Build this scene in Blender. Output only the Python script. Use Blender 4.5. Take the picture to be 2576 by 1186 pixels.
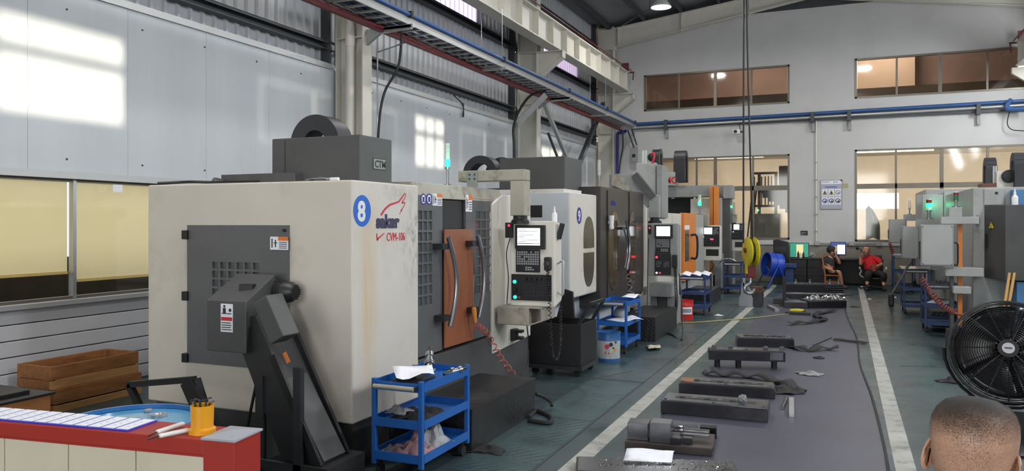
import bpy, bmesh, math, random
from mathutils import Vector, Matrix
random.seed(8)
for o in list(bpy.data.objects): bpy.data.objects.remove(o)
SC = bpy.context.scene; COL = SC.collection
# ---------------------------------------------------------------- camera, sky, sun, daylight, exposure
F = 1956.0; TH = math.radians(23.15); CH = 1.75; U0 = 1288.0; V0 = 561.0
cam = bpy.data.cameras.new('camera'); camo = bpy.data.objects.new('camera', cam); COL.objects.link(camo)
camo.location = (0, 0, CH); camo.rotation_euler = (math.pi/2, 0, TH)
cam.sensor_width = 36.0; cam.lens = 36.0*F/2576.0; cam.shift_y = (V0-593.0)/2576.0
cam.clip_start = 0.05; SC.camera = camo
W = bpy.data.worlds.new('sky'); SC.world = W; W.use_nodes = True
bgn = W.node_tree.nodes['Background']; bgn.inputs[0].default_value = (0.86, 0.92, 1.0, 1); bgn.inputs[1].default_value = 2.6
sun = bpy.data.lights.new('sun', 'SUN'); suno = bpy.data.objects.new('sun', sun); COL.objects.link(suno)
sun.energy = 6.5; sun.angle = 0.013; sun.color = (1.0, 0.9, 0.7)
suno.rotation_euler = Vector((-1, 0.12, -0.135)).to_track_quat('-Z', 'Y').to_euler()
def area(name, loc, direction, sx, sy, power, col):
    l = bpy.data.lights.new(name, 'AREA'); l.shape = 'RECTANGLE'; l.size = sx; l.size_y = sy; l.energy = power; l.color = col
    o = bpy.data.objects.new(name, l); COL.objects.link(o); o.location = loc
    o.rotation_euler = Vector(direction).to_track_quat('-Z', 'Z').to_euler(); return o
# area lamps as daylight: right hand windows, partly added for these lamps, and the open gate behind the camera
for i, yc in enumerate((2.5, 8.6, 14.6, 21.0)):
    area('added_window_light', (5.38, yc, 5.05), (-1, 0, -0.35), 3.6, 1.1, 520, (0.93, 0.96, 1.0))
area('daylight_gate', (-1.0, -6.2, 2.6), (0, 1, 0), 7.0, 4.6, 330, (1.0, 0.97, 0.93))
SC.view_settings.view_transform = 'Standard'; SC.view_settings.look = 'None'
SC.view_settings.gamma = 1.0; SC.view_settings.use_curve_mapping = False
SC.view_settings.exposure = 0.0
SC.cycles.max_bounces = 8; SC.cycles.caustics_reflective = False; SC.cycles.caustics_refractive = False
# ---------------------------------------------------------------- helpers
_s, _c = math.sin(TH), math.cos(TH)
def px(u, v, X=None, Y=None, Z=None, D=None):
    a = (u-U0)/F; b = -(v-V0)/F; r = (a*_c-_s, a*_s+_c, b)
    t = X/r[0] if X is not None else Y/r[1] if Y is not None else (Z-CH)/r[2] if Z is not None else D
    return Vector((r[0]*t, r[1]*t, CH+r[2]*t))
def RY(Y, u0, v0, u1, v1):            # rectangle on a plane of constant Y -> x0, x1, z0, z1
    um, vm = (u0+u1)/2, (v0+v1)/2
    return px(u0, vm, Y=Y).x, px(u1, vm, Y=Y).x, px(um, v1, Y=Y).z, px(um, v0, Y=Y).z
def RX(X, u0, v0, u1, v1):
    um, vm = (u0+u1)/2, (v0+v1)/2
    a, b = sorted((px(u0, vm, X=X).y, px(u1, vm, X=X).y))
    return a, b, px(um, v1, X=X).z, px(um, v0, X=X).z
def lin(h):
    h = h.lstrip('#'); v = [int(h[i:i+2], 16)/255 for i in (0, 2, 4)]
    return tuple(x/12.92 if x <= 0.04045 else ((x+0.055)/1.055)**2.4 for x in v)+(1.0,)
MATS = {}
def mat(name, col, rough=0.5, metal=0.0, var=0.0, vscale=3.0, dirt=0.0, dcol='#2a2622', dscale=2.0, bump=0.0, bscale=60.0,
        emit=0.0, ecol=None, alpha=1.0, trans=0.0, stretch=(1, 1, 1), coat=0.0, spec=0.5, dlow=0.52, dhigh=0.72):
    if name in MATS: return MATS[name]
    m = bpy.data.materials.new(name); m.use_nodes = True; nt = m.node_tree; N = nt.nodes; L = nt.links
    b = N['Principled BSDF']; base = lin(col)
    b.inputs['Base Color'].default_value = base; b.inputs['Roughness'].default_value = rough; b.inputs['Metallic'].default_value = metal
    b.inputs['Specular IOR Level'].default_value = spec; b.inputs['Coat Weight'].default_value = coat
    if alpha < 1: b.inputs['Alpha'].default_value = alpha
    if trans: b.inputs['Transmission Weight'].default_value = trans
    if emit:
        b.inputs['Emission Color'].default_value = lin(ecol or col); b.inputs['Emission Strength'].default_value = emit
    if var or dirt or bump:
        tc = N.new('ShaderNodeTexCoord'); mp = N.new('ShaderNodeMapping'); mp.inputs['Scale'].default_value = stretch
        L.new(tc.outputs['Object'], mp.inputs[0]); cur = None
        if var:
            n = N.new('ShaderNodeTexNoise'); n.inputs['Scale'].default_value = vscale; n.inputs['Detail'].default_value = 5; L.new(mp.outputs[0], n.inputs[0])
            r = N.new('ShaderNodeMapRange'); r.inputs[1].default_value = 0.3; r.inputs[2].default_value = 0.7
            r.inputs[3].default_value = 1-var; r.inputs[4].default_value = 1+var*0.5; L.new(n.outputs[0], r.inputs[0])
            h = N.new('ShaderNodeHueSaturation'); h.inputs['Color'].default_value = base; L.new(r.outputs[0], h.inputs['Value']); cur = h.outputs[0]
        if dirt:
            n = N.new('ShaderNodeTexNoise'); n.inputs['Scale'].default_value = dscale; n.inputs['Detail'].default_value = 9; n.inputs['Roughness'].default_value = 0.68; L.new(mp.outputs[0], n.inputs[0])
            r = N.new('ShaderNodeMapRange'); r.inputs[1].default_value = dlow; r.inputs[2].default_value = dhigh; r.inputs[3].default_value = 0; r.inputs[4].default_value = dirt; L.new(n.outputs[0], r.inputs[0])
            x = N.new('ShaderNodeMix'); x.data_type = 'RGBA'; L.new(r.outputs[0], x.inputs[0])
            if cur: L.new(cur, x.inputs[6])
            else: x.inputs[6].default_value = base
            x.inputs[7].default_value = lin(dcol); cur = x.outputs[2]
        if cur: L.new(cur, b.inputs['Base Color'])
        if bump:
            n = N.new('ShaderNodeTexNoise'); n.inputs['Scale'].default_value = bscale; n.inputs['Detail'].default_value = 4; L.new(mp.outputs[0], n.inputs[0])
            bp = N.new('ShaderNodeBump'); bp.inputs['Strength'].default_value = bump; bp.inputs['Distance'].default_value = 0.01; L.new(n.outputs[0], bp.inputs['Height']); L.new(bp.outputs[0], b.inputs['Normal'])
    MATS[name] = m; return m
def wloc(p):
    v = Vector((0, 0, 0))
    while p is not None: v += p.location; p = p.parent
    return v
class MB:
    def __init__(s): s.v = []; s.f = []
    def add(s, vs, fs):
        n = len(s.v); s.v += [tuple(x) for x in vs]; s.f += [tuple(i+n for i in f) for f in fs]; return s
    def box(s, x0, x1, y0, y1, z0, z1):
        return s.add([(x0,y0,z0),(x1,y0,z0),(x1,y1,z0),(x0,y1,z0),(x0,y0,z1),(x1,y0,z1),(x1,y1,z1),(x0,y1,z1)],
                     [(0,3,2,1),(4,5,6,7),(0,1,5,4),(1,2,6,5),(2,3,7,6),(3,0,4,7)])
    def cbox(s, c, sz): return s.box(c[0]-sz[0]/2, c[0]+sz[0]/2, c[1]-sz[1]/2, c[1]+sz[1]/2, c[2]-sz[2]/2, c[2]+sz[2]/2)
    def obox(s, c, sz, rot):          # rot: Matrix 3x3 or z angle
        R = rot if isinstance(rot, Matrix) else Matrix.Rotation(rot, 3, 'Z')
        t = MB().cbox((0,0,0), sz); c = Vector(c)
        return s.add([c+R@Vector(p) for p in t.v], t.f)
    def bar(s, p, q, w, h=None, up=(0,0,1)):  # square bar p->q
        p = Vector(p); q = Vector(q); h = h or w; d = (q-p); L = d.length; d.normalize(); u = Vector(up)
        if abs(d.dot(u)) > 0.99: u = Vector((0,1,0))
        a = d.cross(u).normalized(); b = a.cross(d)
        R = Matrix((a, d, b)).transposed(); return s.obox((p+q)/2, (w, L, h), R)
    def cyl(s, p, q, r, r2=None, n=14, cap=True):
        p = Vector(p); q = Vector(q); r2 = r if r2 is None else r2; d = (q-p).normalized(); u = Vector((0,0,1)) if abs(d.z) < 0.95 else Vector((1,0,0))
        a = d.cross(u).normalized(); b = d.cross(a); vs = []
        for k in range(n):
            t = 2*math.pi*k/n; e = a*math.cos(t)+b*math.sin(t); vs += [p+e*r, q+e*r2]
        fs = [(2*k, 2*((k+1) % n), 2*((k+1) % n)+1, 2*k+1) for k in range(n)]
        if cap: fs += [tuple(2*k for k in range(n))[::-1], tuple(2*k+1 for k in range(n))]
        return s.add(vs, fs)
    def tube(s, pts, r, n=8, closed=False):
        pts = [Vector(p) for p in pts]; m = len(pts); vs = []; fs = []; prev = None
        for i, p in enumerate(pts):
            d = (pts[(i+1) % m]-pts[i-1]) if closed else (pts[min(i+1, m-1)]-pts[max(i-1, 0)])
            d.normalize()
            if prev is None:
                u = Vector((0,0,1)) if abs(d.z) < 0.9 else Vector((1,0,0)); a = d.cross(u).normalized()
            else:
                a = (prev-d*prev.dot(d)); a = a.normalized() if a.length > 1e-6 else d.orthogonal().normalized()
            prev = a; b = d.cross(a); rr = r[i] if isinstance(r, (list, tuple)) else r
            vs += [p+(a*math.cos(2*math.pi*k/n)+b*math.sin(2*math.pi*k/n))*rr for k in range(n)]
        for i in range(m if closed else m-1):
            j = (i+1) % m
            fs += [(i*n+k, i*n+(k+1) % n, j*n+(k+1) % n, j*n+k) for k in range(n)]
        if not closed: fs += [tuple(range(n))[::-1], tuple((m-1)*n+k for k in range(n))]
        return s.add(vs, fs)
    def prism(s, ax, pts, a0, a1):
        n = len(pts)
        def w(p, a): return (a, p[0], p[1]) if ax == 'X' else (p[0], a, p[1]) if ax == 'Y' else (p[0], p[1], a)
        vs = [w(p, a0) for p in pts]+[w(p, a1) for p in pts]
        return s.add(vs, [tuple(range(n)), tuple(range(2*n-1, n-1, -1))]+[(i, (i+1) % n, n+(i+1) % n, n+i) for i in range(n)])
    def lathe(s, prof, c, n=24, ax='Z', cap=True):
        c = Vector(c); vs = []; m = len(prof)
        for k in range(n):
            t = 2*math.pi*k/n; ca, sa = math.cos(t), math.sin(t)
            for r, z in prof:
                vs.append(c+Vector((r*ca, r*sa, z) if ax == 'Z' else (z, r*ca, r*sa) if ax == 'X' else (r*sa, z, r*ca)))
        fs = [(k*m+i, ((k+1) % n)*m+i, ((k+1) % n)*m+i+1, k*m+i+1) for k in range(n) for i in range(m-1)]
        if cap:
            if prof[0][0] > 1e-6: fs.append(tuple(k*m for k in range(n))[::-1])
            if prof[-1][0] > 1e-6: fs.append(tuple(k*m+m-1 for k in range(n)))
        return s.add(vs, fs)
    def sphere(s, c, r, n=12, m=8):
        rr = r if isinstance(r, (tuple, list)) else (r, r, r); c = Vector(c); vs = []
        for i in range(m+1):
            a = math.pi*i/m
            for k in range(n):
                t = 2*math.pi*k/n; vs.append(c+Vector((rr[0]*math.sin(a)*math.cos(t), rr[1]*math.sin(a)*math.sin(t), rr[2]*math.cos(a))))
        return s.add(vs, [(i*n+k, (i+1)*n+k, (i+1)*n+(k+1) % n, i*n+(k+1) % n) for i in range(m) for k in range(n)])
    def quad(s, a, b, c, d): return s.add([a, b, c, d], [(0,1,2,3)])
    def grid(s, P, nu, nv):            # P(i,j)->point, open surface
        return s.add([P(i, j) for i in range(nu+1) for j in range(nv+1)],
                     [(i*(nv+1)+j, (i+1)*(nv+1)+j, (i+1)*(nv+1)+j+1, i*(nv+1)+j+1) for i in range(nu) for j in range(nv)])
    def to(s, name, m, parent=None, bevel=0.0, smooth=False, kind=None, label=None, solid=0.0, sub=0):
        me = bpy.data.meshes.new(name); o = bpy.data.objects.new(name, me); COL.objects.link(o)
        off = wloc(parent); me.from_pydata([tuple(Vector(v)-off) for v in s.v], [], s.f)
        bm = bmesh.new(); bm.from_mesh(me); bmesh.ops.remove_doubles(bm, verts=bm.verts, dist=1e-6) if smooth else None
        bmesh.ops.recalc_face_normals(bm, faces=bm.faces); bm.to_mesh(me); bm.free()
        me.materials.append(MATS[m] if isinstance(m, str) else m)
        if smooth:
            me.polygons.foreach_set('use_smooth', [True]*len(me.polygons)); me.set_sharp_from_angle(angle=math.radians(40))
        if parent is not None: o.parent = parent
        if solid:
            d = o.modifiers.new('solid', 'SOLIDIFY'); d.thickness = solid; d.offset = 0
        if sub:
            d = o.modifiers.new('sub', 'SUBSURF'); d.levels = sub; d.render_levels = sub
        if bevel:
            d = o.modifiers.new('bevel', 'BEVEL'); d.width = bevel; d.segments = 2; d.limit_method = 'ANGLE'
        if kind: o['kind'] = kind
        if label: o['label'] = label
        return o
def tag(o, label, cat, group=None):
    o['label'] = label; o['category'] = cat
    if group: o['group'] = group
    return o
def root(name, label, cat, loc=(0, 0, 0), group=None):
    o = bpy.data.objects.new(name, None); COL.objects.link(o); o.location = loc; o.empty_display_size = 0.1
    return tag(o, label, cat, group)
def one(name, mb, m, label, cat, group=None, **k):      # thing that is a single mesh, origin at its base
    xs = [v[0] for v in mb.v]; ys = [v[1] for v in mb.v]; z = min(v[2] for v in mb.v)
    c = Vector(((min(xs)+max(xs))/2, (min(ys)+max(ys))/2, z)); mb.v = [tuple(Vector(v)-c) for v in mb.v]
    o = mb.to(name, m, None, **k); o.location = c; return tag(o, label, cat, group)
def struct(name, mb, m, **k): return mb.to(name, m, None, kind='structure', **k)
def copy_tree(o, parent=None):
    c = o.copy(); COL.objects.link(c); c.parent = parent
    for ch in list(o.children): copy_tree(ch, c)
    return c
def alike(o, parent, off):             # copy of one piece, sharing its mesh
    c = o.copy(); COL.objects.link(c); c.parent = parent; c.location = o.location+Vector(off); return c
_txt = {}
def text_mb(body, size, face, a, b, plane, t=0.0015, sx=1.0, align='LEFT', bold=0.0, shear=0.0):
    """flat lettering as mesh on a plane: face '+X' (a=y) '-X' or '-Y' (a=x)"""
    cu = bpy.data.curves.new('lettering', 'FONT'); cu.body = body; cu.size = size; cu.extrude = t; cu.offset = bold; cu.align_x = align; cu.shear = shear; cu.resolution_u = 3
    ob = bpy.data.objects.new('lettering_source', cu); COL.objects.link(ob)
    dg = bpy.context.evaluated_depsgraph_get(); me = bpy.data.meshes.new_from_object(ob.evaluated_get(dg))
    mb = MB(); vs = []
    for v in me.vertices:
        x, y, z = v.co; x *= sx
        vs.append((plane+z, a+x, b+y) if face == '+X' else (plane-z, a-x, b+y) if face == '-X' else (a+x, plane-z, b+y))
    mb.add(vs, [tuple(p.vertices) for p in me.polygons])
    bpy.data.objects.remove(ob); bpy.data.curves.remove(cu); bpy.data.meshes.remove(me); return mb
def rrect(x0, x1, z0, z1, r, n=5):
    pts = []
    for cx, cz, a0 in ((x1-r, z1-r, 0), (x0+r, z1-r, 90), (x0+r, z0+r, 180), (x1-r, z0+r, 270)):
        for k in range(n+1):
            t = math.radians(a0+90*k/n); pts.append((cx+r*math.cos(t), cz+r*math.sin(t)))
    return pts
def circ(cx, cz, rx, rz=None, n=28, a0=0, a1=360):
    rz = rz or rx; full = abs(a1-a0) >= 360
    return [(cx+rx*math.cos(math.radians(a0+(a1-a0)*k/(n if full else n-1))), cz+rz*math.sin(math.radians(a0+(a1-a0)*k/(n if full else n-1)))) for k in range(n)]
def spline(pts, n=8):                  # Catmull-Rom through points
    P = [Vector(p) for p in pts]; P = [P[0]*2-P[1]]+P+[P[-1]*2-P[-2]]; out = []
    for i in range(1, len(P)-2):
        a, b, c, d = P[i-1:i+3]
        for k in range(n):
            t = k/n; out.append(0.5*((2*b)+(c-a)*t+(2*a-5*b+4*c-d)*t*t+(3*b-a-3*c+d)*t**3))
    return out+[P[-2]]
def coil(pts, r, turns, n=10):         # helix following a polyline
    path = spline(pts, 12); m = len(path); out = []; T = turns*n
    for k in range(T+1):
        f = k/T*(m-1); i = min(int(f), m-2); p = path[i].lerp(path[i+1], f-i); d = (path[i+1]-path[i]).normalized()
        a = d.cross(Vector((0.3, 0.9, 0.1))).normalized(); b = d.cross(a); t = 2*math.pi*k/n
        out.append(p+(a*math.cos(t)+b*math.sin(t))*r)
    return out
# ---------------------------------------------------------------- materials
mat('cream', '#cdc7bc', 0.42, var=0.05, vscale=1.5, dirt=0.5, dcol='#a0917a', dscale=1.1)
mat('white_paint', '#d6d2c8', 0.42, var=0.05, dirt=0.5, dcol='#8f8470', dscale=1.6)
mat('blue_white', '#c6ccd2', 0.4, var=0.04, dirt=0.2, dcol='#8b8d8c')
mat('grimy', '#a59f92', 0.5, var=0.12, vscale=4, dirt=0.85, dcol='#3a342b', dscale=4.5)
mat('grey_paint', '#8f9291', 0.45, var=0.08, dirt=0.5, dcol='#5a5853')
mat('lgrey_paint', '#a6a8a6', 0.45, var=0.06, dirt=0.4, dcol='#6e6b66')
mat('charcoal', '#4c4d4d', 0.5, var=0.12, vscale=2.5, dirt=0.3, dcol='#2a2a29')
mat('door_grey', '#5d5f61', 0.38, var=0.12, dirt=0.35, dcol='#3a3937', dscale=3)
mat('dark_steel', '#343436', 0.42, 0.2, var=0.2, vscale=6, dirt=0.4, dcol='#161616')
mat('black', '#17171a', 0.5, var=0.15)
mat('pane_grey', '#54575a', 0.22, var=0.25, vscale=5)
mat('black_gloss', '#101014', 0.22)
mat('rubber', '#1b1b1e', 0.75, bump=0.1)
mat('steel', '#9a9ca0', 0.28, 0.9, var=0.15, dirt=0.3, dcol='#3c3c3e', dscale=6)
mat('chrome', '#d0d2d4', 0.12, 1.0)
mat('mach_steel', '#85868a', 0.24, 0.85, var=0.2, vscale=5, dirt=0.55, dcol='#29292c', dscale=3.5)
mat('dull_steel', '#3b3b40', 0.3, 0.55, var=0.22, vscale=5, dirt=0.6, dcol='#1f1f22', dscale=4)
mat('alu', '#b9bbbb', 0.35, 0.7, var=0.06)
mat('window_alu', '#746e63', 0.4, 0.5, var=0.1)
mat('orange', '#e08433', 0.4, var=0.06, dirt=0.25, dcol='#8a5528')
mat('blue', '#1d5fae', 0.4, var=0.12, vscale=5, dirt=0.35, dcol='#152c56', dscale=5)
mat('navy', '#28406e', 0.45, var=0.15, dirt=0.4, dcol='#131d33', dscale=5)
mat('red', '#c2261f', 0.38, var=0.08, dirt=0.2, dcol='#6a1a14')
mat('rail_red', '#9f291d', 0.42, var=0.06, dirt=0.2, dcol='#7d3524', dscale=4)
mat('dark_red', '#6a2228', 0.5, var=0.15)
mat('yellow', '#c9bb1c', 0.45, var=0.08, dirt=0.45, dcol='#4a4312', dscale=5)
mat('cup_yellow', '#dd9a1d', 0.35, var=0.05)
mat('paper', '#e6e8ee', 0.7)
mat('print_grey', '#8b8f96', 0.7); mat('print_dark', '#2c2c33', 0.6); mat('print_red', '#c0303c', 0.5); mat('print_blue', '#1f63c2', 0.45)
mat('logo_blue', '#2f2a86', 0.5); mat('logo_navy', '#3a3557', 0.5); mat('logo_red', '#c23247', 0.5); mat('sticker_orange', '#e07a35', 0.5); mat('warn_yellow', '#e6cf2a', 0.5)
mat('white', '#e4e4e2', 0.45)
mat('wood_crate', '#99653a', 0.65, var=0.25, vscale=4, dirt=0.5, dcol='#3e2614', dscale=3, stretch=(6, 1, 6), bump=0.15, bscale=20)
mat('wood_pale', '#bb8c58', 0.65, var=0.25, vscale=4, dirt=0.45, dcol='#54361c', dscale=3, stretch=(6, 1, 6))
mat('copper_board', '#8d5336', 0.5, var=0.18, vscale=5, dirt=0.45, dcol='#7a3f22', dscale=2.5, stretch=(1, 3, 0.8))
mat('chair_wood', '#9a5a2c', 0.45, var=0.15)
mat('bamboo', '#c59a58', 0.5, var=0.15)
mat('hose_red', '#b0564a', 0.4); mat('hose_orange', '#d1873e', 0.4)
mat('cloth_dark', '#2b2a2c', 0.9, var=0.2); mat('cloth_grey', '#8d8f90', 0.9, var=0.25, vscale=12, dirt=0.4, dcol='#4a4644', dscale=8)
mat('screen', '#e8ecec', 0.3, emit=2.2, ecol='#e9eeee')
mat('led_green', '#20ff90', 0.3, emit=6, ecol='#17e27a'); mat('led_red', '#ff3040', 0.3, emit=7, ecol='#ff2038'); mat('led_cyan', '#30d8b0', 0.3, emit=2.0, ecol='#2ad0a8')
mat('led_off', '#7a2a26', 0.25); mat('led_off_green', '#2a6a48', 0.25)
mat('skin', '#b98566', 0.5, var=0.06, vscale=20); mat('hair', '#191513', 0.7, bump=0.3, bscale=200)
mat('shirt_red', '#d8202a', 0.85, var=0.08); mat('shirt_black', '#2a2627', 0.85, var=0.1); mat('trousers', '#2a2623', 0.85, var=0.1)
mat('clear_plastic', '#dfe8e4', 0.15, alpha=0.55); mat('drag_chain', '#2a2b30', 0.5, var=0.1)
mat('pvc', '#d8d4c8', 0.4, var=0.04); mat('key', '#8d8f92', 0.5); mat('grille', '#141416', 0.35)
mat('girder', '#d0cdc2', 0.45, var=0.05, dirt=0.25, dcol='#9b937a')
mat('dark_girt', '#3f4347', 0.5, 0.2, var=0.1)
def glassm(name, tint, gloss=0.12, dark=0.75):
    m = bpy.data.materials.new(name); m.use_nodes = True; nt = m.node_tree; N = nt.nodes; N.remove(N['Principled BSDF'])
    t = N.new('ShaderNodeBsdfTransparent'); t.inputs[0].default_value = lin(tint); g = N.new('ShaderNodeBsdfGlossy'); g.inputs['Roughness'].default_value = 0.06
    x = N.new('ShaderNodeMixShader'); x.inputs[0].default_value = gloss
    nt.links.new(t.outputs[0], x.inputs[1]); nt.links.new(g.outputs[0], x.inputs[2]); nt.links.new(x.outputs[0], N['Material Output'].inputs[0]); MATS[name] = m
glassm('glass', '#f0eee8', 0.06); glassm('glass_brown', '#d2c8c0', 0.05); glassm('glass_dark', '#5a5148', 0.1); glassm('glass_pane', '#6b6e70', 0.15)
def translm(name, col, trans=0.5, direct=0.0):
    m = bpy.data.materials.new(name); m.use_nodes = True; nt = m.node_tree; N = nt.nodes; N.remove(N['Principled BSDF'])
    d = N.new('ShaderNodeBsdfDiffuse'); d.inputs[0].default_value = lin(col); t = N.new('ShaderNodeBsdfTranslucent'); t.inputs[0].default_value = lin(col)
    x = N.new('ShaderNodeMixShader'); x.inputs[0].default_value = trans
    nt.links.new(d.outputs[0], x.inputs[1]); nt.links.new(t.outputs[0], x.inputs[2]); out = x.outputs[0]
    if direct:
        p = N.new('ShaderNodeBsdfTransparent'); p.inputs[0].default_value = lin(col); y = N.new('ShaderNodeMixShader'); y.inputs[0].default_value = direct
        nt.links.new(out, y.inputs[1]); nt.links.new(p.outputs[0], y.inputs[2]); out = y.outputs[0]
    nt.links.new(out, N['Material Output'].inputs[0]); MATS[name] = m
translm('blind', '#efe0b4', 0.62); translm('skylight', '#f0dcf2', 0.6, 0.35); translm('frosted', '#e6eaee', 0.6)
# ================================================================ the hall
XL, YB, XR, YF = -7.3, 24.3, 5.4, -6.5        # left wall, back wall, right wall, gate wall
def roofz(x): return 8.1+0.125*(x-XL) if x < -0.9 else 8.1+0.125*(-0.9-XL)-0.125*(x+0.9)
def floorm():
    m = bpy.data.materials.new('painted_floor'); m.use_nodes = True; nt = m.node_tree; N = nt.nodes; L = nt.links; b = N['Principled BSDF']
    tc = N.new('ShaderNodeTexCoord')
    def noise(sc, det=6, rough=0.6, st=(1, 1, 1)):
        mp = N.new('ShaderNodeMapping'); mp.inputs['Scale'].default_value = st; L.new(tc.outputs['Object'], mp.inputs[0])
        n = N.new('ShaderNodeTexNoise'); n.inputs['Scale'].default_value = sc; n.inputs['Detail'].default_value = det; n.inputs['Roughness'].default_value = rough; L.new(mp.outputs[0], n.inputs[0]); return n.outputs[0]
    def mix(f, a, c2, lo, hi, amt=1.0):
        r = N.new('ShaderNodeMapRange'); r.inputs[1].default_value = lo; r.inputs[2].default_value = hi; r.inputs[4].default_value = amt; L.new(f, r.inputs[0])
        x = N.new('ShaderNodeMix'); x.data_type = 'RGBA'; L.new(r.outputs[0], x.inputs[0])
        if isinstance(a, str): x.inputs[6].default_value = lin(a)
        else: L.new(a, x.inputs[6])
        x.inputs[7].default_value = lin(c2); return x.outputs[2]
    c1 = mix(noise(0.5), '#354a4b', '#394449', 0.35, 0.65)
    c1 = mix(noise(0.9, 8, 0.7), c1, '#2f3a3b', 0.5, 0.75, 0.85)
    c1 = mix(noise(3.5, 10, 0.75, (1, 0.5, 1)), c1, '#252b2c', 0.55, 0.72, 0.6)
    c1 = mix(noise(14, 3, 0.6), c1, '#a8b2ae', 0.735, 0.75, 0.5)
    L.new(c1, b.inputs['Base Color'])
    r = N.new('ShaderNodeMapRange'); r.inputs[1].default_value = 0.3; r.inputs[2].default_value = 0.7; r.inputs[3].default_value = 0.22; r.inputs[4].default_value = 0.5; L.new(noise(1.3), r.inputs[0]); L.new(r.outputs[0], b.inputs['Roughness'])
    MATS['painted_floor'] = m
floorm()
mat('mat_floor', '#434452', 0.42, var=0.15, vscale=1.2, dirt=0.5, dcol='#33333a', dscale=2.2, bump=0.04, bscale=30)
mat('mat_edge', '#1d1d20', 0.6)
mat('stripe', '#a4a49e', 0.5, var=0.15, vscale=4, dirt=0.6, dcol='#5f6462', dscale=5, dlow=0.5, dhigh=0.62)
def checker_plate(name, col, sc=26.0, metal=0.3, rough=0.42):
    m = mat(name, col, rough, metal, var=0.2, vscale=2, dirt=0.5, dcol='#15171a', dscale=3); nt = m.node_tree; N = nt.nodes; L = nt.links; b = N['Principled BSDF']
    tc = N.new('ShaderNodeTexCoord'); mp = N.new('ShaderNodeMapping'); mp.inputs['Rotation'].default_value = (0.6, 0.6, math.radians(45)); L.new(tc.outputs['Object'], mp.inputs[0])
    v = N.new('ShaderNodeTexVoronoi'); v.inputs['Scale'].default_value = sc; v.inputs['Randomness'].default_value = 0.0; L.new(mp.outputs[0], v.inputs['Vector'])
    bp = N.new('ShaderNodeBump'); bp.inputs['Strength'].default_value = 0.4; bp.inputs['Distance'].default_value = 0.01; bp.invert = True; L.new(v.outputs['Distance'], bp.inputs['Height']); L.new(bp.outputs[0], b.inputs['Normal'])
checker_plate('tread_black', '#2b2b2d', 22); checker_plate('tread_green', '#4b6062', 20, 0.35, 0.35)
mat('plaster', '#c0c0be', 0.75, var=0.05, vscale=1.2, dirt=0.2, dcol='#8e8c88', dscale=0.9)
mat('dado', '#8c867c', 0.7, var=0.1, dirt=0.3, dcol='#6a645b')
mat('panel_white', '#c0c5ca', 0.38, var=0.05, vscale=0.7, stretch=(6, 6, 0.4))
mat('siding', '#b2b5b9', 0.42, 0.1, var=0.06, vscale=1.5, stretch=(4, 4, 0.4))
mat('plank_white', '#bcbdc1', 0.45, var=0.05); mat('roof_metal', '#8a8e90', 0.5, 0.3, var=0.06)
mat('trim_alu', '#b6b8b8', 0.35, 0.4); mat('asphalt', '#3a332c', 0.9, var=0.3)
fl = struct('floor', MB().box(XL-0.3, XR+0.3, YF-6, YB+12, -0.12, 0.0), 'painted_floor')
struct('exterior_wall', MB().box(XL-1.2, XL-1.0, YF, 12, -0.02, 1.35), 'asphalt'); struct('exterior_ground', MB().box(XL-9, XL-0.3, YF-6, 40, -0.2, -0.02), 'asphalt')
# stripes, mat, seams, tread plates : pieces of the floor
for xc in (-1.79, 0.4):
    MB().box(xc-0.068, xc+0.068, 2.0, 23.0, 0.0, 0.0018).to('floor_stripe', 'stripe', fl)
MB().prism('Z', [(-1.5, 3.3), (0.2, 3.3), (0.27, 6.0), (0.24, 8.5), (0.16, 10.5), (0.15, 13.0), (0.02, 16.0), (-0.1, 21.6), (-1.45, 21.6), (-1.5, 12)], 0.0, 0.006).to('floor_mat', 'mat_floor', fl, label='dark grey mat along the aisle')
e = [(0.2, 3.3), (0.27, 6.0), (0.24, 8.5), (0.16, 10.5), (0.15, 13.0), (0.02, 16.0), (-0.1, 21.6)]
MB().tube(spline([(x+0.015, y, 0.004) for x, y in e], 5), 0.012, 5).to('mat_rim', 'mat_edge', fl)
sm = MB()
for p, q in (((-2.02, 3.5), (-2.02, 23)), ((-2.62, 8.4), (-2.02, 8.4)), ((-2.6, 12.5), (-2.02, 12.5)), ((0.62, 10.6), (1.4, 10.75)), ((1.25, 6.9), (1.25, 8.1)), ((-0.35, 10.4), (0.16, 10.4)), ((-0.3, 14.0), (0.1, 14.05)), ((-2.62, 8.25), (-2.3, 9.0))):
    sm.bar((*p, 0.0005), (*q, 0.0005), 0.012, 0.003)
sm.to('floor_seam', 'mat_edge', fl, kind='stuff')
for x0, x1, y0, y1 in ((-2.6, -2.04, 4.9, 6.55), (-2.6, -2.04, 6.56, 8.3), (-2.6, -2.04, 3.4, 4.89)):
    MB().box(x0, x1, y0, y1, 0.0, 0.004).to('tread_plate', 'tread_green', fl)
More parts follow.
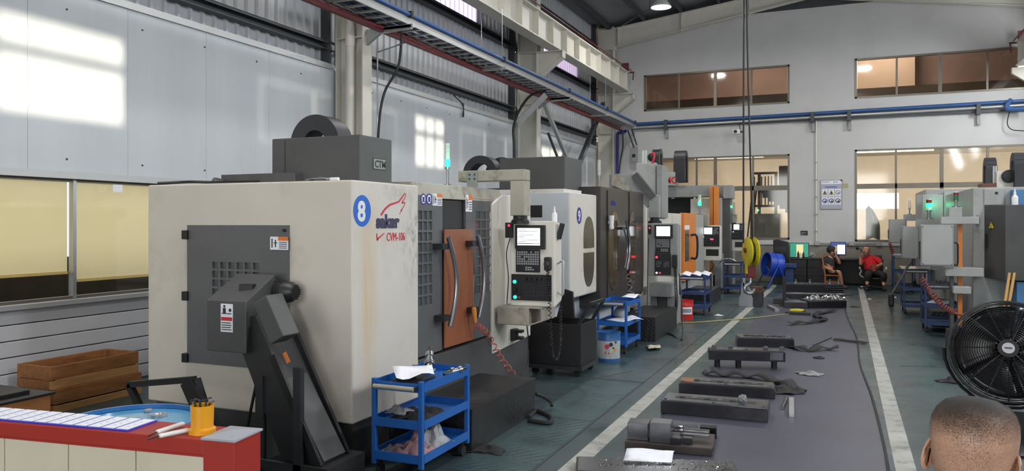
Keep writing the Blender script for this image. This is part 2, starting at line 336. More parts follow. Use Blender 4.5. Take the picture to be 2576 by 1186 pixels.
# ---- left wall
wl = struct('wall_left', MB().box(XL-0.16, XL-0.1, YF, 9.9, 0.0, 0.92).box(XL-0.16, XL-0.1, YF, 9.9, 2.24, 4.2).box(XL-0.16, XL-0.1, 9.9, YB, 0.0, 4.2), 'panel_white')
for k in range(6):                      # horizontal boards under the window
    MB().box(XL-0.1, XL+0.004*(k % 2), YF, 9.95, 0.155*k+0.004, 0.155*(k+1)-0.006).to('plank', 'plank_white', wl, bevel=0.006)
y = -6.4; first = None
while y < 9.8:                          # upright wall panels above the window
    if first is None: first = MB().box(XL-0.1, XL, y, y+1.148, 2.27, 4.12).to('wall_panel', 'panel_white', wl, bevel=0.004)
    else: alike(first, wl, (0, y+6.4, 0))
    y += 1.15
first = None
for y0, y1 in ((10.35, 17.2), (17.65, 23.9)):
    n = 6; w = (y1-y0)/n
    for k in range(n): MB().box(XL-0.1, XL, y0+k*w, y0+(k+1)*w-0.002, 0.0, 4.12).to('wall_panel', 'panel_white', wl, bevel=0.004)
bolts = MB()
for k in range(40):
    yy = -1+0.93*k
    if yy < 23.5:
        for z in (2.4, 3.93): bolts.cyl((XL, yy, z), (XL+0.008, yy, z), 0.011, n=6)
bolts.to('panel_screw', 'dark_steel', wl, kind='stuff')
struct('trim_1', MB().box(XL-0.1, XL+0.03, YF, 9.95, 4.12, 4.2).box(XL-0.1, XL+0.03, 10.3, 17.25, 4.12, 4.2).box(XL-0.1, XL+0.03, 17.6, 23.9, 4.12, 4.2), 'trim_alu')
struct('trim_2', MB().box(XL-0.1, XL+0.05, YF, 9.95, 2.2, 2.27), 'trim_alu')
struct('trim_3', MB().box(XL-0.1, XL+0.07, YF, 9.95, 0.92, 0.965), 'trim_alu')
# window band with blinds
w1 = struct('window_1', MB().box(XL-0.08, XL-0.03, YF, 9.9, 0.965, 0.995).box(XL-0.08, XL-0.03, YF, 9.9, 2.17, 2.2), 'window_alu')
yms = [px(u, 600, X=XL).y for u in (192, 580)]
ymul = [YF, -3.8, -1.2, 1.4, 3.2, yms[0], 7.4, 9.9]
for yy in ymul[1:]: MB().box(XL-0.09, XL-0.02, yy-0.018, yy+0.018, 0.97, 2.2).to('mullion', 'alu', w1)
for a, b in zip(ymul, ymul[1:]):
    MB().box(XL-0.062, XL-0.056, a+0.01, b-0.01, 0.99, 2.19).to('pane', 'glass', w1)
for a, b, zb in zip(ymul, ymul[1:], (1.2, 1.2, 1.2, 1.2, 1.25, 1.16, 1.14)):
    bl = MB().quad((XL-0.097, a+0.04, zb), (XL-0.097, b-0.03, zb), (XL-0.097, b-0.03, 2.19), (XL-0.097, a+0.04, 2.19)).to('roller_blind', 'blind', w1)
    MB().box(XL-0.105, XL-0.088, a+0.04, b-0.03, zb-0.03, zb).to('hem_bar', 'blind', bl)
q = px(297, 472, X=XL+0.06)
one('paper_note', MB().box(XL+0.052, XL+0.056, q.y-0.06, q.y+0.06, q.z-0.05, q.z+0.03), 'paper', 'small white paper note hanging from the trim over the blinds', 'note')
# corrugated siding above, in sheets
def sheet(y0, y1, z0, z1, x=XL-0.14, pitch=0.2):
    m = MB(); n = int(round((y1-y0)/pitch)); p = (y1-y0)/n; prof = []
    for k in range(n):
        a = y0+k*p; prof += [(a, 0), (a+p*0.68, 0), (a+p*0.76, 0.035), (a+p*0.92, 0.035)]
    prof.append((y1, 0))
    vs = [(x+d, yy, z) for yy, d in prof for z in (z0, z1)]
    return m.add(vs, [(2*i, 2*i+2, 2*i+3, 2*i+1) for i in range(len(prof)-1)])
sk = [(px(1058, 30, X=XL).y, px(1211, 30, X=XL).y), (px(1378, 170, X=XL).y, px(1461, 170, X=XL).y), (4.4, 7.2)]
sky_spans = sorted(sk)
ys = YF
while ys < YB-0.1:
    ye = min(ys+1.0, YB)
    sheet(ys, ye, 4.2, 5.95).to('siding_sheet', 'siding', wl)
    ys = ye
def gaps(a, b, cuts):
    out = []; cur = a
    for c0, c1 in cuts: out.append((cur, c0)); cur = c1
    return out+[(cur, b)]
for a, b in gaps(YF, YB, sky_spans):
    n = max(1, int(round((b-a)/1.0)))
    for k in range(n): sheet(a+(b-a)*k/n, a+(b-a)*(k+1)/n, 5.95, 7.0).to('siding_sheet', 'siding', wl)
for a, b in sky_spans: sheet(a, b, 5.95, 7.0).to('translucent_sheet', 'skylight', wl, label='translucent daylight panel glowing pinkish white')
n = 31
for k in range(n): sheet(YF+(YB-YF)*k/n, YF+(YB-YF)*(k+1)/n, 7.0, 8.15).to('siding_sheet', 'siding', wl)
for i, z in enumerate((4.47, 5.98, 7.4)):
    g = MB()
    for y0, y1 in ((YF, 10.0), (10.25, 17.3), (17.55, 23.95)):
        g.box(XL-0.1, XL+0.04, y0, y1, z-0.07, z-0.055).box(XL-0.1, XL+0.04, y0, y1, z+0.055, z+0.07).box(XL-0.1, XL-0.08, y0, y1, z-0.06, z+0.06).box(XL+0.028, XL+0.04, y0, y1, z+0.03, z+0.06)
    g.to('wall_girt', 'dark_girt', wl)
for yy in (9.9, 17.2, 23.85): MB().box(XL-0.1, XL+0.02, yy-0.07, yy+0.02, 4.2, 8.1).to('edge_post', 'dark_girt', wl)
# ---- steel columns with brackets (corbels)
def column(y0, label):
    r = root('steel_column', label, 'column', (-7.0, y0+0.125, 0), 'columns of the hall')
    MB().box(-6.77, -6.75, y0, y0+0.25, 0, 8.0).to('front_flange', 'girder', r)
    MB().box(-7.25, -7.23, y0, y0+0.25, 0, 8.0).to('back_flange', 'girder', r)
    MB().box(-7.23, -6.77, y0+0.12, y0+0.132, 0, 8.0).to('web', 'girder', r)
    k = MB().prism('Y', [(-6.75, 5.2), (-6.12, 5.68), (-6.12, 5.83), (-6.75, 5.83)], y0+0.115, y0+0.135)
    k.box(-6.75, -6.1, y0+0.02, y0+0.23, 5.815, 5.84)
    d = Vector((0.63, 0, 0.48)); m = Vector((-6.435, 0, 5.44)); R = Matrix.Rotation(-math.atan2(0.48, 0.63), 3, 'Y')
    k.obox((m.x, y0+0.125, m.z), (d.length, 0.2, 0.015), R)
    k.box(-6.13, -6.11, y0+0.02, y0+0.23, 5.66, 5.83)
    k.to('crane_bracket', 'girder', r)
    st = MB()
    for z in (5.2, 5.83, 4.6): st.box(-7.23, -6.77, y0+0.01, y0+0.24, z-0.008, z+0.008)
    st.to('stiffener', 'girder', r)
    return r
column(10.0, 'cream steel column with a white downpipe beside the nearest machine')
column(17.3, 'cream steel column behind the grey pipe arm, middle of the window wall')
column(23.95, 'cream steel column in the corner by the plastered wall')
# pipe on the first column
p = root('downpipe', 'white plastic downpipe running up the recess of the nearest column', 'pipe', (-6.98, 10.02, 0))
MB().cyl((-6.98, 10.0, 0.0), (-6.98, 10.0, 7.6), 0.066, n=18).to('pipe', 'pvc', p, smooth=True)
for z in (2.6, 4.62, 6.6): MB().cyl((-6.98, 10.0, z-0.16), (-6.98, 10.0, z+0.16), 0.076, n=18).to('coupling', 'pvc', p, smooth=True)
# ---- crane runways
def runway(xc, y0, y1, label, side):
    r = root('crane_runway', label, 'beam', (xc, y0, 5.84), 'crane runway beams')
    MB().box(xc-0.15, xc+0.15, y0, y1, 5.84, 5.865).to('bottom_flange', 'girder', r)
    MB().box(xc-0.16, xc+0.16, y0, y1, 6.42, 6.45).to('top_flange', 'girder', r)
    MB().box(xc-0.012, xc+0.012, y0, y1, 5.865, 6.42).to('web', 'girder', r)
    f = None; y = y1-0.25
    while y > y0:
        if f is None: f = MB().box(xc-0.14, xc+0.14, y-0.008, y+0.008, 5.865, 6.42).to('stiffener', 'girder', r); yy0 = y
        else: alike(f, r, (0, y-yy0, 0))
        y -= 0.95
    MB().box(xc-0.03, xc+0.03, y0, y1, 6.45, 6.54).to('crane_rail', 'dark_red', r, label='dark red crane rail')
    MB().box(xc-0.1, xc+0.12, y1-0.1, y1, 6.45, 6.74).to('end_stop', 'dark_red', r)
    st = MB().box(xc+side*0.1, xc+side*0.3, y1-0.08, y1-0.04, 6.42, 6.46); st.bar((xc+side*0.28, y1-0.06, 6.42), (xc+side*0.26, y1-0.06, 6.2), 0.03)
    st.to('bus_bar_holder', 'dark_red', r)
    MB().bar((xc+side*0.2, y0, 6.5), (xc+side*0.2, y1, 6.5), 0.02).to('bus_bar', 'dark_red', r)
    return r
runway(-6.32, YF+0.5, 23.8, 'cream stiffened crane beam along the window wall under a dark red rail', 1)
runway(4.25, YF+0.5, 23.8, 'end of the cream crane beam in the upper corner of the plastered wall', -1)
r = root('steel_column', 'cream column and bracket carrying the far crane beam at the upper edge', 'column', (4.95, 24.0, 0), 'columns of the hall')
MB().box(4.7, 4.72, 23.9, 24.15, 0, 8.0).to('front_flange', 'girder', r); MB().box(4.72, 5.2, 24.02, 24.035, 0, 8.0).to('web', 'girder', r)
MB().prism('Y', [(4.7, 5.2), (4.05, 5.68), (4.05, 5.83), (4.7, 5.83)], 23.95, 24.1).to('crane_bracket', 'girder', r)
# ---- roof
roof = struct('ceiling', MB().add([(XL-0.3, YF, roofz(XL-0.3)), (-0.9, YF, roofz(-0.9)), (XR+0.3, YF, roofz(XR+0.3)), (XL-0.3, YB+0.6, roofz(XL-0.3)), (-0.9, YB+0.6, roofz(-0.9)), (XR+0.3, YB+0.6, roofz(XR+0.3))], [(0, 1, 4, 3), (1, 2, 5, 4)]), 'roof_metal', solid=0.06)
f = None
for k in range(11):
    x = -6.9+1.15*k; z = roofz(x)-0.04
    MB().box(x-0.035, x+0.035, YF, YB, z-0.2, z-0.012).to('purlin', 'dark_girt', roof)
def rafter(y):
    m = MB()
    def poly(y0, y1, z0, z1, xa, xb, s0, s1): m.prism('Y', [(xa, roofz(xa)+s0[0]), (xb, roofz(xb)+s0[1]), (xb, roofz(xb)+s1[1]), (xa, roofz(xa)+s1[0])], y0, y1)
    poly(y-0.006, y+0.006, 0, 0, -6.75, -0.9, (-0.82, -0.62), (-0.24, -0.24))
    poly(y-0.1, y+0.1, 0, 0, -6.75, -0.9, (-0.84, -0.64), (-0.82, -0.62)); poly(y-0.1, y+0.1, 0, 0, -6.75, -0.9, (-0.25, -0.25), (-0.23, -0.23))
    poly(y-0.006, y+0.006, 0, 0, -0.9, 4.95, (-0.62, -0.82), (-0.24, -0.24))
    poly(y-0.1, y+0.1, 0, 0, -0.9, 4.95, (-0.64, -0.84), (-0.62, -0.82)); poly(y-0.1, y+0.1, 0, 0, -0.9, 4.95, (-0.25, -0.25), (-0.23, -0.23))
    for x in (-6.6, -4.6, -2.6): m.box(x-0.008, x+0.008, y-0.09, y+0.09, roofz(x)-0.8, roofz(x)-0.24)
    m.box(-7.23, -6.7, y-0.125, y+0.125, roofz(-6.9)-0.9, roofz(-6.9)-0.25)
    m.to('rafter', 'girder', roof)
for y in (10.12, 17.42, 24.07): rafter(y)
# ---- back wall with its four windows
def yspan(u): return px(u, 500, Y=YB).x
WINS = {'window_2': (yspan(1621), yspan(1986), 5.28, 6.42, (1708, 1799, 1890)), 'window_3': (yspan(2151), 4.75, 5.3, 6.44, (2256, 2365, 2484)),
        'window_4': (yspan(1648), yspan(1986), 1.26, 3.78, (1752, 1799, 1894)), 'window_5': (yspan(2151), 4.75, 1.22, 3.84, (2254, 2369, 2485))}
xs = sorted({XL, XR}|{w[0] for w in WINS.values()}|{w[1] for w in WINS.values()}); zs = sorted({0.0, 1.1, 8.03}|{w[2] for w in WINS.values()}|{w[3] for w in WINS.values()})
wb = MB(); wd = MB()
for xa, xb in zip(xs, xs[1:]):
    for za, zb in zip(zs, zs[1:]):
        xm, zm = (xa+xb)/2, (za+zb)/2
        if any(w[0] < xm < w[1] and w[2] < zm < w[3] for w in WINS.values()): continue
        (wd if zb <= 1.1 else wb).box(xa, xb, YB, YB+0.2, za, zb)
wbo = struct('wall_back', wb, 'plaster'); wd.to('dado', 'dado', wbo)
struct('trim_4', MB().box(yspan(1640), 4.9, YB-0.03, YB, 1.1, 1.16), 'plaster')
for nm, (xa, xb, za, zb, us) in WINS.items():
    up = za > 4; fr = MB().box(xa, xb, YB-0.02, YB+0.1, za, za+0.05).box(xa, xb, YB-0.02, YB+0.1, zb-0.05, zb).box(xa, xa+0.05, YB-0.02, YB+0.1, za, zb).box(xb-0.05, xb, YB-0.02, YB+0.1, za, zb)
    w = struct(nm, fr, 'window_alu'); xx = [xa+0.05]
    for i, u in enumerate(us):
        x = yspan(u); t = 0.045 if i == 1 else 0.025; MB().box(x-t, x+t, YB, YB+0.09, za+0.05, zb-0.05).to('mullion', 'window_alu', w); xx.append(x)
    xx.append(xb-0.05)
    rows = [(za+0.05, zb-0.05)] if up else [(za+0.05, 2.72), (2.86, zb-0.05)]
    if not up: MB().box(xa, xb, YB, YB+0.09, 2.72, 2.86).to('transom', 'window_alu', w)
    for a, b in zip(xx, xx[1:]):
        for z0, z1 in rows: MB().box(a+0.01, b-0.01, YB+0.04, YB+0.046, z0, z1).to('pane', 'glass_brown' if up else 'glass', w)
# rooms beyond the back wall
mat('room_cream', '#cdbfab', 0.8, var=0.05); mat('room_brown', '#9c8a80', 0.7, var=0.25, vscale=0.7); mat('room_grey', '#7a7468', 0.8, var=0.1)
mat('tube_light', '#ffffff', 0.4, emit=6, ecol='#fff4dc'); mat('rust', '#6b4636', 0.6, var=0.2); mat('mezz_dark', '#33373d', 0.6)
YR = 34.0
xo0, xo1 = px(2150, 505, Y=YR).x, px(2262, 505, Y=YR).x; zo0, zo1 = px(2200, 526, Y=YR).z, px(2200, 486, Y=YR).z
struct('wall_far_room', MB().box(-9, xo0, YR, YR+0.2, 0, 4.4).box(xo1, 9, YR, YR+0.2, 0, 4.4).box(xo0, xo1, YR, YR+0.2, 0, zo0).box(xo0, xo1, YR, YR+0.2, zo1, 4.4), 'room_cream')
struct('wall_far_room_side', MB().box(-9.1, -9, YB+0.2, YR, 0, 4.4).box(9, 9.1, YB+0.2, YR, 0, 4.4), 'room_cream')
struct('ceiling_far_room', MB().box(-9, 9, YB+0.2, YR+0.2, 4.4, 4.55), 'room_cream')
struct('wall_upper_room', MB().box(-9, 9, 29.0, 29.2, 4.55, 8.6).box(-9.1, -9, YB+0.2, 29, 4.55, 8.6).box(9, 9.1, YB+0.2, 29, 4.55, 8.6), 'room_brown')
struct('wall_upper_parapet', MB().box(-9, 9, 25.2, 25.3, 4.55, 5.72), 'room_grey')
struct('wall_upper_partition', MB().box(0.2, 2.1, 28.3, 28.4, 4.55, 8.2).box(-5.2, -4.2, 28.3, 28.4, 4.55, 6.1), 'room_cream')
struct('ceiling_upper_room', MB().box(-9, 9, YB+0.2, 29.2, 8.6, 8.7), 'room_brown')
for i, (x, y, z, L, lab) in enumerate(((1.2, 29.5, 4.2, 3.2, 'tube lamp under the ceiling seen through the lower window with the operators'), (5.2, 28.5, 4.2, 2.4, 'tube lamp near the pane corner behind the far machines'), (-4.0, 30.0, 4.2, 2.6, 'tube lamp beyond the window behind the gantry'))):
    r = root('tube_lamp', lab, 'lamp', (x, y, z), 'tube lamps of the room beyond')
    MB().box(x-L/2, x+L/2, y-0.05, y+0.05, z+0.03, z+0.09).to('housing', 'white', r); MB().cyl((x-L/2+0.05, y, z), (x+L/2-0.05, y, z), 0.03, n=8).to('tube', 'tube_light', r)
    area('tube_light_source', (x, y, z-0.08), (0, 0.8, -1), L, 0.3, 200, (1, 0.95, 0.9))
for x, lab in ((1.2, 'bright ceiling lamp inside the upper room at the pale partition'), (-3.0, 'ceiling lamp inside the upper room behind the ropes')):
    r = root('ceiling_lamp', lab, 'lamp', (x, 27.0, 8.4), 'lamps of the upper room'); MB().box(x-0.6, x+0.6, 26.9, 27.1, 8.5, 8.6).to('housing', 'white', r); MB().box(x-0.55, x+0.55, 26.93, 27.07, 8.47, 8.5).to('diffuser', 'tube_light', r)
    area('ceiling_lamp_source', (x, 27.0, 8.4), (0, 0, -1), 1.2, 0.3, 240 if x > 0 else 170, (1, 0.95, 0.9))
# things in the room beyond: stair, cabinet, frame, hanging coat
a = px(1890, 560, Y=28.0)
r = root('storage_cabinet', 'pale steel cabinet standing beyond the window behind the hook', 'cabinet', (a.x+0.5, 28.2, 0))
x0, x1, z0, z1 = RY(28.0, 1887, 538, 1962, 590); MB().box(x0, x1, 28.0, 28.6, 0.0, z1).to('body', 'lgrey_paint', r, bevel=0.01)
MB().box(x0+0.04, (x0+x1)/2-0.01, 27.985, 28.0, 0.1, z1-0.05).to('door', 'lgrey_paint', r); MB().box((x0+x1)/2+0.01, x1-0.04, 27.985, 28.0, 0.1, z1-0.05).to('door', 'lgrey_paint', r)
r = root('steel_staircase', 'dark steel staircase climbing beyond the window glass', 'staircase', (-1.9, 27, 0))
x0, x1, z0, z1 = RY(27.5, 1905, 488, 1990, 545); n = 6; st = MB(); pts = [(x0, z1)]
for k in range(n): pts += [(x0+(x1-x0)*(k+1)/n, z1-(z1-z0)*k/n*1.0), (x0+(x1-x0)*(k+1)/n, z1-(z1-z0)*(k+1)/n)]
MB().prism('Y', [(x0, z1+0.12)]+pts[1:]+[(x1, z1+0.12)], 27.4, 27.9).to('stringer', 'mezz_dark', r)
x0, x1, z0, z1 = RY(27.5, 1960, 418, 1990, 490); MB().box(x0, x1+0.3, 27.4, 27.9, z0, z1).to('landing_panel', 'mezz_dark', r)
r = root('steel_rack', 'rusty steel rack frame with railings beyond the window', 'rack', (-2.6, 29, 0))
for k, u in enumerate((1898, 1910, 1916, 1925, 1933, 1941, 1952)):
    a = px(u, 500, Y=29.0); t = 0.05 if k in (1, 6) else 0.018; MB().box(a.x-t, a.x+t, 28.96, 29.04, 0 if k in (1, 6) else 2.3, 3.55 if k in (1, 6) else 3.4).to('post', 'rust', r)
xa, xb = px(1895, 500, Y=29).x, px(1956, 500, Y=29).x
for z in (3.52, 2.35): MB().box(xa, xb, 28.95, 29.05, z-0.04, z+0.04).to('rail', 'rust', r)
MB().bar((px(1895, 420, Y=29).x, 29, 3.2), (px(1878, 590, Y=29).x, 29, 0.9), 0.05).to('brace', 'rust', r); MB().bar((px(1905, 420, Y=29).x, 29, 3.2), (px(1888, 590, Y=29).x, 29, 0.9), 0.05).to('brace', 'rust', r)
a = px(2196, 560, Y=30.0)
mat('coat_green', '#4a5048', 0.9, var=0.2)
def cloth_strip(i, j): return (a.x-0.22+0.44*j/6*(0.4+0.6*math.sin(min(1, i/5)*1.57)), 30.0+0.05*math.sin(j*1.7), 2.35-0.14*i-0.1*abs(j-3)/3)
one('hanging_coat', MB().grid(cloth_strip, 8, 6), 'coat_green', 'dark green coat hanging on a wall beyond the window', 'coat', solid=0.02)
# ---- right hand wall and gate wall (out of the photograph's frame)
WR = [(0.4, 4.65), (11.0, 12.1), (17.5, 19.4)]
wr = MB().box(XR, XR+0.2, YF, YB, 0, 4.55).box(XR, XR+0.2, YF, YB, 5.48, 8.2); cur = YF
for a, b in sorted(WR+[(6.8, 10.4), (12.8, 16.4), (19.7, 22.3)]):  # literal spans are the openings of the added frosted windows
    if a > cur: wr.box(XR, XR+0.2, cur, a, 4.55, 5.48)
    cur = b
wr.box(XR, XR+0.2, cur, YB, 4.55, 5.48); wro = struct('wall_right', wr, 'plaster')
for k, (a, b) in enumerate(WR):
    m = MB().box(XR+0.05, XR+0.1, a, b, 5.1, 5.2)
    for t in range(1, 3): m.box(XR+0.05, XR+0.1, a+(b-a)*t/3-0.03, a+(b-a)*t/3+0.03, 4.55, 5.48)
    struct('window_%d' % (6+k), m, 'window_alu')
for k, (a, b) in enumerate(((6.8, 10.4), (12.8, 16.4), (19.7, 22.3))):     # unseen frosted windows, added as sources for lamps set on blank wall
    w = struct('window_%d' % (9+k), MB().box(XR-0.03, XR, a, b, 4.55, 4.6).box(XR-0.03, XR, a, b, 5.43, 5.48).box(XR-0.03, XR, a, a+0.05, 4.6, 5.43).box(XR-0.03, XR, b-0.05, b, 4.6, 5.43), 'window_alu')
    for t in range(3): MB().quad((XR-0.012, a+0.06+(b-a-0.1)*t/3, 4.61), (XR-0.012, a+0.04+(b-a-0.1)*(t+1)/3, 4.61), (XR-0.012, a+0.04+(b-a-0.1)*(t+1)/3, 5.42), (XR-0.012, a+0.06+(b-a-0.1)*t/3, 5.42)).to('added_frosted_pane', 'frosted', w)
struct('wall_front', MB().box(XL, -4.5, YF-0.2, YF, 0, 8.1).box(2.5, XR, YF-0.2, YF, 0, 8.1).box(-4.5, 2.5, YF-0.2, YF, 4.9, 9), 'plaster')
struct('trim_5', MB().box(XL, XR, YB+0.02, YB+0.1, 8.03, 9.2), 'dark_girt')
# ================================================================ machines, left row
XF = -3.2
def lattice(mb, ax, plane, t, a0, a1, z0, z1, ga0, ga1, gz0, gz1, nc, nr, bar):
    """plate of thickness t behind `plane` (towards the machine) with a window lattice; returns pane rectangles"""
    def bx(a, b, c, d): mb.box(plane-t, plane, a, b, c, d) if ax == 'X' else mb.box(a, b, plane, plane+t, c, d)
    bx(a0, ga0, z0, z1); bx(ga1, a1, z0, z1); bx(ga0, ga1, z0, gz0); bx(ga0, ga1, gz1, z1)
    pw = (ga1-ga0-bar*(nc-1))/nc; ph = (gz1-gz0-bar*(nr-1))/nr; P = []
    for i in range(nc-1): bx(ga0+(i+1)*pw+i*bar, ga0+(i+1)*(pw+bar), gz0, gz1)
    for j in range(nr-1):
        for i in range(nc): bx(ga0+i*(pw+bar), ga0+i*(pw+bar)+pw, gz0+(j+1)*ph+j*bar, gz0+(j+1)*(ph+bar))
    for i in range(nc):
        for j in range(nr): P.append((ga0+i*(pw+bar), ga0+i*(pw+bar)+pw, gz0+j*(ph+bar), gz0+j*(ph+bar)+ph))
    return P
def panes(P, ax, plane, m, parent):
    f = None
    for a, b, c, d in P:
        if f is None:
            g = MB(); g.box(plane-0.004, plane, a, b, c, d) if ax == 'X' else g.box(a, b, plane, plane+0.004, c, d)
            f = g.to('pane', m, parent); a0, c0 = a, c
        else: alike(f, parent, (0, a-a0, c-c0) if ax == 'X' else (a-a0, 0, c-c0))
def arch(mb, ax, c, r0, r1, w, n=14, a0=0, a1=180, y0=None):
    """half ring of rectangular section; ax = axis of the ring"""
    vs = []
    for k in range(n+1):
        t = math.radians(a0+(a1-a0)*k/n)
        for r in (r0, r1):
            for d in (-w/2, w/2):
                p, q = r*math.cos(t), r*math.sin(t)
                vs.append((c[0]+p, c[1]+d, c[2]+q) if ax == 'Y' else (c[0]+d, c[1]+p, c[2]+q))
    fs = []
    for k in range(n):
        b = 4*k; e = b+4
        fs += [(b, e, e+1, b+1), (b+2, b+3, e+3, e+2), (b, b+2, e+2, e), (b+1, e+1, e+3, b+3)]
    fs += [(0, 1, 3, 2), (4*n, 4*n+2, 4*n+3, 4*n+1)]
    return mb.add(vs, fs)
def chain_arch(parent, ax, c, r0, r1, w, n=12, leg=0.0, m='drag_chain'):
    """cable drag chain: links with small gaps"""
    for k in range(n):
        a = 180*k/n; arch(MB(), ax, c, r0, r1, w, 2, a+0.7, a+180/n-0.7).to('chain_link', m, parent)
    if leg:
        for s in (-1, 1):
            rm = (r0+r1)/2
            g = MB(); g.box(c[0]+s*rm-(r1-r0)/2, c[0]+s*rm+(r1-r0)/2, c[1]-w/2, c[1]+w/2, c[2]-leg, c[2]) if ax == 'Y' else g.box(c[0]-w/2, c[0]+w/2, c[1]+s*rm-(r1-r0)/2, c[1]+s*rm+(r1-r0)/2, c[2]-leg, c[2])
            g.to('chain_run', m, parent)
def tower(parent_label, x, y, z, h, lit=True, group='signal towers on the machines', cols=None, r=0.027):
    t = root('signal_tower', parent_label, 'signal light', (x, y, z), group)
    MB().cyl((x, y, z), (x, y, z+0.015), r*1.6, n=12).cyl((x, y, z), (x, y, z+h*0.42), r*0.55, n=10).cyl((x, y, z+h*0.4), (x, y, z+h*0.46), r*1.05, n=12).to('pole', 'steel', t, smooth=True)
    cols = cols or (('led_green' if lit else 'clear_plastic'), 'clear_plastic', 'clear_plastic'); hh = h*0.54/len(cols)
    for k, c in enumerate(cols):
        MB().cyl((x, y, z+h*0.46+k*hh+0.003), (x, y, z+h*0.46+(k+1)*hh), r, n=14).to('light_module', c, t, smooth=True)
    MB().cyl((x, y, z+h), (x, y, z+h+0.012), r*0.95, n=12).to('cap', 'white', t)
    if lit and 'led_green' in cols:
        k = cols.index('led_green'); l = bpy.data.lights.new('green_lamp', 'POINT'); l.energy = 0.9; l.color = (0.1, 1, 0.5); l.shadow_soft_size = 0.03
        o = bpy.data.objects.new('green_lamp', l); COL.objects.link(o); o.location = (x+0.09, y-0.09, z+h*0.46+(k+0.5)*hh)
    return t
def warning_sticker(parent, face, plane, a0, a1, z0, z1, top='sticker_orange'):
    """white pictogram sticker with a coloured strip and rows of print; children of the plate it sits on"""
    def q(mb, A, B, C, D, t): 
        return mb.box(plane, plane+t, A, B, C, D) if face == '+X' else mb.box(A, B, plane-t, plane, C, D)
    w, h = a1-a0, z1-z0
    s = q(MB(), a0, a1, z0, z1, 0.002).to('sticker', 'paper', parent)
    q(MB(), a0+w*0.45, a1, z1-h*0.3, z1, 0.003).to('sticker_strip', top, parent)
    m = MB()
    for k in range(4): q(m, a0+w*0.5, a1-w*0.06, z0+h*(0.12+0.14*k), z0+h*(0.17+0.14*k), 0.003)
    q(m, a0+w*0.08, a0+w*0.14, z0+h*0.15, z0+h*0.85, 0.003); q(m, a0+w*0.27, a0+w*0.33, z0+h*0.2, z0+h*0.75, 0.003); q(m, a0+w*0.2, a0+w*0.4, z0+h*0.5, z0+h*0.56, 0.003)
    m.to('print', 'print_dark', parent, kind='stuff')
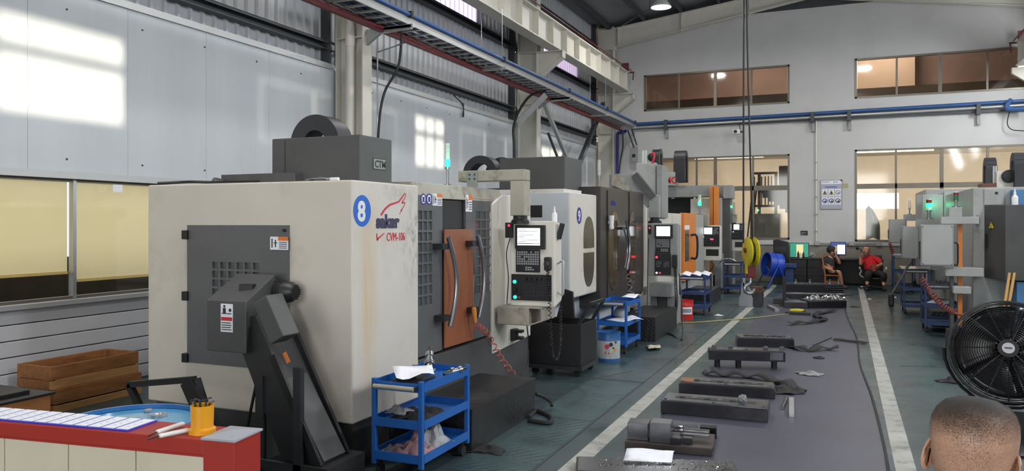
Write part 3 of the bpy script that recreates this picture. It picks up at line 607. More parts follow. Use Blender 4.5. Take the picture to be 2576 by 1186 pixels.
def control_panel(x0, x1, y, z0, z1, depth, parent, body='grimy', style=0):
    """CNC pendant whose face looks along -Y"""
    w, h = x1-x0, z1-z0
    def X(f): return x0+w*f
    def Z(f): return z1-h*f
    bd = MB().prism('X', [(y, z0), (y+depth, z0+0.05), (y+depth, z1-0.03), (y, z1)], x0, x1).to('pendant_box', body, parent, bevel=0.012)
    def fr(name, a, b, c, d, t, m, par=bd, bev=0.004): return MB().box(X(a), X(b), y-t, y, Z(d), Z(c)).to(name, m, par, bevel=bev)
    def keys(a, b, c, d, nc, nr, t0, m='key', f=0.72):
        g = MB(); kw = (b-a)/nc; kh = (d-c)/nr
        for i in range(nc):
            for j in range(nr):
                if random.random() < 0.93: g.box(X(a+kw*i), X(a+kw*(i+f)), y-t0-0.005, y-t0, Z(c+kh*(j+f)), Z(c+kh*j))
        return g.to('key', m, bd, kind='stuff')
    def knob(fx, fz, r, m='black', t0=0.012):
        MB().lathe([(0, -0.0), (r, -0.0), (r*0.85, -0.03), (0, -0.03)], (X(fx), y-t0, Z(fz)), 14, 'Y').to('knob', m, bd, smooth=True)
    def lamp(fx, fz, r, m): MB().lathe([(r, 0), (r, -0.012), (0, -0.015)], (X(fx), y-0.012, Z(fz)), 12, 'Y').to('lamp_button', m, bd)
    if style == 0:
        fr('screen_housing', 0.14, 0.80, 0.05, 0.33, 0.035, 'black')
        sc = MB().box(X(0.20), X(0.70), y-0.038, y-0.034, Z(0.285), Z(0.085)).to('screen', 'screen', bd)
        g = MB()
        for k in range(9):
            fz = 0.1+0.02*k; g.box(X(0.22), X(0.22+random.uniform(0.1, 0.44)), y-0.0385, y-0.038, Z(fz+0.006), Z(fz))
        g.box(X(0.2), X(0.7), y-0.0385, y-0.038, Z(0.27), Z(0.262)); g.to('screen_text', 'print_grey', bd, kind='stuff')
        fr('keyboard', 0.14, 0.68, 0.335, 0.60, 0.012, 'black'); keys(0.17, 0.67, 0.355, 0.52, 10, 6, 0.012); keys(0.36, 0.56, 0.535, 0.585, 4, 2, 0.012)
        fr('operator_panel', 0.04, 0.93, 0.625, 0.93, 0.012, 'black'); keys(0.32, 0.6, 0.73, 0.9, 5, 4, 0.012, 'print_dark', 0.6); keys(0.64, 0.9, 0.73, 0.9, 5, 4, 0.012, 'print_dark', 0.6)
        for f in (0.38, 0.48, 0.6, 0.7): knob(f, 0.675, 0.016)
        lamp(0.12, 0.715, 0.018, 'led_cyan'); lamp(0.13, 0.895, 0.018, 'led_cyan'); knob(0.13, 0.81, 0.026); lamp(0.22, 0.9, 0.014, 'led_off')
        MB().box(X(-0.07), X(0.08), y-0.05, y+0.02, Z(0.2), Z(0.02)).to('beacon_box', 'black', bd, bevel=0.005); MB().sphere((X(0.02), y-0.052, Z(0.055)), 0.012, 8, 6).to('beacon_light', 'led_red', bd)
    elif style == 1:
        fr('screen_housing', 0.24, 0.84, 0.03, 0.28, 0.03, 'black'); MB().box(X(0.31), X(0.76), y-0.034, y-0.03, Z(0.24), Z(0.06)).to('screen', 'screen', bd)
        fr('keyboard', 0.27, 0.76, 0.285, 0.56, 0.012, 'black'); keys(0.3, 0.74, 0.3, 0.46, 9, 6, 0.012); keys(0.45, 0.7, 0.48, 0.54, 4, 2, 0.012)
        fr('operator_panel', 0.25, 0.78, 0.565, 0.97, 0.012, 'black'); keys(0.3, 0.48, 0.72, 0.84, 4, 4, 0.012, 'print_grey', 0.5); keys(0.55, 0.74, 0.72, 0.84, 4, 4, 0.012, 'print_grey', 0.5)
        lamp(0.31, 0.64, 0.018, 'led_red'); lamp(0.31, 0.935, 0.016, 'screen'); lamp(0.42, 0.935, 0.012, 'led_red')
        MB().box(X(0.03), X(0.13), y-0.05, y+0.02, Z(0.2), Z(0.04)).to('beacon_box', 'black', bd, bevel=0.005); MB().sphere((X(0.09), y-0.052, Z(0.09)), 0.014, 8, 6).to('beacon_light', 'led_red', bd)
    else:
        fr('screen_housing', 0.08, 0.96, 0.04, 0.6, 0.02, 'black'); MB().box(X(0.2), X(0.6), y-0.024, y-0.02, Z(0.25), Z(0.07)).to('screen', 'screen', bd)
        keys(0.66, 0.92, 0.08, 0.28, 4, 4, 0.02); keys(0.2, 0.62, 0.265, 0.285, 7, 1, 0.02)
        for f in (0.2, 0.38, 0.5): knob(f, 0.42, 0.014, 'black', 0.02)
        keys(0.15, 0.6, 0.36, 0.55, 6, 3, 0.02, 'print_grey', 0.3); lamp(0.17, 0.33, 0.012, 'screen')
        if style == 2: MB().box(X(0.5), X(0.66), y-0.026, y-0.022, Z(0.42), Z(0.38)).to('red_readout', 'led_red', bd)
        fr('recess', 0.28, 0.92, 0.68, 0.87, 0.002, 'black')
    return bd
# ---------------------------------------------------------------- the nearest machine (number 8)
Y0 = px(887, 600, X=XF).y; X0 = px(372, 600, Y=Y0).x; ZT, ZB = 2.055, 0.318
yA, yB, yC, yD, yE = [px(u, 600, X=XF).y for u in (1052, 1113, 1186, 1240, 1335)]
m8 = root('machining_center', 'nearest big cream milling machine marked with a blue 8', 'machine', ((X0+XF)/2, (Y0+yE)/2, 0), 'machines of the window row')
dx0, dx1, dz0, dz1 = RY(Y0, 478, 567, 729, 922)
body = MB().box(X0, XF-0.0005, Y0, yA, ZB, ZT).to('side_housing', 'cream', m8, bevel=0.012)
MB().box(X0+0.02, XF-0.08, yA, yE-0.02, 0.55, ZT-0.1).to('core_housing', 'charcoal', m8)
MB().box(X0+0.05, XF-0.03, Y0+0.04, yE-0.05, 0.0, ZB).to('base', 'charcoal', m8)
hz = px(1100, 470, X=XF).z
MB().prism('Y', [(XF-0.75, hz+0.03), (XF-0.06, hz+0.03), (XF-0.02, hz-0.1), (XF-0.75, hz-0.1)], yA+0.002, yD+0.3).to('door_hood', 'grimy', m8, bevel=0.006)
# right cabinet
MB().prism('X', [(yD, 0.45), (yE, 0.5), (yE, hz-0.02), (yD+0.25, hz-0.02), (yD, hz-0.12)], X0+0.3, XF).to('end_housing', 'white_paint', m8, bevel=0.01)
MB().box(XF-0.5, XF-0.012, yA, yE-0.02, 0.0, 0.62).to('skirt_panel', 'charcoal', m8, bevel=0.004)
def front_paint():
    m = mat('front_paint', '#d2cec6', 0.4, var=0.04, vscale=1.5, dirt=0.3, dcol='#a89a84', dscale=1.4); nt = m.node_tree; N = nt.nodes; L = nt.links; b = N['Principled BSDF']
    cur = b.inputs['Base Color'].links[0].from_socket; tc = N.new('ShaderNodeTexCoord'); sp = N.new('ShaderNodeSeparateXYZ'); L.new(tc.outputs['Object'], sp.inputs[0])
    def bump(sock, c, w):
        a = N.new('ShaderNodeMath'); a.operation = 'SUBTRACT'; L.new(sock, a.inputs[0]); a.inputs[1].default_value = c; q = N.new('ShaderNodeMath'); q.operation = 'ABSOLUTE'; L.new(a.outputs[0], q.inputs[0])
        r = N.new('ShaderNodeMapRange'); r.interpolation_type = 'SMOOTHSTEP'; r.inputs[1].default_value = 0; r.inputs[2].default_value = w; r.inputs[3].default_value = 1; r.inputs[4].default_value = 0; L.new(q.outputs[0], r.inputs[0]); return r.outputs[0]
    oy = (Y0+yE)/2
    for yc, wy, zc, wz, sc, col, amt, lo, hi, st in ((yA-0.06, 0.24, 1.58, 0.5, 16, '#55524e', 0.75, 0.45, 0.62, (1, 1, 0.5)), (Y0+0.2, 0.16, 1.2, 1.1, 3, '#cdb285', 0.8, 0.25, 0.6, (1, 4, 0.3)), (Y0+0.6, 0.4, 2.0, 0.16, 12, '#8b8478', 0.5, 0.4, 0.65, (1, 1, 1))):
        mp = N.new('ShaderNodeMapping'); mp.inputs['Scale'].default_value = st; L.new(tc.outputs['Object'], mp.inputs[0]); n = N.new('ShaderNodeTexNoise'); n.inputs['Scale'].default_value = sc; n.inputs['Detail'].default_value = 8; n.inputs['Roughness'].default_value = 0.7; L.new(mp.outputs[0], n.inputs[0])
        r = N.new('ShaderNodeMapRange'); r.inputs[1].default_value = lo; r.inputs[2].default_value = hi; r.inputs[4].default_value = amt; L.new(n.outputs[0], r.inputs[0])
        a = N.new('ShaderNodeMath'); a.operation = 'MULTIPLY'; L.new(bump(sp.outputs[1], yc-oy, wy), a.inputs[0]); L.new(bump(sp.outputs[2], zc, wz), a.inputs[1]); c = N.new('ShaderNodeMath'); c.operation = 'MULTIPLY'; L.new(a.outputs[0], c.inputs[0]); L.new(r.outputs[0], c.inputs[1])
        x = N.new('ShaderNodeMix'); x.data_type = 'RGBA'; L.new(c.outputs[0], x.inputs[0]); L.new(cur, x.inputs[6]); x.inputs[7].default_value = lin(col); cur = x.outputs[2]
    L.new(cur, b.inputs['Base Color'])
front_paint(); MB().box(XF-0.004, XF, Y0+0.012, yA-0.004, ZB+0.012, ZT-0.012).to('front_panel', 'front_paint', m8)
# side door with lattice window
d = MB(); gx0, gx1, gz0, gz1 = RY(Y0, 541, 660, 660, 745)
P = lattice(d, 'Y', Y0-0.03, 0.03, dx0, dx1, dz0, dz1, gx0, gx1, gz0, gz1, 6, 4, 0.016)
sd = d.to('side_door', 'door_grey', m8); panes(P, 'Y', Y0-0.012, 'pane_grey', sd)
MB().box(gx0, gx1, Y0-0.006, Y0-0.004, gz0, gz1).to('door_lining', 'steel', sd)
for v in (591, 744, 899):
    q = px(477, v, Y=Y0); MB().box(q.x-0.03, q.x+0.022, Y0-0.055, Y0, q.z-0.035, q.z+0.035).to('hinge', 'black', sd, bevel=0.004)
x0, x1, z0, z1 = RY(Y0-0.03, 680, 596, 725, 629); warning_sticker(sd, '-Y', Y0-0.03, x0, x1, z0, z1)
q = px(724, 580, Y=Y0); MB().cyl((q.x, Y0-0.05, q.z), (q.x, Y0-0.02, q.z), 0.012, n=8).to('lock', 'black', sd)
# logo, number and lettering on the front
q = px(911, 531, X=XF); rr = (px(911, 491, X=XF).z-px(911, 571, X=XF).z)/2
bd8 = MB().prism('X', circ(q.y, q.z, rr*0.97, rr), XF, XF+0.0015).to('number_disc', 'print_blue', m8)
text_mb('8', rr*1.75, '+X', q.y-rr*0.53, q.z-rr*0.62, XF+0.003, bold=0.006, sx=0.98).to('number', 'white', m8)
a, b, z0, z1 = RX(XF, 946, 541, 1006, 575)
text_mb('saker', (z1-z0)*1.32, '+X', a, z0+0.008, XF+0.002, bold=0.0075, sx=(b-a)/(z1-z0)/1.32/2.30).to('lettering', 'logo_navy', m8)
a, b, z0, z1 = RX(XF, 972, 584, 1020, 606)
text_mb('CVM-106', (z1-z0)*1.35, '+X', a, z0, XF+0.002, sx=(b-a)/(z1-z0)/1.35/4.05).to('lettering', 'logo_red', m8)
def stroke(pts, wd): 
    P = [px(u, v, X=XF+0.002) for u, v in pts]; mb = MB(); n = len(P)
    for i in range(n-1):
        p, q = P[i], P[i+1]; dd = (q-p).normalized(); nn = Vector((0, -dd.z, dd.y)); w0 = wd[i]/2; w1 = wd[i+1]/2
        mb.add([(XF+0.001, *(p+nn*w0).yz), (XF+0.001, *(p-nn*w0).yz), (XF+0.001, *(q-nn*w1).yz), (XF+0.001, *(q+nn*w1).yz), (XF+0.003, *(p+nn*w0).yz), (XF+0.003, *(p-nn*w0).yz), (XF+0.003, *(q-nn*w1).yz), (XF+0.003, *(q+nn*w1).yz)],
               [(0, 1, 2, 3), (4, 7, 6, 5), (0, 4, 5, 1), (2, 6, 7, 3), (1, 5, 6, 2), (0, 3, 7, 4)])
    return mb
stroke([(959, 541), (968, 527), (980, 516), (992, 512), (1003, 508), (1011, 498), (1018, 487), (1021, 488), (1019, 498), (1011, 511), (1019, 510), (1017, 518), (1008, 531), (1012, 527), (1005, 540)],
       [0.02, 0.018, 0.016, 0.014, 0.014, 0.014, 0.008, 0.006, 0.006, 0.01, 0.008, 0.006, 0.006, 0.006, 0.004]).to('bird_emblem', 'logo_red', m8)
stroke([(948, 588), (949, 605), (952, 600), (967, 587)], [0.012, 0.014, 0.014, 0.006]).to('tick_mark', 'logo_red', m8)
# top electrical box with plate and arch
tx0, tx1, tz0, tz1 = RY(5.0, 684, 344, 906, 455); ty1 = px(986, 400, X=tx1).y
tb = MB().box(tx0, tx1, 5.0, ty1, ZT, tz1).to('spindle_cover', 'charcoal', m8, bevel=0.008)
MB().box(tx0+0.13, tx0+0.135, 4.998, 5.002, ZT+0.02, tz1-0.02).to('cover_seam', 'black', tb)
a, b, z0, z1 = RX(tx1, 938, 399, 971, 428)
MB().box(tx1, tx1+0.003, a, b, z0, z1).to('name_plate', 'dark_steel', tb); MB().box(tx1+0.003, tx1+0.004, a+0.008, b-0.008, z0+0.008, z1-0.008).to('plate_field', 'grey_paint', tb)
text_mb('CTM', (z1-z0)*0.85, '+X', a+0.02, z0+(z1-z0)*0.2, tx1+0.0045, bold=0.002, sx=(b-a-0.04)/((z1-z0)*0.85)/1.95).to('lettering', 'black', tb)
q = px(800, 345, Y=5.35); R1 = px(800, 290, Y=5.35).z-tz1
arch(MB(), 'Y', (q.x, 5.4, tz1-0.02), 0.115, R1+0.02, 0.2, 20).to('cable_arch', 'drag_chain', m8, smooth=True)
x0, x1, z0, z1 = RY(4.9, 556, 438, 690, 460); MB().box(x0, x1+0.2, 4.9, 5.6, ZT, z1).to('rear_duct', 'charcoal', m8, bevel=0.004)
p0 = px(535, 455, Y=4.85); MB().tube(spline([(p0.x+0.12, 4.85, ZT+0.03), (p0.x+0.02, 4.85, ZT+0.05), (p0.x, 4.85, ZT+0.01), (p0.x, 4.85, ZT-0.02)], 5), 0.014, 6).to('pipe_elbow', 'steel', m8, smooth=True)
MB().tube(spline([(X0+0.05, Y0+0.05, ZT+0.015), (X0+0.25, Y0+0.2, ZT+0.03), (X0+0.6, Y0+0.12, ZT+0.015), (X0+1.0, Y0+0.15, ZT+0.012)], 6), 0.013, 6).to('top_cable', 'black', m8, smooth=True)
# sliding doors
def door(ua, ub, v0, v1, ga, gb, gv0, gv1, plane):
    a, b, _, _ = RX(plane, ua, 600, ub, 610); zz0, zz1 = 0.645, hz-0.08
    c, e, _, _ = RX(plane, ga, 600, gb, 610); um = (ga+gb)/2; y1, y0 = px(um, gv0, X=plane).z, px(um, gv1, X=plane).z
    mb = MB(); P = lattice(mb, 'X', plane, 0.03, a, b, zz0, zz1, c, e, y0, y1, 3, 9, 0.018)
    o = mb.to('sliding_door', 'door_grey', m8); panes(P, 'X', plane-0.012, 'pane_grey', o); MB().box(plane-0.05, plane-0.035, a, b, zz0, zz1).to('door_lining', 'black', o); return o
d1 = door(1052, 1113, 490, 890, 1052, 1087, 531, 768, XF-0.01); d2 = door(1172, 1238, 490, 830, 1197, 1235, 533, 735, XF-0.025)
a, b, z0, z1 = RX(XF-0.04, 1113, 495, 1172, 577); MB().box(XF-0.06, XF-0.05, yB-0.01, yC, 0.645, z1).to('door_opening', 'black', m8)
for u0, u1, v0, v1 in ((1058, 1071, 487, 516), (1072, 1086, 487, 516)):
    a, b, z0, z1 = RX(XF-0.01, u0, v0, u1, v1); MB().prism('X', circ((a+b)/2, (z0+z1)/2, (b-a)/2, (z1-z0)/2, 18), XF-0.01, XF-0.008).to('safety_sign', 'logo_blue', d1); MB().prism('X', circ((a+b)/2, (z0+z1)/2, (b-a)*0.36, (z1-z0)*0.38, 14), XF-0.008, XF-0.007).to('sign_field', 'paper', d1)
    MB().box(XF-0.007, XF-0.006, (a+b)/2-(b-a)*0.18, (a+b)/2+(b-a)*0.18, z0+(z1-z0)*0.25, z0+(z1-z0)*0.7).to('sign_print', 'logo_blue', d1)
a, b, z0, z1 = RX(XF-0.01, 1088, 488, 1112, 518); warning_sticker(d1, '+X', XF-0.01, a, b, z0, z1)
a, b, z0, z1 = RX(XF-0.02, 1172, 491, 1188, 533); warning_sticker(d2, '+X', XF-0.024, a, b, z0, z1)
def handle(u0, v0, u1, v1, bow, par):
    A = px(u0, v0, X=XF+0.09); B = px(u1, v1, X=XF+0.09); pts = []
    for k in range(13):
        t = k/12; p = A.lerp(B, t); p.y += bow*math.sin(math.pi*t)*0.1; p.x += 0.02*math.sin(math.pi*t); pts.append(p)
    h = MB().tube(pts, 0.021, 10).to('handle', 'steel', par, smooth=True)
    for t in (0.1, 0.9):
        p = A.lerp(B, t); MB().box(XF-0.03, XF+0.09, p.y-0.1, p.y+0.01, p.z-0.025, p.z+0.025).to('handle_mount', 'black', h)
handle(1128, 598, 1132, 822, 1.0, d1); handle(1201, 592, 1204, 800, 1.0, d2)
# control arm on the roof
ya = 7.02; x0, x1, z0, z1 = RY(ya, 1152, 428, 1319, 456)
arm = MB().box(x0, x1, ya, ya+0.16, z0, z1).to('pendant_arm', 'grimy', m8, bevel=0.01)
xa, xb, zz0, zz1 = RY(ya, 1278, 456, 1319, 543); MB().box(xa+0.02, xb, ya+0.005, ya+0.155, zz0, z0).to('arm_drop', 'grimy', arm, bevel=0.008)
MB().lathe([(0.09, 0), (0.09, 0.03), (0.07, 0.05), (0.07, 0.1), (0.0, 0.1)], ((xa+xb)/2+0.01, ya+0.08, zz0-0.08), 16).to('swivel', 'black', arm, smooth=True)
xa, xb, zz0, zz1 = RY(ya, 1176, 432, 1202, 485); MB().box(xa, xb, ya-0.012, ya, zz0, zz1).to('arm_bracket', 'grey_paint', arm)
g = MB()
for fx in (0.25, 0.75):
    for fz in (0.15, 0.35, 0.8): g.cyl((xa+(xb-xa)*fx, ya-0.02, zz1-(zz1-zz0)*fz), (xa+(xb-xa)*fx, ya-0.01, zz1-(zz1-zz0)*fz), 0.008, n=6)
g.to('bolt', 'black', arm, kind='stuff')
yp = 7.12; x0, x1, z0, z1 = RY(yp, 1283, 556, 1396, 772)
px8 = (x0, x1, z0, z1); pend = control_panel(x0, x1, yp, z0, z1, 0.2, m8, 'white_paint', 0)
# pendant accessories
h = MB().tube(spline([(x1, yp+0.07, z1-0.42), (x1+0.06, yp+0.07, z1-0.40), (x1+0.065, yp+0.07, z1-0.55), (x1+0.06, yp+0.07, z1-0.72), (x1, yp+0.07, z1-0.7)], 5), 0.009, 8).to('grab_handle', 'alu', pend, smooth=True)
q = px(1408, 582, Y=yp+0.1); MB().obox((x1+0.03, yp+0.08, q.z), (0.04, 0.05, 0.16), Matrix.Rotation(0.25, 3, 'Y')).to('card_reader', 'black', pend, bevel=0.006)
q = px(1381, 660, Y=yp); hw = MB().box(q.x-0.032, q.x+0.032, yp-0.06, yp, q.z-0.08, q.z+0.05).to('hand_wheel_box', 'black', pend, bevel=0.01)
MB().lathe([(0.026, 0), (0.026, -0.02), (0.0, -0.024)], (q.x, yp-0.06, q.z-0.015), 16, 'Y').to('hand_wheel', 'dark_steel', hw, smooth=True)
A = (q.x, yp-0.04, q.z-0.08); c1 = px(1382, 760, Y=yp-0.05); c2 = px(1388, 880, Y=yp-0.02); c3 = px(1399, 905, Y=yp); c4 = px(1409, 860, Y=yp+0.02); c5 = px(1410, 770, Y=yp+0.05)
MB().tube(coil([A, c1, c2, c3, c4, c5], 0.014, 60, 7), 0.004, 5).to('coiled_cord', 'black', hw, smooth=True)
MB().tube(spline([px(1283, 600, Y=yp-0.03), px(1274, 640, Y=yp-0.02), px(1279, 700, Y=yp-0.02), px(1275, 765, Y=yp)], 6), 0.005, 6).to('beacon_cable', 'black', pend, smooth=True)
# tray under the pendant
x0, x1, z0, z1 = RY(yp-0.05, 1255, 772, 1366, 818)
tr = MB().box(x0, x1-0.13, yp-0.1, yp+0.25, z0, z1).to('tool_tray', 'grimy', m8, bevel=0.01)
MB().prism('Y', [(x1-0.13, z0), (x1+0.01, z0+0.05), (x1+0.02, z1), (x1+0.01, z1), (x1, z0+0.06), (x1-0.13, z0+0.012)], yp-0.1, yp+0.25).box(x1-0.13, x1+0.02, yp-0.1, yp+0.25, z1-0.01, z1).to('tray_shelf', 'grimy', tr)
q = px(1291, 842, X=XF+0.01); MB().box(XF, XF+0.05, q.y-0.05, q.y+0.05, q.z-0.06, q.z+0.06).box(XF, XF+0.11, q.y-0.02, q.y+0.06, q.z-0.05, q.z-0.02).box(XF, XF+0.11, q.y-0.02, q.y+0.06, q.z+0.02, q.z+0.05).to('hose_hook', 'black', m8, bevel=0.004)
MB().tube(spline([px(1325, 815, Y=yp), px(1330, 870, X=XF+0.1), px(1326, 920, X=XF+0.15), px(1308, 950, X=XF+0.15)], 6), 0.006, 6).to('power_cable', 'black', m8, smooth=True)
tower('thin signal tower glowing green on the roof of the nearest machine', *px(1126, 466, Y=6.3).xy, hz+0.03, px(1126, 362, Y=6.3).z-hz-0.04, r=0.021)
# copper-coloured board between the doors
a, b, z0, z1 = RX(XF+0.0, 1115, 577, 1187, 856)
one('plywood_board', MB().box(XF+0.002, XF+0.016, a, b, 0.66, z1), 'copper_board', 'reddish brown plywood board wedged between the sliding doors of the nearest machine', 'board', bevel=0.002)
# air gun with coiled hose
q = px(1192, 790, X=XF+0.1)
ag = root('air_gun', 'orange air blow gun hanging by the door handle, on a red spiral hose', 'air gun', q)
MB().tube([q+Vector((0, -0.0, 0.06)), q+Vector((0, 0.005, 0.02)), q+Vector((0, 0.03, -0.08))], [0.02, 0.024, 0.016], 8).to('grip', 'hose_orange', ag, smooth=True)
MB().tube([q+Vector((0, 0, 0.06)), q+Vector((0, -0.01, 0.2)), q+Vector((0, 0.01, 0.36))], 0.005, 6).to('nozzle', 'steel', ag, smooth=True)
s0 = q+Vector((0.0, 0.035, -0.1)); s1 = px(1225, 840, X=XF+0.13); s2 = px(1255, 895, X=XF+0.2); s3 = px(1290, 942, X=XF+0.22)
MB().tube(coil([s0, s1, s2, s3], 0.028, 11, 12), 0.0055, 6).to('spiral_hose', 'hose_red', ag, smooth=True)
# diamond plate step in front
pf = root('step_platform', 'black tread plate step in front of the nearest machine', 'platform', (-2.87, 5.95, 0))
MB().box(-3.16, -2.6, 5.31, 6.62, 0.0, 0.325).to('plate_box', 'tread_black', pf, bevel=0.005)
MB().box(-3.17, -2.595, 5.305, 6.625, 0.318, 0.33).to('top_plate', 'tread_black', pf)
# hose end on the floor
q = [px(u, v, Z=0.02) for u, v in ((1330, 1050), (1350, 1035), (1385, 1050), (1382, 1065), (1350, 1062))]
MBh = MB().tube(spline([px(1348, 992, Z=0.14), px(1368, 1000, Z=0.1), px(1386, 1012, Z=0.06), px(1388, 1022, Z=0.03)], 6), 0.016, 8)
o = root('rubber_hose', 'black rubber hose curling on the floor at the end of the tread plate step', 'hose', (q[2].x, q[2].y, 0))
MBh.to('hose_end', 'rubber', o, smooth=True); MB().tube(spline(q+[px(1330, 1058, Z=0.02)], 8), 0.02, 8).to('hose_loop', 'rubber', o, smooth=True)
# small things lying on the roof of the machine
one('crumpled_rag', MB().grid(lambda i, j: (tx1-0.32+0.035*i, Y0+0.12+0.03*j+0.01*random.random(), ZT+0.004+0.03*random.random()), 7, 4), 'cloth_grey', 'crumpled rag on the roof edge of the nearest machine', 'rag', solid=0.004)
one('spray_can', MB().cyl((tx1-0.06, Y0+0.1, ZT+0.014), (tx1+0.02, Y0+0.08, ZT+0.014), 0.012, n=12), 'paper', 'small white tube lying on the roof corner of the nearest machine', 'tube', smooth=True)
# bottle standing on the pendant
def bottle(x, y, z, label, s=1.0):
    b = root('squeeze_bottle', label, 'bottle', (x, y, z), 'squeeze bottles')
    MB().lathe([(0, 0), (0.028*s, 0), (0.028*s, 0.075*s), (0.02*s, 0.09*s), (0.008*s, 0.1*s)], (x, y, z), 14).to('bottle_body', 'white', b, smooth=True)
    MB().lathe([(0.012*s, 0.095*s), (0.012*s, 0.11*s), (0.003*s, 0.16*s), (0, 0.16*s)], (x, y, z), 10).to('spout', 'white', b, smooth=True)
bottle(px8[1]-0.04, yp+0.1, px8[3]-0.012, 'white squeeze bottle on top of the control box by the tray')
# ---------------------------------------------------------------- chip conveyor beside machine 8
cv = root('chip_conveyor', 'dark steel chip conveyor slanting up to a discharge head at the nearest machine', 'conveyor', (-3.5, 4.2, 0))
YN, YO = 4.18, 4.46
def cxz(u, v, Y): q = px(u, v, Y=Y); return (q.x, q.z)
t0, t1 = cxz(675, 700, YO), cxz(866, 1143, YO); dx, dz = t1[0]-t0[0], t1[1]-t0[1]
hd = -0.30
tq = (t0[0]+dx*0.2, t0[1]+dz*0.2)
MB().prism('Y', [tq, t1, (t1[0]+hd, t1[1]), (tq[0]+hd*0.8, tq[1])], YN, YO).to('trough', 'dark_steel', cv)
R = MB()
for Y, fs in ((YN-0.012, 0.42), (YO+0.012, 0.0)): R.bar((t0[0]+dx*fs+0.012, Y, t0[1]+dz*fs+0.01), (t1[0]+0.012, Y, t1[1]), 0.028, 0.05)
R.to('trough_rail', 'black', cv)
MB().bar(((t0[0]+t1[0])/2+0.02, (YN+YO)/2, (t0[1]+t1[1])/2-0.05), (t1[0]+0.02, (YN+YO)/2, t1[1]+0.02), YO-YN-0.04, 0.012, up=(1, 0, 0.58)).to('cover_plate', 'charcoal', cv)
hx0, hx1 = cxz(520, 800, 4.12)[0], cxz(613, 800, 4.12)[0]; hz0, hz1 = cxz(560, 886, 4.12)[1], cxz(560, 757, 4.12)[1]; hz2 = cxz(640, 690, 4.44)[1]
def hex_house():
    xa, xb = hx0, hx1+0.02; yb = 4.47; xc = xb+0.1
    vs = [(xa, 4.12, hz0), (xb, 4.12, hz0), (xb-0.03, yb, hz0+0.02), (xa-0.03, yb, hz0), (xa, 4.12, hz1), (xb, 4.12, hz1), (xb-0.05, yb, hz2), (xa-0.05, yb, hz2)]
    return MB().add(vs, [(0, 3, 2, 1), (4, 5, 6, 7), (0, 1, 5, 4), (1, 2, 6, 5), (2, 3, 7, 6), (3, 0, 4, 7)])
hh = hex_house().to('discharge_head', 'charcoal', cv, bevel=0.006)
x0, x1, z0, z1 = RY(4.12, 556, 765, 586, 836)
MB().box(x0, x1, 4.117, 4.12, z0, z1).to('sticker', 'paper', hh); MB().box(x0+0.004, x1-0.004, 4.116, 4.118, z0+(z1-z0)*0.40, z0+(z1-z0)*0.53).to('sticker_strip', 'print_red', hh)
g = MB()
for k in range(4): g.box(x0+0.008, x1-0.01-0.006*(k % 2), 4.1155, 4.118, z0+(z1-z0)*(0.07+0.08*k), z0+(z1-z0)*(0.1+0.08*k))
g.box(x0+0.01, x1-0.01, 4.1155, 4.118, z0+(z1-z0)*0.64, z0+(z1-z0)*0.67).box(x0+0.02, x0+0.045, 4.1155, 4.118, z0+(z1-z0)*0.67, z0+(z1-z0)*0.85).cyl((x0+0.033, 4.1155, z0+(z1-z0)*0.91), (x0+0.033, 4.118, z0+(z1-z0)*0.91), 0.009, n=10).cyl((x1-0.022, 4.1155, z0+(z1-z0)*0.78), (x1-0.022, 4.118, z0+(z1-z0)*0.78), 0.012, n=10)
g.to('print', 'print_dark', hh, kind='stuff')
q = px(620, 726, Y=4.28); MB().obox((q.x+0.01, 4.28, q.z), (0.1, 0.06, 0.06), 0.3).to('sensor_box', 'black', hh, bevel=0.005)
a = px(688, 800, Y=4.14); cdir = Vector((dx, 0, dz)).normalized()
MB().bar(Vector((a.x-0.04, 4.13, a.z+0.13)), Vector((a.x-0.04, 4.13, a.z+0.13))+cdir*0.3, 0.16, 0.13, up=(1, 0, 0.58)).to('drive_guard', 'charcoal', cv, bevel=0.008)
q = px(722, 735, Y=4.5)
MB().lathe([(0.0, 0), (0.062, 0), (0.075, 0.03), (0.075, 0.2), (0.05, 0.24), (0, 0.24)], (q.x-0.16, 4.495, q.z), 18, 'X').to('motor', 'dark_steel', cv, smooth=True)
fins = MB()
for k in range(5): fins.lathe([(0.07, 0.0), (0.083, 0.0), (0.083, 0.006), (0.07, 0.006)], (q.x-0.12+0.025*k, 4.495, q.z), 18, 'X', False)
fins.to('cooling_fin', 'dark_steel', cv); fg = MB()
for i in range(-3, 4):
    for j in range(-3, 4):
        if i*i+j*j < 11: fg.box(q.x+0.08, q.x+0.084, 4.495+i*0.016-0.005, 4.495+i*0.016+0.005, q.z+j*0.016-0.005, q.z+j*0.016+0.005)
fg.to('fan_grille', 'black', cv, kind='stuff')
x0, x1, z0, z1 = RY(YN, 712, 888, 722, 912); MB().obox((x0+0.03, YN-0.002, (z0+z1)/2), (0.03, 0.003, 0.075), Matrix.Rotation(-0.5, 3, 'Y')).to('caution_label', 'sticker_orange', cv)
lg = MB()
for u, v0, v1, Y in ((751, 925, 1148, YN-0.03), (656, 945, 1140, YN)):
    xa = px(u, v0, Y=Y).x; L = MB().box(xa-0.03, xa+0.03, Y-0.02, Y+0.02, 0.0, px(u, v0, Y=Y).z).to('support_leg', 'dark_steel', cv)
a = px(649, 945, Y=YN); b = px(622, 1075, Y=YN); MB().bar(a, b, 0.014).to('brace', 'black', cv)
MB().box(px(640, 1130, Y=YN).x, px(835, 1120, Y=YN).x, YN-0.05, YN-0.02, 0.1, 0.16).box(px(640, 1130, Y=YN).x, px(700, 1120, Y=YN).x, YN-0.02, YO+0.05, 0.0, 0.1).box(t1[0]+hd, t1[0]+0.1, YN-0.02, YO+0.1, 0.0, t1[1]).to('base_frame', 'dark_steel', cv)
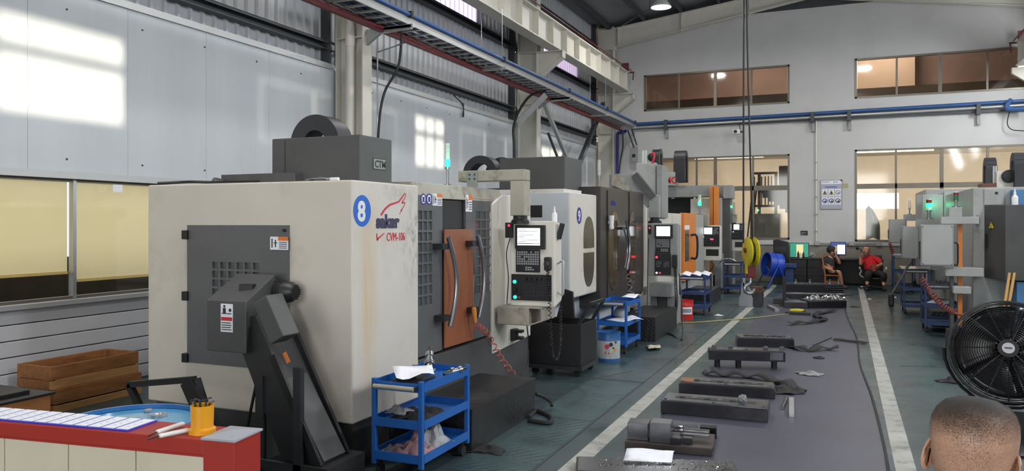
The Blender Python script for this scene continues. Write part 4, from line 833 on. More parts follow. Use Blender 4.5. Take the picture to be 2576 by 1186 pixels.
# ---------------------------------------------------------------- chip bins on castors
def chip_bin(x0, x1, y0, y1, z1, label, wheel=0.07, bar_u=None):
    b = root('chip_bin', label, 'bin', ((x0+x1)/2, (y0+y1)/2, 0), 'black chip bins')
    t = 0.012; zb = 0.13
    MB().box(x0, x1, y0, y0+t, zb, z1).box(x0, x1, y1-t, y1, zb, z1).box(x0, x0+t, y0+t, y1-t, zb, z1).box(x1-t, x1, y0+t, y1-t, zb, z1).box(x0+t, x1-t, y0+t, y1-t, zb, zb+t).to('bin_body', 'black', b)
    MB().box(x0-0.02, x1+0.02, y0-0.02, y1+0.02, zb-0.05, zb-0.005).to('tray_base', 'dark_steel', b)
    for sx in (x0+0.06, x1-0.06):
        for sy in (y0+0.06, y1-0.06): MB().cyl((sx, sy-0.02, 0.04), (sx, sy+0.02, 0.04), 0.04, n=14).box(sx-0.012, sx+0.012, sy-0.03, sy+0.03, 0.05, 0.09).to('castor', 'rubber', b)
    return b
cb = chip_bin(-4.62, -3.88, 3.42, 4.02, 0.42, 'black chip bin under the conveyor head, behind the blue drum')
A, B, C = px(325, 968, Y=3.95), px(490, 955, Y=3.95), px(556, 1062, Y=3.95); A2 = px(350, 1012, Y=3.95)
MB().bar(A, B, 0.04).bar(A, (A2.x+0.02, 3.95, 0.45), 0.04).bar(B, (C.x-0.12, 3.95, 0.45), 0.06, 0.05).to('tilt_handle', 'black', cb)
MB().prism('Y', [cxz(468, 966, 3.95), cxz(489, 952, 3.95), cxz(562, 1066, 3.95), cxz(512, 1066, 3.95)], 3.9, 3.94).to('side_plate', 'black', cb)
cb = chip_bin(-3.36, -2.73, 8.35, 8.95, 0.6, 'black chip bin standing between machines 8 and 9')
MB().prism('Y', [(-3.2, 0.6), (-2.98, 0.6), (-3.0, 0.92), (-3.1, 0.95)], 8.85, 8.9).to('back_plate', 'black', cb)
h = MB(); P = [(-2.76, 8.37, 0.6), (-2.62, 8.37, 0.84), (-2.62, 8.9, 0.84), (-2.76, 8.9, 0.6)]
for a, b in zip(P, P[1:]): h.bar(a, b, 0.035)
h.to('tilt_handle', 'black', cb)
# ---------------------------------------------------------------- machine 9
Y9 = px(1432, 600, X=XF).y; yq = [px(u, 600, X=XF).y for u in (1500, 1517, 1570, 1606, 1622)]
m9 = root('machining_center', 'pale blue white machine marked 9 with oval panes and black doors', 'machine', (-4.2, (Y9+yq[4])/2, 0), 'machines of the window row')
zt9 = px(1432, 484, X=XF).z
MB().box(-5.2, XF, Y9, yq[0], 0.78, zt9).to('side_housing', 'blue_white', m9, bevel=0.012)
MB().box(-5.2, XF-0.25, Y9+0.1, yq[4]-0.05, 0.0, 0.8).to('base', 'blue_white', m9)
MB().box(-4.4, XF-0.1, Y9+0.08, Y9+0.8, zt9, zt9+0.05).to('roof_plate', 'white_paint', m9)
ov = MB().box(XF, XF+0.004, Y9+0.01, yq[0]-0.01, 0.8, zt9-0.01).to('front_plate', 'white_paint', m9)
a, b, z0, z1 = RX(XF, 1467, 545, 1493, 722); ym = (a+b)/2; hw = (b-a)/2; zm = px(1480, 630, X=XF).z
MB().prism('X', [(a, zm+0.03), (b, zm+0.03)]+circ(ym, zm+0.18, hw, z1-zm-0.18, 14, 0, 180), XF+0.002, XF+0.01).to('oval_pane', 'glass_dark_solid' if 'glass_dark_solid' in MATS else mat('glass_dark_solid', '#57544a', 0.18, var=0.2), m9)
MB().prism('X', [(b, zm-0.03), (a, zm-0.03)]+circ(ym, zm-0.2, hw, zm-0.2-z0, 14, 180, 360), XF+0.002, XF+0.01).to('oval_pane', 'glass_dark_solid', m9)
q = px(1456, 543, X=XF); MB().prism('X', circ(q.y, q.z, 0.1, 0.11, 24), XF+0.004, XF+0.007).to('number_disc', 'logo_blue', m9)
text_mb('9', 0.2, '+X', q.y-0.055, q.z-0.072, XF+0.0085, bold=0.004).to('number', 'white', m9)
x0, x1, z0, z1 = RY(Y9, 1329, 517, 1364, 547); MB().box(x0, x1, Y9-0.006, Y9, z0, z1).to('vent_plate', 'black', m9)
mat('smoke_door', '#3b3735', 0.32, var=0.15, vscale=2, dirt=0.3, dcol='#241f1d')
zd = px(1510, 469, X=XF+0.06).z
dk = MB().box(-4.9, XF+0.06, yq[0]+0.002, yq[3], 0.55, zd).to('door_block', 'smoke_door', m9, bevel=0.01)
MB().box(XF+0.06, XF+0.075, yq[1], yq[2]-0.01, 0.6, zd-0.04).to('sliding_door', 'smoke_door', m9, bevel=0.006)
MB().box(XF+0.06, XF+0.09, yq[2]+0.01, yq[3]-0.02, 0.6, zd-0.02).to('sliding_door', 'smoke_door', m9, bevel=0.006)
mat('bronze_glass', '#4a3f33', 0.12, var=0.25, vscale=3)
for ua, ub, X in ((1531, 1558, XF+0.075), (1582, 1600, XF+0.09)):
    a, b, _, _ = RX(X, ua, 600, ub, 610); zc = 1.32; MB().prism('X', circ((a+b)/2, 1.62, (b-a)/2, 0.3, 12, 0, 180)+circ((a+b)/2, 1.05, (b-a)/2, 0.3, 12, 180, 360), X, X+0.006).to('oval_pane', 'bronze_glass', dk)
a, b, z0, z1 = RX(XF+0.075, 1537, 505, 1552, 517); text_mb('saker', 0.12, '+X', a, z0, XF+0.078, bold=0.002, sx=1.1).to('lettering', 'logo_blue', dk)
A, B = px(1575, 557, X=XF+0.16), px(1577, 680, X=XF+0.16)
h = MB().tube([A.lerp(B, k/10)+Vector((0.02*math.sin(math.pi*k/10), 0.12*math.sin(math.pi*k/10), 0)) for k in range(11)], 0.02, 8).to('handle', 'steel', dk, smooth=True)
A, B = px(1569, 575, X=XF+0.16), px(1571, 675, X=XF+0.16)
MB().tube([A.lerp(B, k/10)+Vector((0.02*math.sin(math.pi*k/10), 0.12*math.sin(math.pi*k/10), 0)) for k in range(11)], 0.012, 8).to('handle', 'steel', dk, smooth=True)
MB().box(XF+0.05, XF+0.17, A.y-0.1, A.y+0.12, A.z-0.02, A.z+0.02).to('handle_mount', 'black', dk)
MB().box(-4.9, XF+0.02, yq[3]+0.01, yq[4]+0.1, 0.5, px(1612, 500, X=XF).z).to('end_housing', 'white_paint', m9, bevel=0.01)
x0, x1, z0, z1 = RY(9.9, 1256, 396, 1421, 470); y1 = px(1441, 430, X=x1).y
MB().box(x0, x1, 9.9, y1+0.4, zt9-0.02, z1).to('spindle_cover', 'charcoal', m9, bevel=0.008)
for u in (1222, 1248): q = px(u, 420, Y=10.3); arch(MB(), 'Y', (q.x, 10.2 if u == 1222 else 10.6, z1-0.2), 0.16, 0.27, 0.22, 16, 0, 180).to('cable_arch', 'drag_chain', m9, smooth=True)
tower('unlit slim signal tower on the black roof of machine 9', *px(1507, 470, Y=10.9).xy, zd, px(1507, 405, Y=10.9).z-zd, False, r=0.024)
q = px(1532, 560, X=XF+0.09)
o = root('paper_cup', 'white plastic cup fixed to the black door of machine 9', 'cup', (XF+0.13, q.y, q.z-0.1)); MB().lathe([(0.03, 0), (0.04, 0.02), (0.032, 0.06), (0.045, 0.2), (0.04, 0.2), (0.028, 0.06)], (XF+0.125, q.y, q.z-0.1), 12).to('cup_body', 'white', o, smooth=True)
MB().cyl((XF+0.08, q.y, q.z), (XF+0.1, q.y, q.z), 0.02, n=8).to('suction_foot', 'white', o)
# air hose of machine 9
q = px(1578, 690, X=XF+0.14); MB5 = coil([q, px(1588, 740, X=XF+0.2), px(1600, 775, X=XF+0.25), px(1608, 800, X=XF+0.25)], 0.035, 9, 10)
one('spiral_air_hose', MB().tube(MB5, 0.007, 5), mat('hose_grey', '#8c8a88', 0.4), 'pale grey spiral air hose hanging before the black doors of machine 9', 'hose', smooth=True)
# arm and pendant of machine 9
yp9 = 13.0; x0, x1, z0, z1 = RY(yp9, 1629, 562, 1705, 696); pend9 = control_panel(x0, x1, yp9, z0, z1, 0.25, m9, 'grey_paint', 1); P9 = (x0, x1, z0, z1)
xa, xb, za, zb = RY(yp9+0.05, 1632, 492, 1657, 548); MB().box(xa, xb, yp9+0.05, yp9+0.22, za, zb).to('arm_drop', 'grey_paint', m9, bevel=0.01)
MB().lathe([(0.12, 0), (0.12, 0.03), (0.08, 0.05), (0.08, 0.1)], ((xa+xb)/2, yp9+0.13, z1), 14).to('swivel', 'black', m9, smooth=True)
A = px(1597, 440, Y=yp9+0.1); B = px(1645, 498, Y=yp9+0.1); MB().bar(A, B, 0.12, 0.12).to('pendant_arm', 'charcoal', m9)
A = px(1580, 445, Y=yp9+0.1); MB().bar((A.x, yp9+0.14, A.z), (B.x-0.05, yp9+0.14, B.z-0.1), 0.1, 0.2).to('pendant_arm', 'grey_paint', m9)
q = px(1700, 655, Y=yp9); hw = MB().box(q.x-0.05, q.x+0.03, yp9-0.07, yp9, q.z-0.12, q.z+0.09).to('hand_wheel_box', 'black', pend9, bevel=0.01)
MB().tube(coil([(q.x, yp9-0.05, q.z-0.12), px(1700, 720, Y=yp9-0.05), px(1702, 760, Y=yp9), px(1698, 790, Y=yp9+0.05)], 0.025, 40, 7), 0.006, 5).to('coiled_cord', 'black', hw, smooth=True)
MB().tube(spline([px(1632, 600, Y=yp9-0.03), px(1630, 660, Y=yp9-0.02), px(1629, 720, Y=yp9), px(1628, 780, Y=yp9)], 5), 0.006, 5).to('beacon_cable', 'black', pend9, smooth=True)
x0, x1, z0, z1 = RY(yp9+0.05, 1634, 714, 1690, 748); MB().box(x0, x1, yp9+0.05, yp9+0.5, z0, z1).to('tool_tray', 'grey_paint', m9, bevel=0.01)
for ua, ub, m in ((1636, 1653, 'grey_paint'), (1654, 1676, 'charcoal'), (1677, 1700, 'grey_paint')):
    a, b, c, d = RY(yp9+0.3, ua, 748, ub, 806); MB().box(a, b, yp9+0.3, yp9+0.75, 0.0, d).to('pedestal', m, m9, bevel=0.008)
MB().box(-3.1, -2.55, 11.3, 12.9, 0, 0.36).to('step', 'tread_black', root('step_platform', 'black tread step in front of machine 9, beside the blue trolley', 'platform', (-2.8, 12.1, 0)))
# ---------------------------------------------------------------- machine 10 with orange doors
m10 = root('machining_center', 'grey and white milling machine with an orange door behind the red bucket', 'machine', (-4.2, 16.6, 0), 'machines of the window row')
yy = [px(u, 600, X=XF).y for u in (1640, 1688, 1712, 1742, 1776)]
zt = px(1690, 537, X=XF).z
MB().box(-5.0, XF-0.02, 14.3, yy[4], 0.15, zt).to('housing', 'lgrey_paint', m10, bevel=0.01)
MB().box(XF-0.02, XF+0.02, 14.3, yy[1]-0.03, 0.2, zt).to('side_panel', 'white_paint', m10, bevel=0.006); MB().box(XF-0.02, XF+0.02, yy[1]+0.03, yy[2]-0.02, 0.2, zt).to('side_panel', 'white_paint', m10, bevel=0.006)
od = MB().box(XF-0.02, XF+0.08, yy[2], yy[3], 0.5, zt+0.02).to('orange_door', 'orange', m10, bevel=0.01)
a, b, z0, z1 = RX(XF+0.08, 1723, 580, 1733, 658); MB().box(XF+0.08, XF+0.085, a, b, z0, z1).to('pane', 'glass_dark_solid', od)
A, B = px(1738, 592, X=XF+0.1), px(1738, 650, X=XF+0.1); MB().tube(spline([A, (A.x+0.12, A.y+0.05, A.z-0.03), (A.x+0.12, A.y+0.05, B.z+0.03), B], 5), 0.025, 8).to('handle', 'black', od, smooth=True)
a, b, z0, z1 = RX(XF+0.08, 1722, 567, 1734, 578); MB().box(XF+0.08, XF+0.084, a, b, z0, z1).to('sticker', 'paper', od)
MB().box(-5.0, XF-0.05, 14.2, yy[4], 0.0, 0.15).to('base', 'dark_steel', m10)
x0, x1, z0, z1 = RY(14.5, 1600, 410, 1650, 560); MB().box(x0, x1, 14.5, 15.1, zt-0.2, z1).to('column', 'lgrey_paint', m10, bevel=0.01)
a, b, c, d = RY(14.4, 1650, 415, 1664, 560); MB().box(a, b, 14.45, 15.0, zt-0.1, d).to('column_guide', 'grey_paint', m10, bevel=0.006)
a, b, c, d = RY(14.4, 1580, 436, 1600, 500); MB().box(a-0.4, b, 14.5, 15.0, c, d).to('arm_housing', 'grey_paint', m10, bevel=0.006)
MB().prism('Y', [px(1542, 440, Y=14.45).xz, px(1590, 455, Y=14.45).xz, px(1584, 485, Y=14.45).xz, px(1540, 465, Y=14.45).xz], 14.4, 14.9).to('tool_changer_cover', 'grimy', m10)
q = px(1651, 395, Y=14.7); chain_arch(m10, 'X', (q.x, 14.8, z1+0.12), 0.07, 0.17, 0.14, 10, 0.14)
for u in (1618, 1625): a = px(u, 400, Y=14.7); MB().cyl((a.x, 14.7, z1), (a.x, 14.7, z1+0.25), 0.025, n=10).to('oil_tube', 'clear_plastic', m10, smooth=True)
a = px(1636, 395, Y=14.6); MB().sphere((a.x, 14.7, a.z), 0.08, 10, 8).to('lubricator', 'black', m10, smooth=True)
MB().tube(spline([px(1637, 388, Y=14.5), px(1644, 386, Y=14.5), px(1646, 396, Y=14.5), px(1641, 410, Y=14.5)], 5), 0.02, 6).to('red_hose', 'print_red', m10, smooth=True)
yp10 = px(1776, 600, X=XF).y-0.2; x0, x1, z0, z1 = RY(yp10, 1762, 567, 1812, 656); control_panel(x0, x1, yp10, z0, z1, 0.25, m10, 'white_paint', 2)
a, b, c, d = RY(yp10, 1748, 540, 1782, 568); MB().box(a, b, yp10-0.05, yp10+0.2, c, d).to('arm_box', 'grimy', m10, bevel=0.008); MB().cyl(((a+b)/2, yp10-0.06, (c+d)/2), ((a+b)/2, yp10-0.05, (c+d)/2), 0.06, n=12).to('rotary_switch', 'red', m10)
for u in (1752, 1757): q = px(u, 600, Y=yp10); MB().box(q.x-0.03, q.x+0.03, yp10, yp10+0.1, 0.5, 1.9).to('post', 'charcoal', m10)
MB().tube(spline([px(1790, 656, Y=yp10), px(1795, 670, Y=yp10), px(1780, 690, Y=yp10), px(1770, 700, Y=yp10)], 5), 0.015, 6).to('cable', 'black', m10, smooth=True)
tower('signal tower with green lamp over the middle control box, near the orange post', *px(1760, 540, Y=yp10).xy, d, px(1760, 492, Y=yp10).z-d, r=0.04)
# ---------------------------------------------------------------- gantry machine 11
g11 = root('gantry_mill', 'grey gantry milling machine with red letters on its head by the end wall', 'machine', (-3.9, 21.5, 0), 'machines of the window row')
yg = 21.0; x0, x1, z0, z1 = RY(yg, 1664, 467, 1822, 496)
MB().box(x0, x1, yg, yg+0.5, z0, z1).to('cross_beam', 'grey_paint', g11, bevel=0.01); a, b, c, d = RY(yg-0.1, 1820, 466, 1841, 500); MB().box(a, b, yg-0.15, yg+0.5, c, d).to('beam_end', 'grey_paint', g11, bevel=0.01)
a, b, c, d = RY(yg-0.1, 1646, 434, 1698, 466); yh = MB().box(a-0.15, b, yg-0.1, yg+0.4, z1, d).to('head_box', 'lgrey_paint', g11, bevel=0.01)
text_mb('YMC', 0.24, '-Y', px(1664, 450, Y=yg).x-0.0, px(1680, 462, Y=yg).z, yg-0.103, bold=0.008, sx=0.85).to('lettering', 'red', yh)
MB().box(x0, x1-0.9, yg+0.55, yg+0.6, 1.3, z0).to('dark_opening', 'black', g11)
MB().box(x0-0.3, x1, yg+0.6, 23.2, 0.0, z0-0.1).to('housing', 'lgrey_paint', g11)
a, b, c, d = RY(yg, 1735, 500, 1785, 560); MB().box(a, b, yg+0.1, yg+0.5, 0.3, d).to('sheet_guard', 'white_paint', g11, bevel=0.01)
for u0, u1, Yv in ((1785, 1794, yg-0.25), (1795, 1806, yg-0.35)): a, b, c, d = RY(Yv, u0, 470, u1, 700); MB().box(a, b, Yv, Yv+0.3, 0.3, d).to('orange_post', 'orange', g11, bevel=0.006)
a, b, c, d = RY(yg, 1807, 500, 1838, 700); MB().box(a, b, yg-0.1, yg+0.4, 0.0, z0).to('column', 'charcoal', g11, bevel=0.008); a, b, c, d = RY(yg-0.2, 1806, 498, 1816, 700); MB().box(a, b, yg-0.2, yg, 0.3, d).to('column_edge', 'lgrey_paint', g11)
q = px(1713, 425, Y=yg+0.2); chain_arch(g11, 'X', (q.x, yg+0.2, z1+0.7), 0.12, 0.26, 0.3, 10, 0.6)
q = px(1693, 430, Y=yg+0.2); MB().cyl((q.x, yg+0.2, d), (q.x, yg+0.2, d+0.5), 0.05, n=10).to('motor', 'white', g11, smooth=True)
yp11 = 21.3; x0, x1, z0, z1 = RY(yp11, 1839, 560, 1869, 632); control_panel(x0, x1+0.05, yp11, z0, z1, 0.25, g11, 'white_paint', 3)
a, b, c, d = RY(yp11, 1829, 540, 1852, 566); MB().box(a, b, yp11, yp11+0.2, c, d).to('arm_box', 'grimy', g11); MB().box(a, a+0.1, yp11+0.05, yp11+0.15, 0.3, c).to('post', 'charcoal', g11)
tower('signal tower with green lamp over the farthest control box of the window row', *px(1838, 540, Y=yp11).xy, d, px(1838, 505, Y=yp11).z-d, r=0.045)
for k, (u0, v0, u1, v1) in enumerate(((1792, 640, 1815, 712), (1770, 690, 1800, 745))):
    a, b, c, d = RY(20.5, u0, v0, u1, v1); MB().box(a, b, 20.5, 21.0, 0.05, d).to('chip_guard', 'grey_paint' if k == 0 else 'white_paint', g11, bevel=0.02)
MB().box(-3.15, -2.6, 16.6, 18.2, 0, 0.3).to('step', 'tread_black', root('step_platform', 'low black step beyond the red bucket', 'platform', (-2.9, 17.4, 0)))
# ================================================================ machines of the right hand row
def back_panel(x0, x1, y, z0, z1, parent, d=0.16):
    o = MB().box(x0, x1, y, y+d, z0, z1).to('pendant_box', 'grey_paint', parent, bevel=0.012)
    MB().box(x0+0.02, x1-0.02, y-0.004, y, z0+0.02, z1-0.02).to('back_cover', 'lgrey_paint', o, bevel=0.003)
    g = MB()
    for fx in (x0+0.03, x1-0.03):
        for fz in (z0+0.03, z1-0.03): g.cyl((fx, y-0.008, fz), (fx, y-0.004, fz), 0.008, n=6)
    g.to('screw', 'black', o, kind='stuff'); MB().box(x0-0.02, x0-0.005, y+0.03, y+0.08, z0+0.1, z1-0.25).to('side_strip', 'black', o); return o
XG = 1.78
r1 = root('machining_center', 'grey milling machine with a black electric cabinet behind the floor fan', 'machine', (2.9, 15.2, 0), 'machines of the opposite row')
zr = 2.28
MB().box(XG, 4.1, 13.5, 17.0, 0.1, zr).to('housing', 'lgrey_paint', r1, bevel=0.012); MB().box(XG+0.05, 4.0, 13.55, 17, 0, 0.1).to('base', 'dark_steel', r1)
a, b, c, d = RY(13.48, 2476, 476, 2526, 516); MB().box(a, b, 13.47, 13.5, c, d).to('upper_door', 'lgrey_paint', r1, bevel=0.004); MB().cyl((b-0.1, 13.46, d-0.06), (b-0.1, 13.47, d-0.06), 0.02, n=10).to('lock', 'black', r1)
q = px(2459, 556, Y=13.49); MB().prism('Y', circ(q.x, q.z, 0.035, 0.09, 20), 13.488, 13.5).to('round_emblem', 'print_grey', r1)
x0, x1 = px(2476, 600, Y=13.5).x, px(2529, 600, Y=12.95).x; z0, z1 = px(2520, 706, Y=12.95).z, px(2520, 516, Y=12.95).z
ec = MB().prism('Z', [(x0, 13.5), (x1, 12.95), (x1+0.9, 12.95), (x1+0.9, 13.5)], z0, z1).to('electric_cabinet', 'charcoal', r1, bevel=0.006)
n = Vector((x1-x0, -0.55, 0)).normalized(); nn = Vector((n.y, -n.x, 0)); 
def on_ch(f, z): return Vector((x0, 13.5, z)).lerp(Vector((x1, 12.95, z)), f)+nn*0.004
tz = px(2494, 576, Y=13.3).z
for s, m, k in ((1.0, 'black', 0.001), (0.82, 'warn_yellow', 0.003)):
    c = on_ch(0.36, tz+0.045); e = (Vector((x1, 12.95, 0))-Vector((x0, 13.5, 0))).normalized(); w = 0.085*s
    p = [c+nn*k-e*w+Vector((0, 0, -0.045*s)), c+nn*k+e*w+Vector((0, 0, -0.045*s)), c+nn*k+Vector((0, 0, 0.075*s))]
    MB().add(p+[x-nn*0.002 for x in p], [(0, 1, 2), (5, 4, 3), (0, 3, 4, 1), (1, 4, 5, 2), (2, 5, 3, 0)]).to('warning_triangle', m, ec)
c = on_ch(0.36, tz+0.05)+nn*0.005; MB().bar(c+Vector((0, 0, 0.04)), c+Vector((0.012, 0, 0.0)), 0.012, 0.006).bar(c+Vector((0.0, 0, 0.004)), c+Vector((0.004, 0, -0.045)), 0.01, 0.006).to('lightning_mark', 'black', ec)
c = on_ch(0.12, px(2483, 607, Y=13.4).z); MB().obox(c, (0.05, 0.02, 0.22), math.atan2(12.95-13.5, x1-x0)).to('cabinet_handle', 'black', ec)
mat('blue_cabinet', '#4a7fae', 0.45, var=0.1); MB().box(x1+0.15, x1+1.0, 13.0, 13.49, 0.0, z0-0.02).to('blue_plinth', 'blue_cabinet', r1); MB().box(x1+0.15, x1+1.0, 13.3, 13.49, z1+0.01, zr-0.05).to('blue_housing', 'blue_cabinet', r1)
for u, v0, v1, y in ((2490, 397, 455, 14.2), (2560, 384, 440, 13.9)):
    q = px(u, v0, Y=y); chain_arch(r1, 'X', (q.x, y, q.z-0.2), 0.08, 0.2, 0.14, 8, q.z-0.2-zr)
for u in (2500, 2506): q = px(u, 440, Y=14); MB().cyl((q.x, 14, zr), (q.x, 14, px(u, 418, Y=14).z), 0.022, n=10).to('oil_tube', 'alu', r1, smooth=True)
a, b, c, d = RY(13.9, 2507, 430, 2560, 466); MB().box(a, b+0.3, 13.9, 14.5, zr, d).to('spindle_box', 'white_paint', r1, bevel=0.01); q = px(2538, 444, Y=13.88)
MB().lathe([(0.1, 0), (0.1, -0.06), (0.08, -0.07), (0, -0.07)], (q.x, 13.9, q.z), 18, 'Y').to('fan_motor', 'black', r1, smooth=True)
MB().box(px(2470, 460, Y=13.9).x, a, 13.9, 14.3, zr, zr+0.08).to('roof_tray', 'rust', r1)
x0, x1, z0, z1 = RY(13.1, 2316, 566, 2400, 670); PR1 = back_panel(x0, x1, 13.1, z0, z1, r1)
a, b, c, d = RY(13.2, 2368, 546, 2440, 566); MB().box(a, XG+0.05, 13.25, 13.45, z1+0.01, z1+0.12).to('pendant_arm', 'lgrey_paint', r1, bevel=0.008)
a, b, c, d = RY(13.2, 2378, 674, 2442, 696); MB().box(a, XG+0.1, 13.2, 13.5, c, d).to('lower_arm', 'lgrey_paint', r1, bevel=0.008)
a, b, c, d = RY(13.2, 2393, 696, 2402, 800); MB().box(a, b, 13.3, 13.45, 0.1, d).to('hose_post', 'charcoal', r1)
a, b, c, d = RY(13.4, 2410, 560, 2421, 770); MB().box(a, b, 13.4, 13.5, 0.2, d).to('orange_strip', 'orange', r1)
a, b, c, d = RY(13.25, 2395, 720, 2440, 738); MB().box(a, b, 13.1, 13.4, c, d).to('cup_holder', 'lgrey_paint', r1, bevel=0.01)
MB().tube(spline([(x1, 13.15, z0+0.35), (x1+0.05, 13.15, z0+0.33), (x1+0.055, 13.15, z0+0.2), (x1+0.05, 13.15, z0+0.03), (x1, 13.15, z0+0.02)], 4), 0.012, 6).to('grab_handle', 'black', PR1, smooth=True)
q = px(2405, 522, Y=13.35); MB().box(q.x-0.1, q.x+0.07, 13.28, 13.42, z1+0.12, q.z).to('lamp_box', 'lgrey_paint', r1, bevel=0.006)
tower('signal tower with red and dark green segments above the frontmost pendant of the opposite row', q.x, 13.35, q.z, px(2405, 485, Y=13.35).z-q.z, False, cols=('led_off_green', 'led_off_green', 'led_off'), r=0.035)
r2 = root('machining_center', 'second grey machine of the opposite row with a lit green lamp', 'machine', (2.9, 19.2, 0), 'machines of the opposite row')
MB().box(XG, 4.1, 17.35, 20.6, 0.1, 2.35).to('housing', 'lgrey_paint', r2, bevel=0.012); MB().box(XG+0.05, 4, 17.4, 20.5, 0, 0.1).to('base', 'dark_steel', r2)
for u0, u1, v0, v1 in ((2320, 2372, 490, 560), (2374, 2440, 480, 560)): a, b, c, d = RY(17.3, u0, v0, u1, v1); MB().box(max(a, 1.35), b, 17.25, 17.36, c, d).to('cabinet_door', 'lgrey_paint', r2, bevel=0.006)
a, b, c, d = RY(17.3, 2340, 565, 2442, 730); MB().box(a, b, 17.28, 17.36, c, d).to('side_panel', 'grey_paint', r2)
x0, x1, z0, z1 = RY(17.0, 2268, 570, 2312, 652); back_panel(x0, x1, 17.0, z0, z1, r2)
a, b, c, d = RY(17.1, 2305, 552, 2350, 568); MB().box(a, XG+0.1, 17.05, 17.25, c, d).to('pendant_arm', 'lgrey_paint', r2)
tower('signal tower lit bright green on the second machine of the opposite row', *px(2337, 552, Y=17.15).xy, d, px(2337, 503, Y=17.15).z-d, cols=('clear_plastic', 'led_green', 'led_off'), r=0.05)
r3 = root('machining_center', 'farthest grey machine of the opposite row beside the window', 'machine', (2.9, 22.4, 0), 'machines of the opposite row')
MB().box(XG, 4.1, 20.9, 23.8, 0.1, 2.55).to('housing', 'lgrey_paint', r3, bevel=0.012); MB().box(XG, 4, 21, 23.7, 0, 0.1).to('base', 'dark_steel', r3)
a, b, c, d = RY(20.9, 2305, 492, 2328, 560); MB().box(a, XG+0.3, 20.85, 20.95, c, d).to('cabinet_door', 'lgrey_paint', r3, bevel=0.006)
x0, x1, z0, z1 = RY(21.0, 2236, 552, 2281, 612); back_panel(x0, x1, 21.0, z0, z1, r3)
a, b, c, d = RY(21.1, 2274, 540, 2310, 556); MB().box(a, XG+0.1, 21.05, 21.25, c, d).to('pendant_arm', 'lgrey_paint', r3)
tower('slim unlit signal tower on the farthest machine of the opposite row', *px(2288, 545, Y=21.15).xy, d, px(2288, 505, Y=21.15).z-d, False, r=0.03)
# ================================================================ cable tray, pipes, lamp, hook
TX0, TX1, TZ = -6.46, -6.02, 4.78
ct = root('cable_tray', 'long overhead ladder tray with blue pipe and black cables along the window wall', 'cable tray', (-6.25, 10, TZ))
for x in (TX0, TX1): MB().box(x-0.012, x+0.012, 1.0, 24.0, TZ-0.05, TZ+0.06).to('side_rail', 'alu' if x == TX1 else 'dark_girt', ct)
f = None; y = 1.2
while y < 24:
    if f is None: f = MB().box(TX0, TX1, y, y+0.05, TZ-0.045, TZ-0.02).to('rung', 'alu', ct)
    else: alike(f, ct, (0, y-1.2, 0))
    y += 0.3
MB().cyl((TX1+0.03, 1, TZ+0.09), (TX1+0.03, 23.9, TZ+0.09), 0.032, n=12).to('blue_pipe', mat('pipe_blue', '#2b5288', 0.4, var=0.1), ct, smooth=True)
MB().cyl((TX1-0.06, 1, TZ+0.1), (TX1-0.06, 23.9, TZ+0.1), 0.025, n=10).to('grey_pipe', 'alu', ct, smooth=True)
MB().box(TX0-0.05, TX0+0.03, 1, 23.9, TZ-0.13, TZ-0.045).to('red_busbar', 'dark_red', ct)
random.seed(4)
for k in range(7):
    x = TX0+0.05+0.045*k; pts = [(x+random.uniform(-0.02, 0.02), 1+0.9*i, TZ-0.0+random.uniform(-0.005, 0.03)) for i in range(26)]
    MB().tube(spline(pts, 3), random.choice((0.012, 0.016, 0.02)), 6).to('cable', random.choice(('black', 'black', 'dark_girt', 'navy')), ct, smooth=True)
for y in (10.12, 13.6, 17.42, 20.6, 23.7): MB().box(TX0-0.02, TX1+0.09, y-0.03, y+0.03, TZ-0.1, TZ-0.05).to('cross_support', 'alu', ct); MB().box(TX1+0.0, TX1+0.075, y-0.03, y+0.03, TZ+0.05, TZ+0.14).to('pipe_clip', 'black', ct)
for y, hy in ((13.6, 1), (20.6, 1)):
    for x in (TX0, TX1): MB().cyl((x, y, TZ-0.05), (x, y, 5.84), 0.006, n=6).to('hanger_rod', 'steel', ct)
MB().prism('Y', [(-6.75, TZ-0.3), (-6.75, TZ-0.06), (TX1+0.06, TZ-0.06), (TX1+0.06, TZ-0.12), (-6.5, TZ-0.14)], 10.09, 10.15).to('wall_bracket', 'alu', ct); MB().prism('Y', [(-6.75, TZ-0.3), (-6.75, TZ-0.06), (TX1+0.06, TZ-0.06), (TX1+0.06, TZ-0.12), (-6.5, TZ-0.14)], 17.39, 17.45).to('wall_bracket', 'alu', ct)
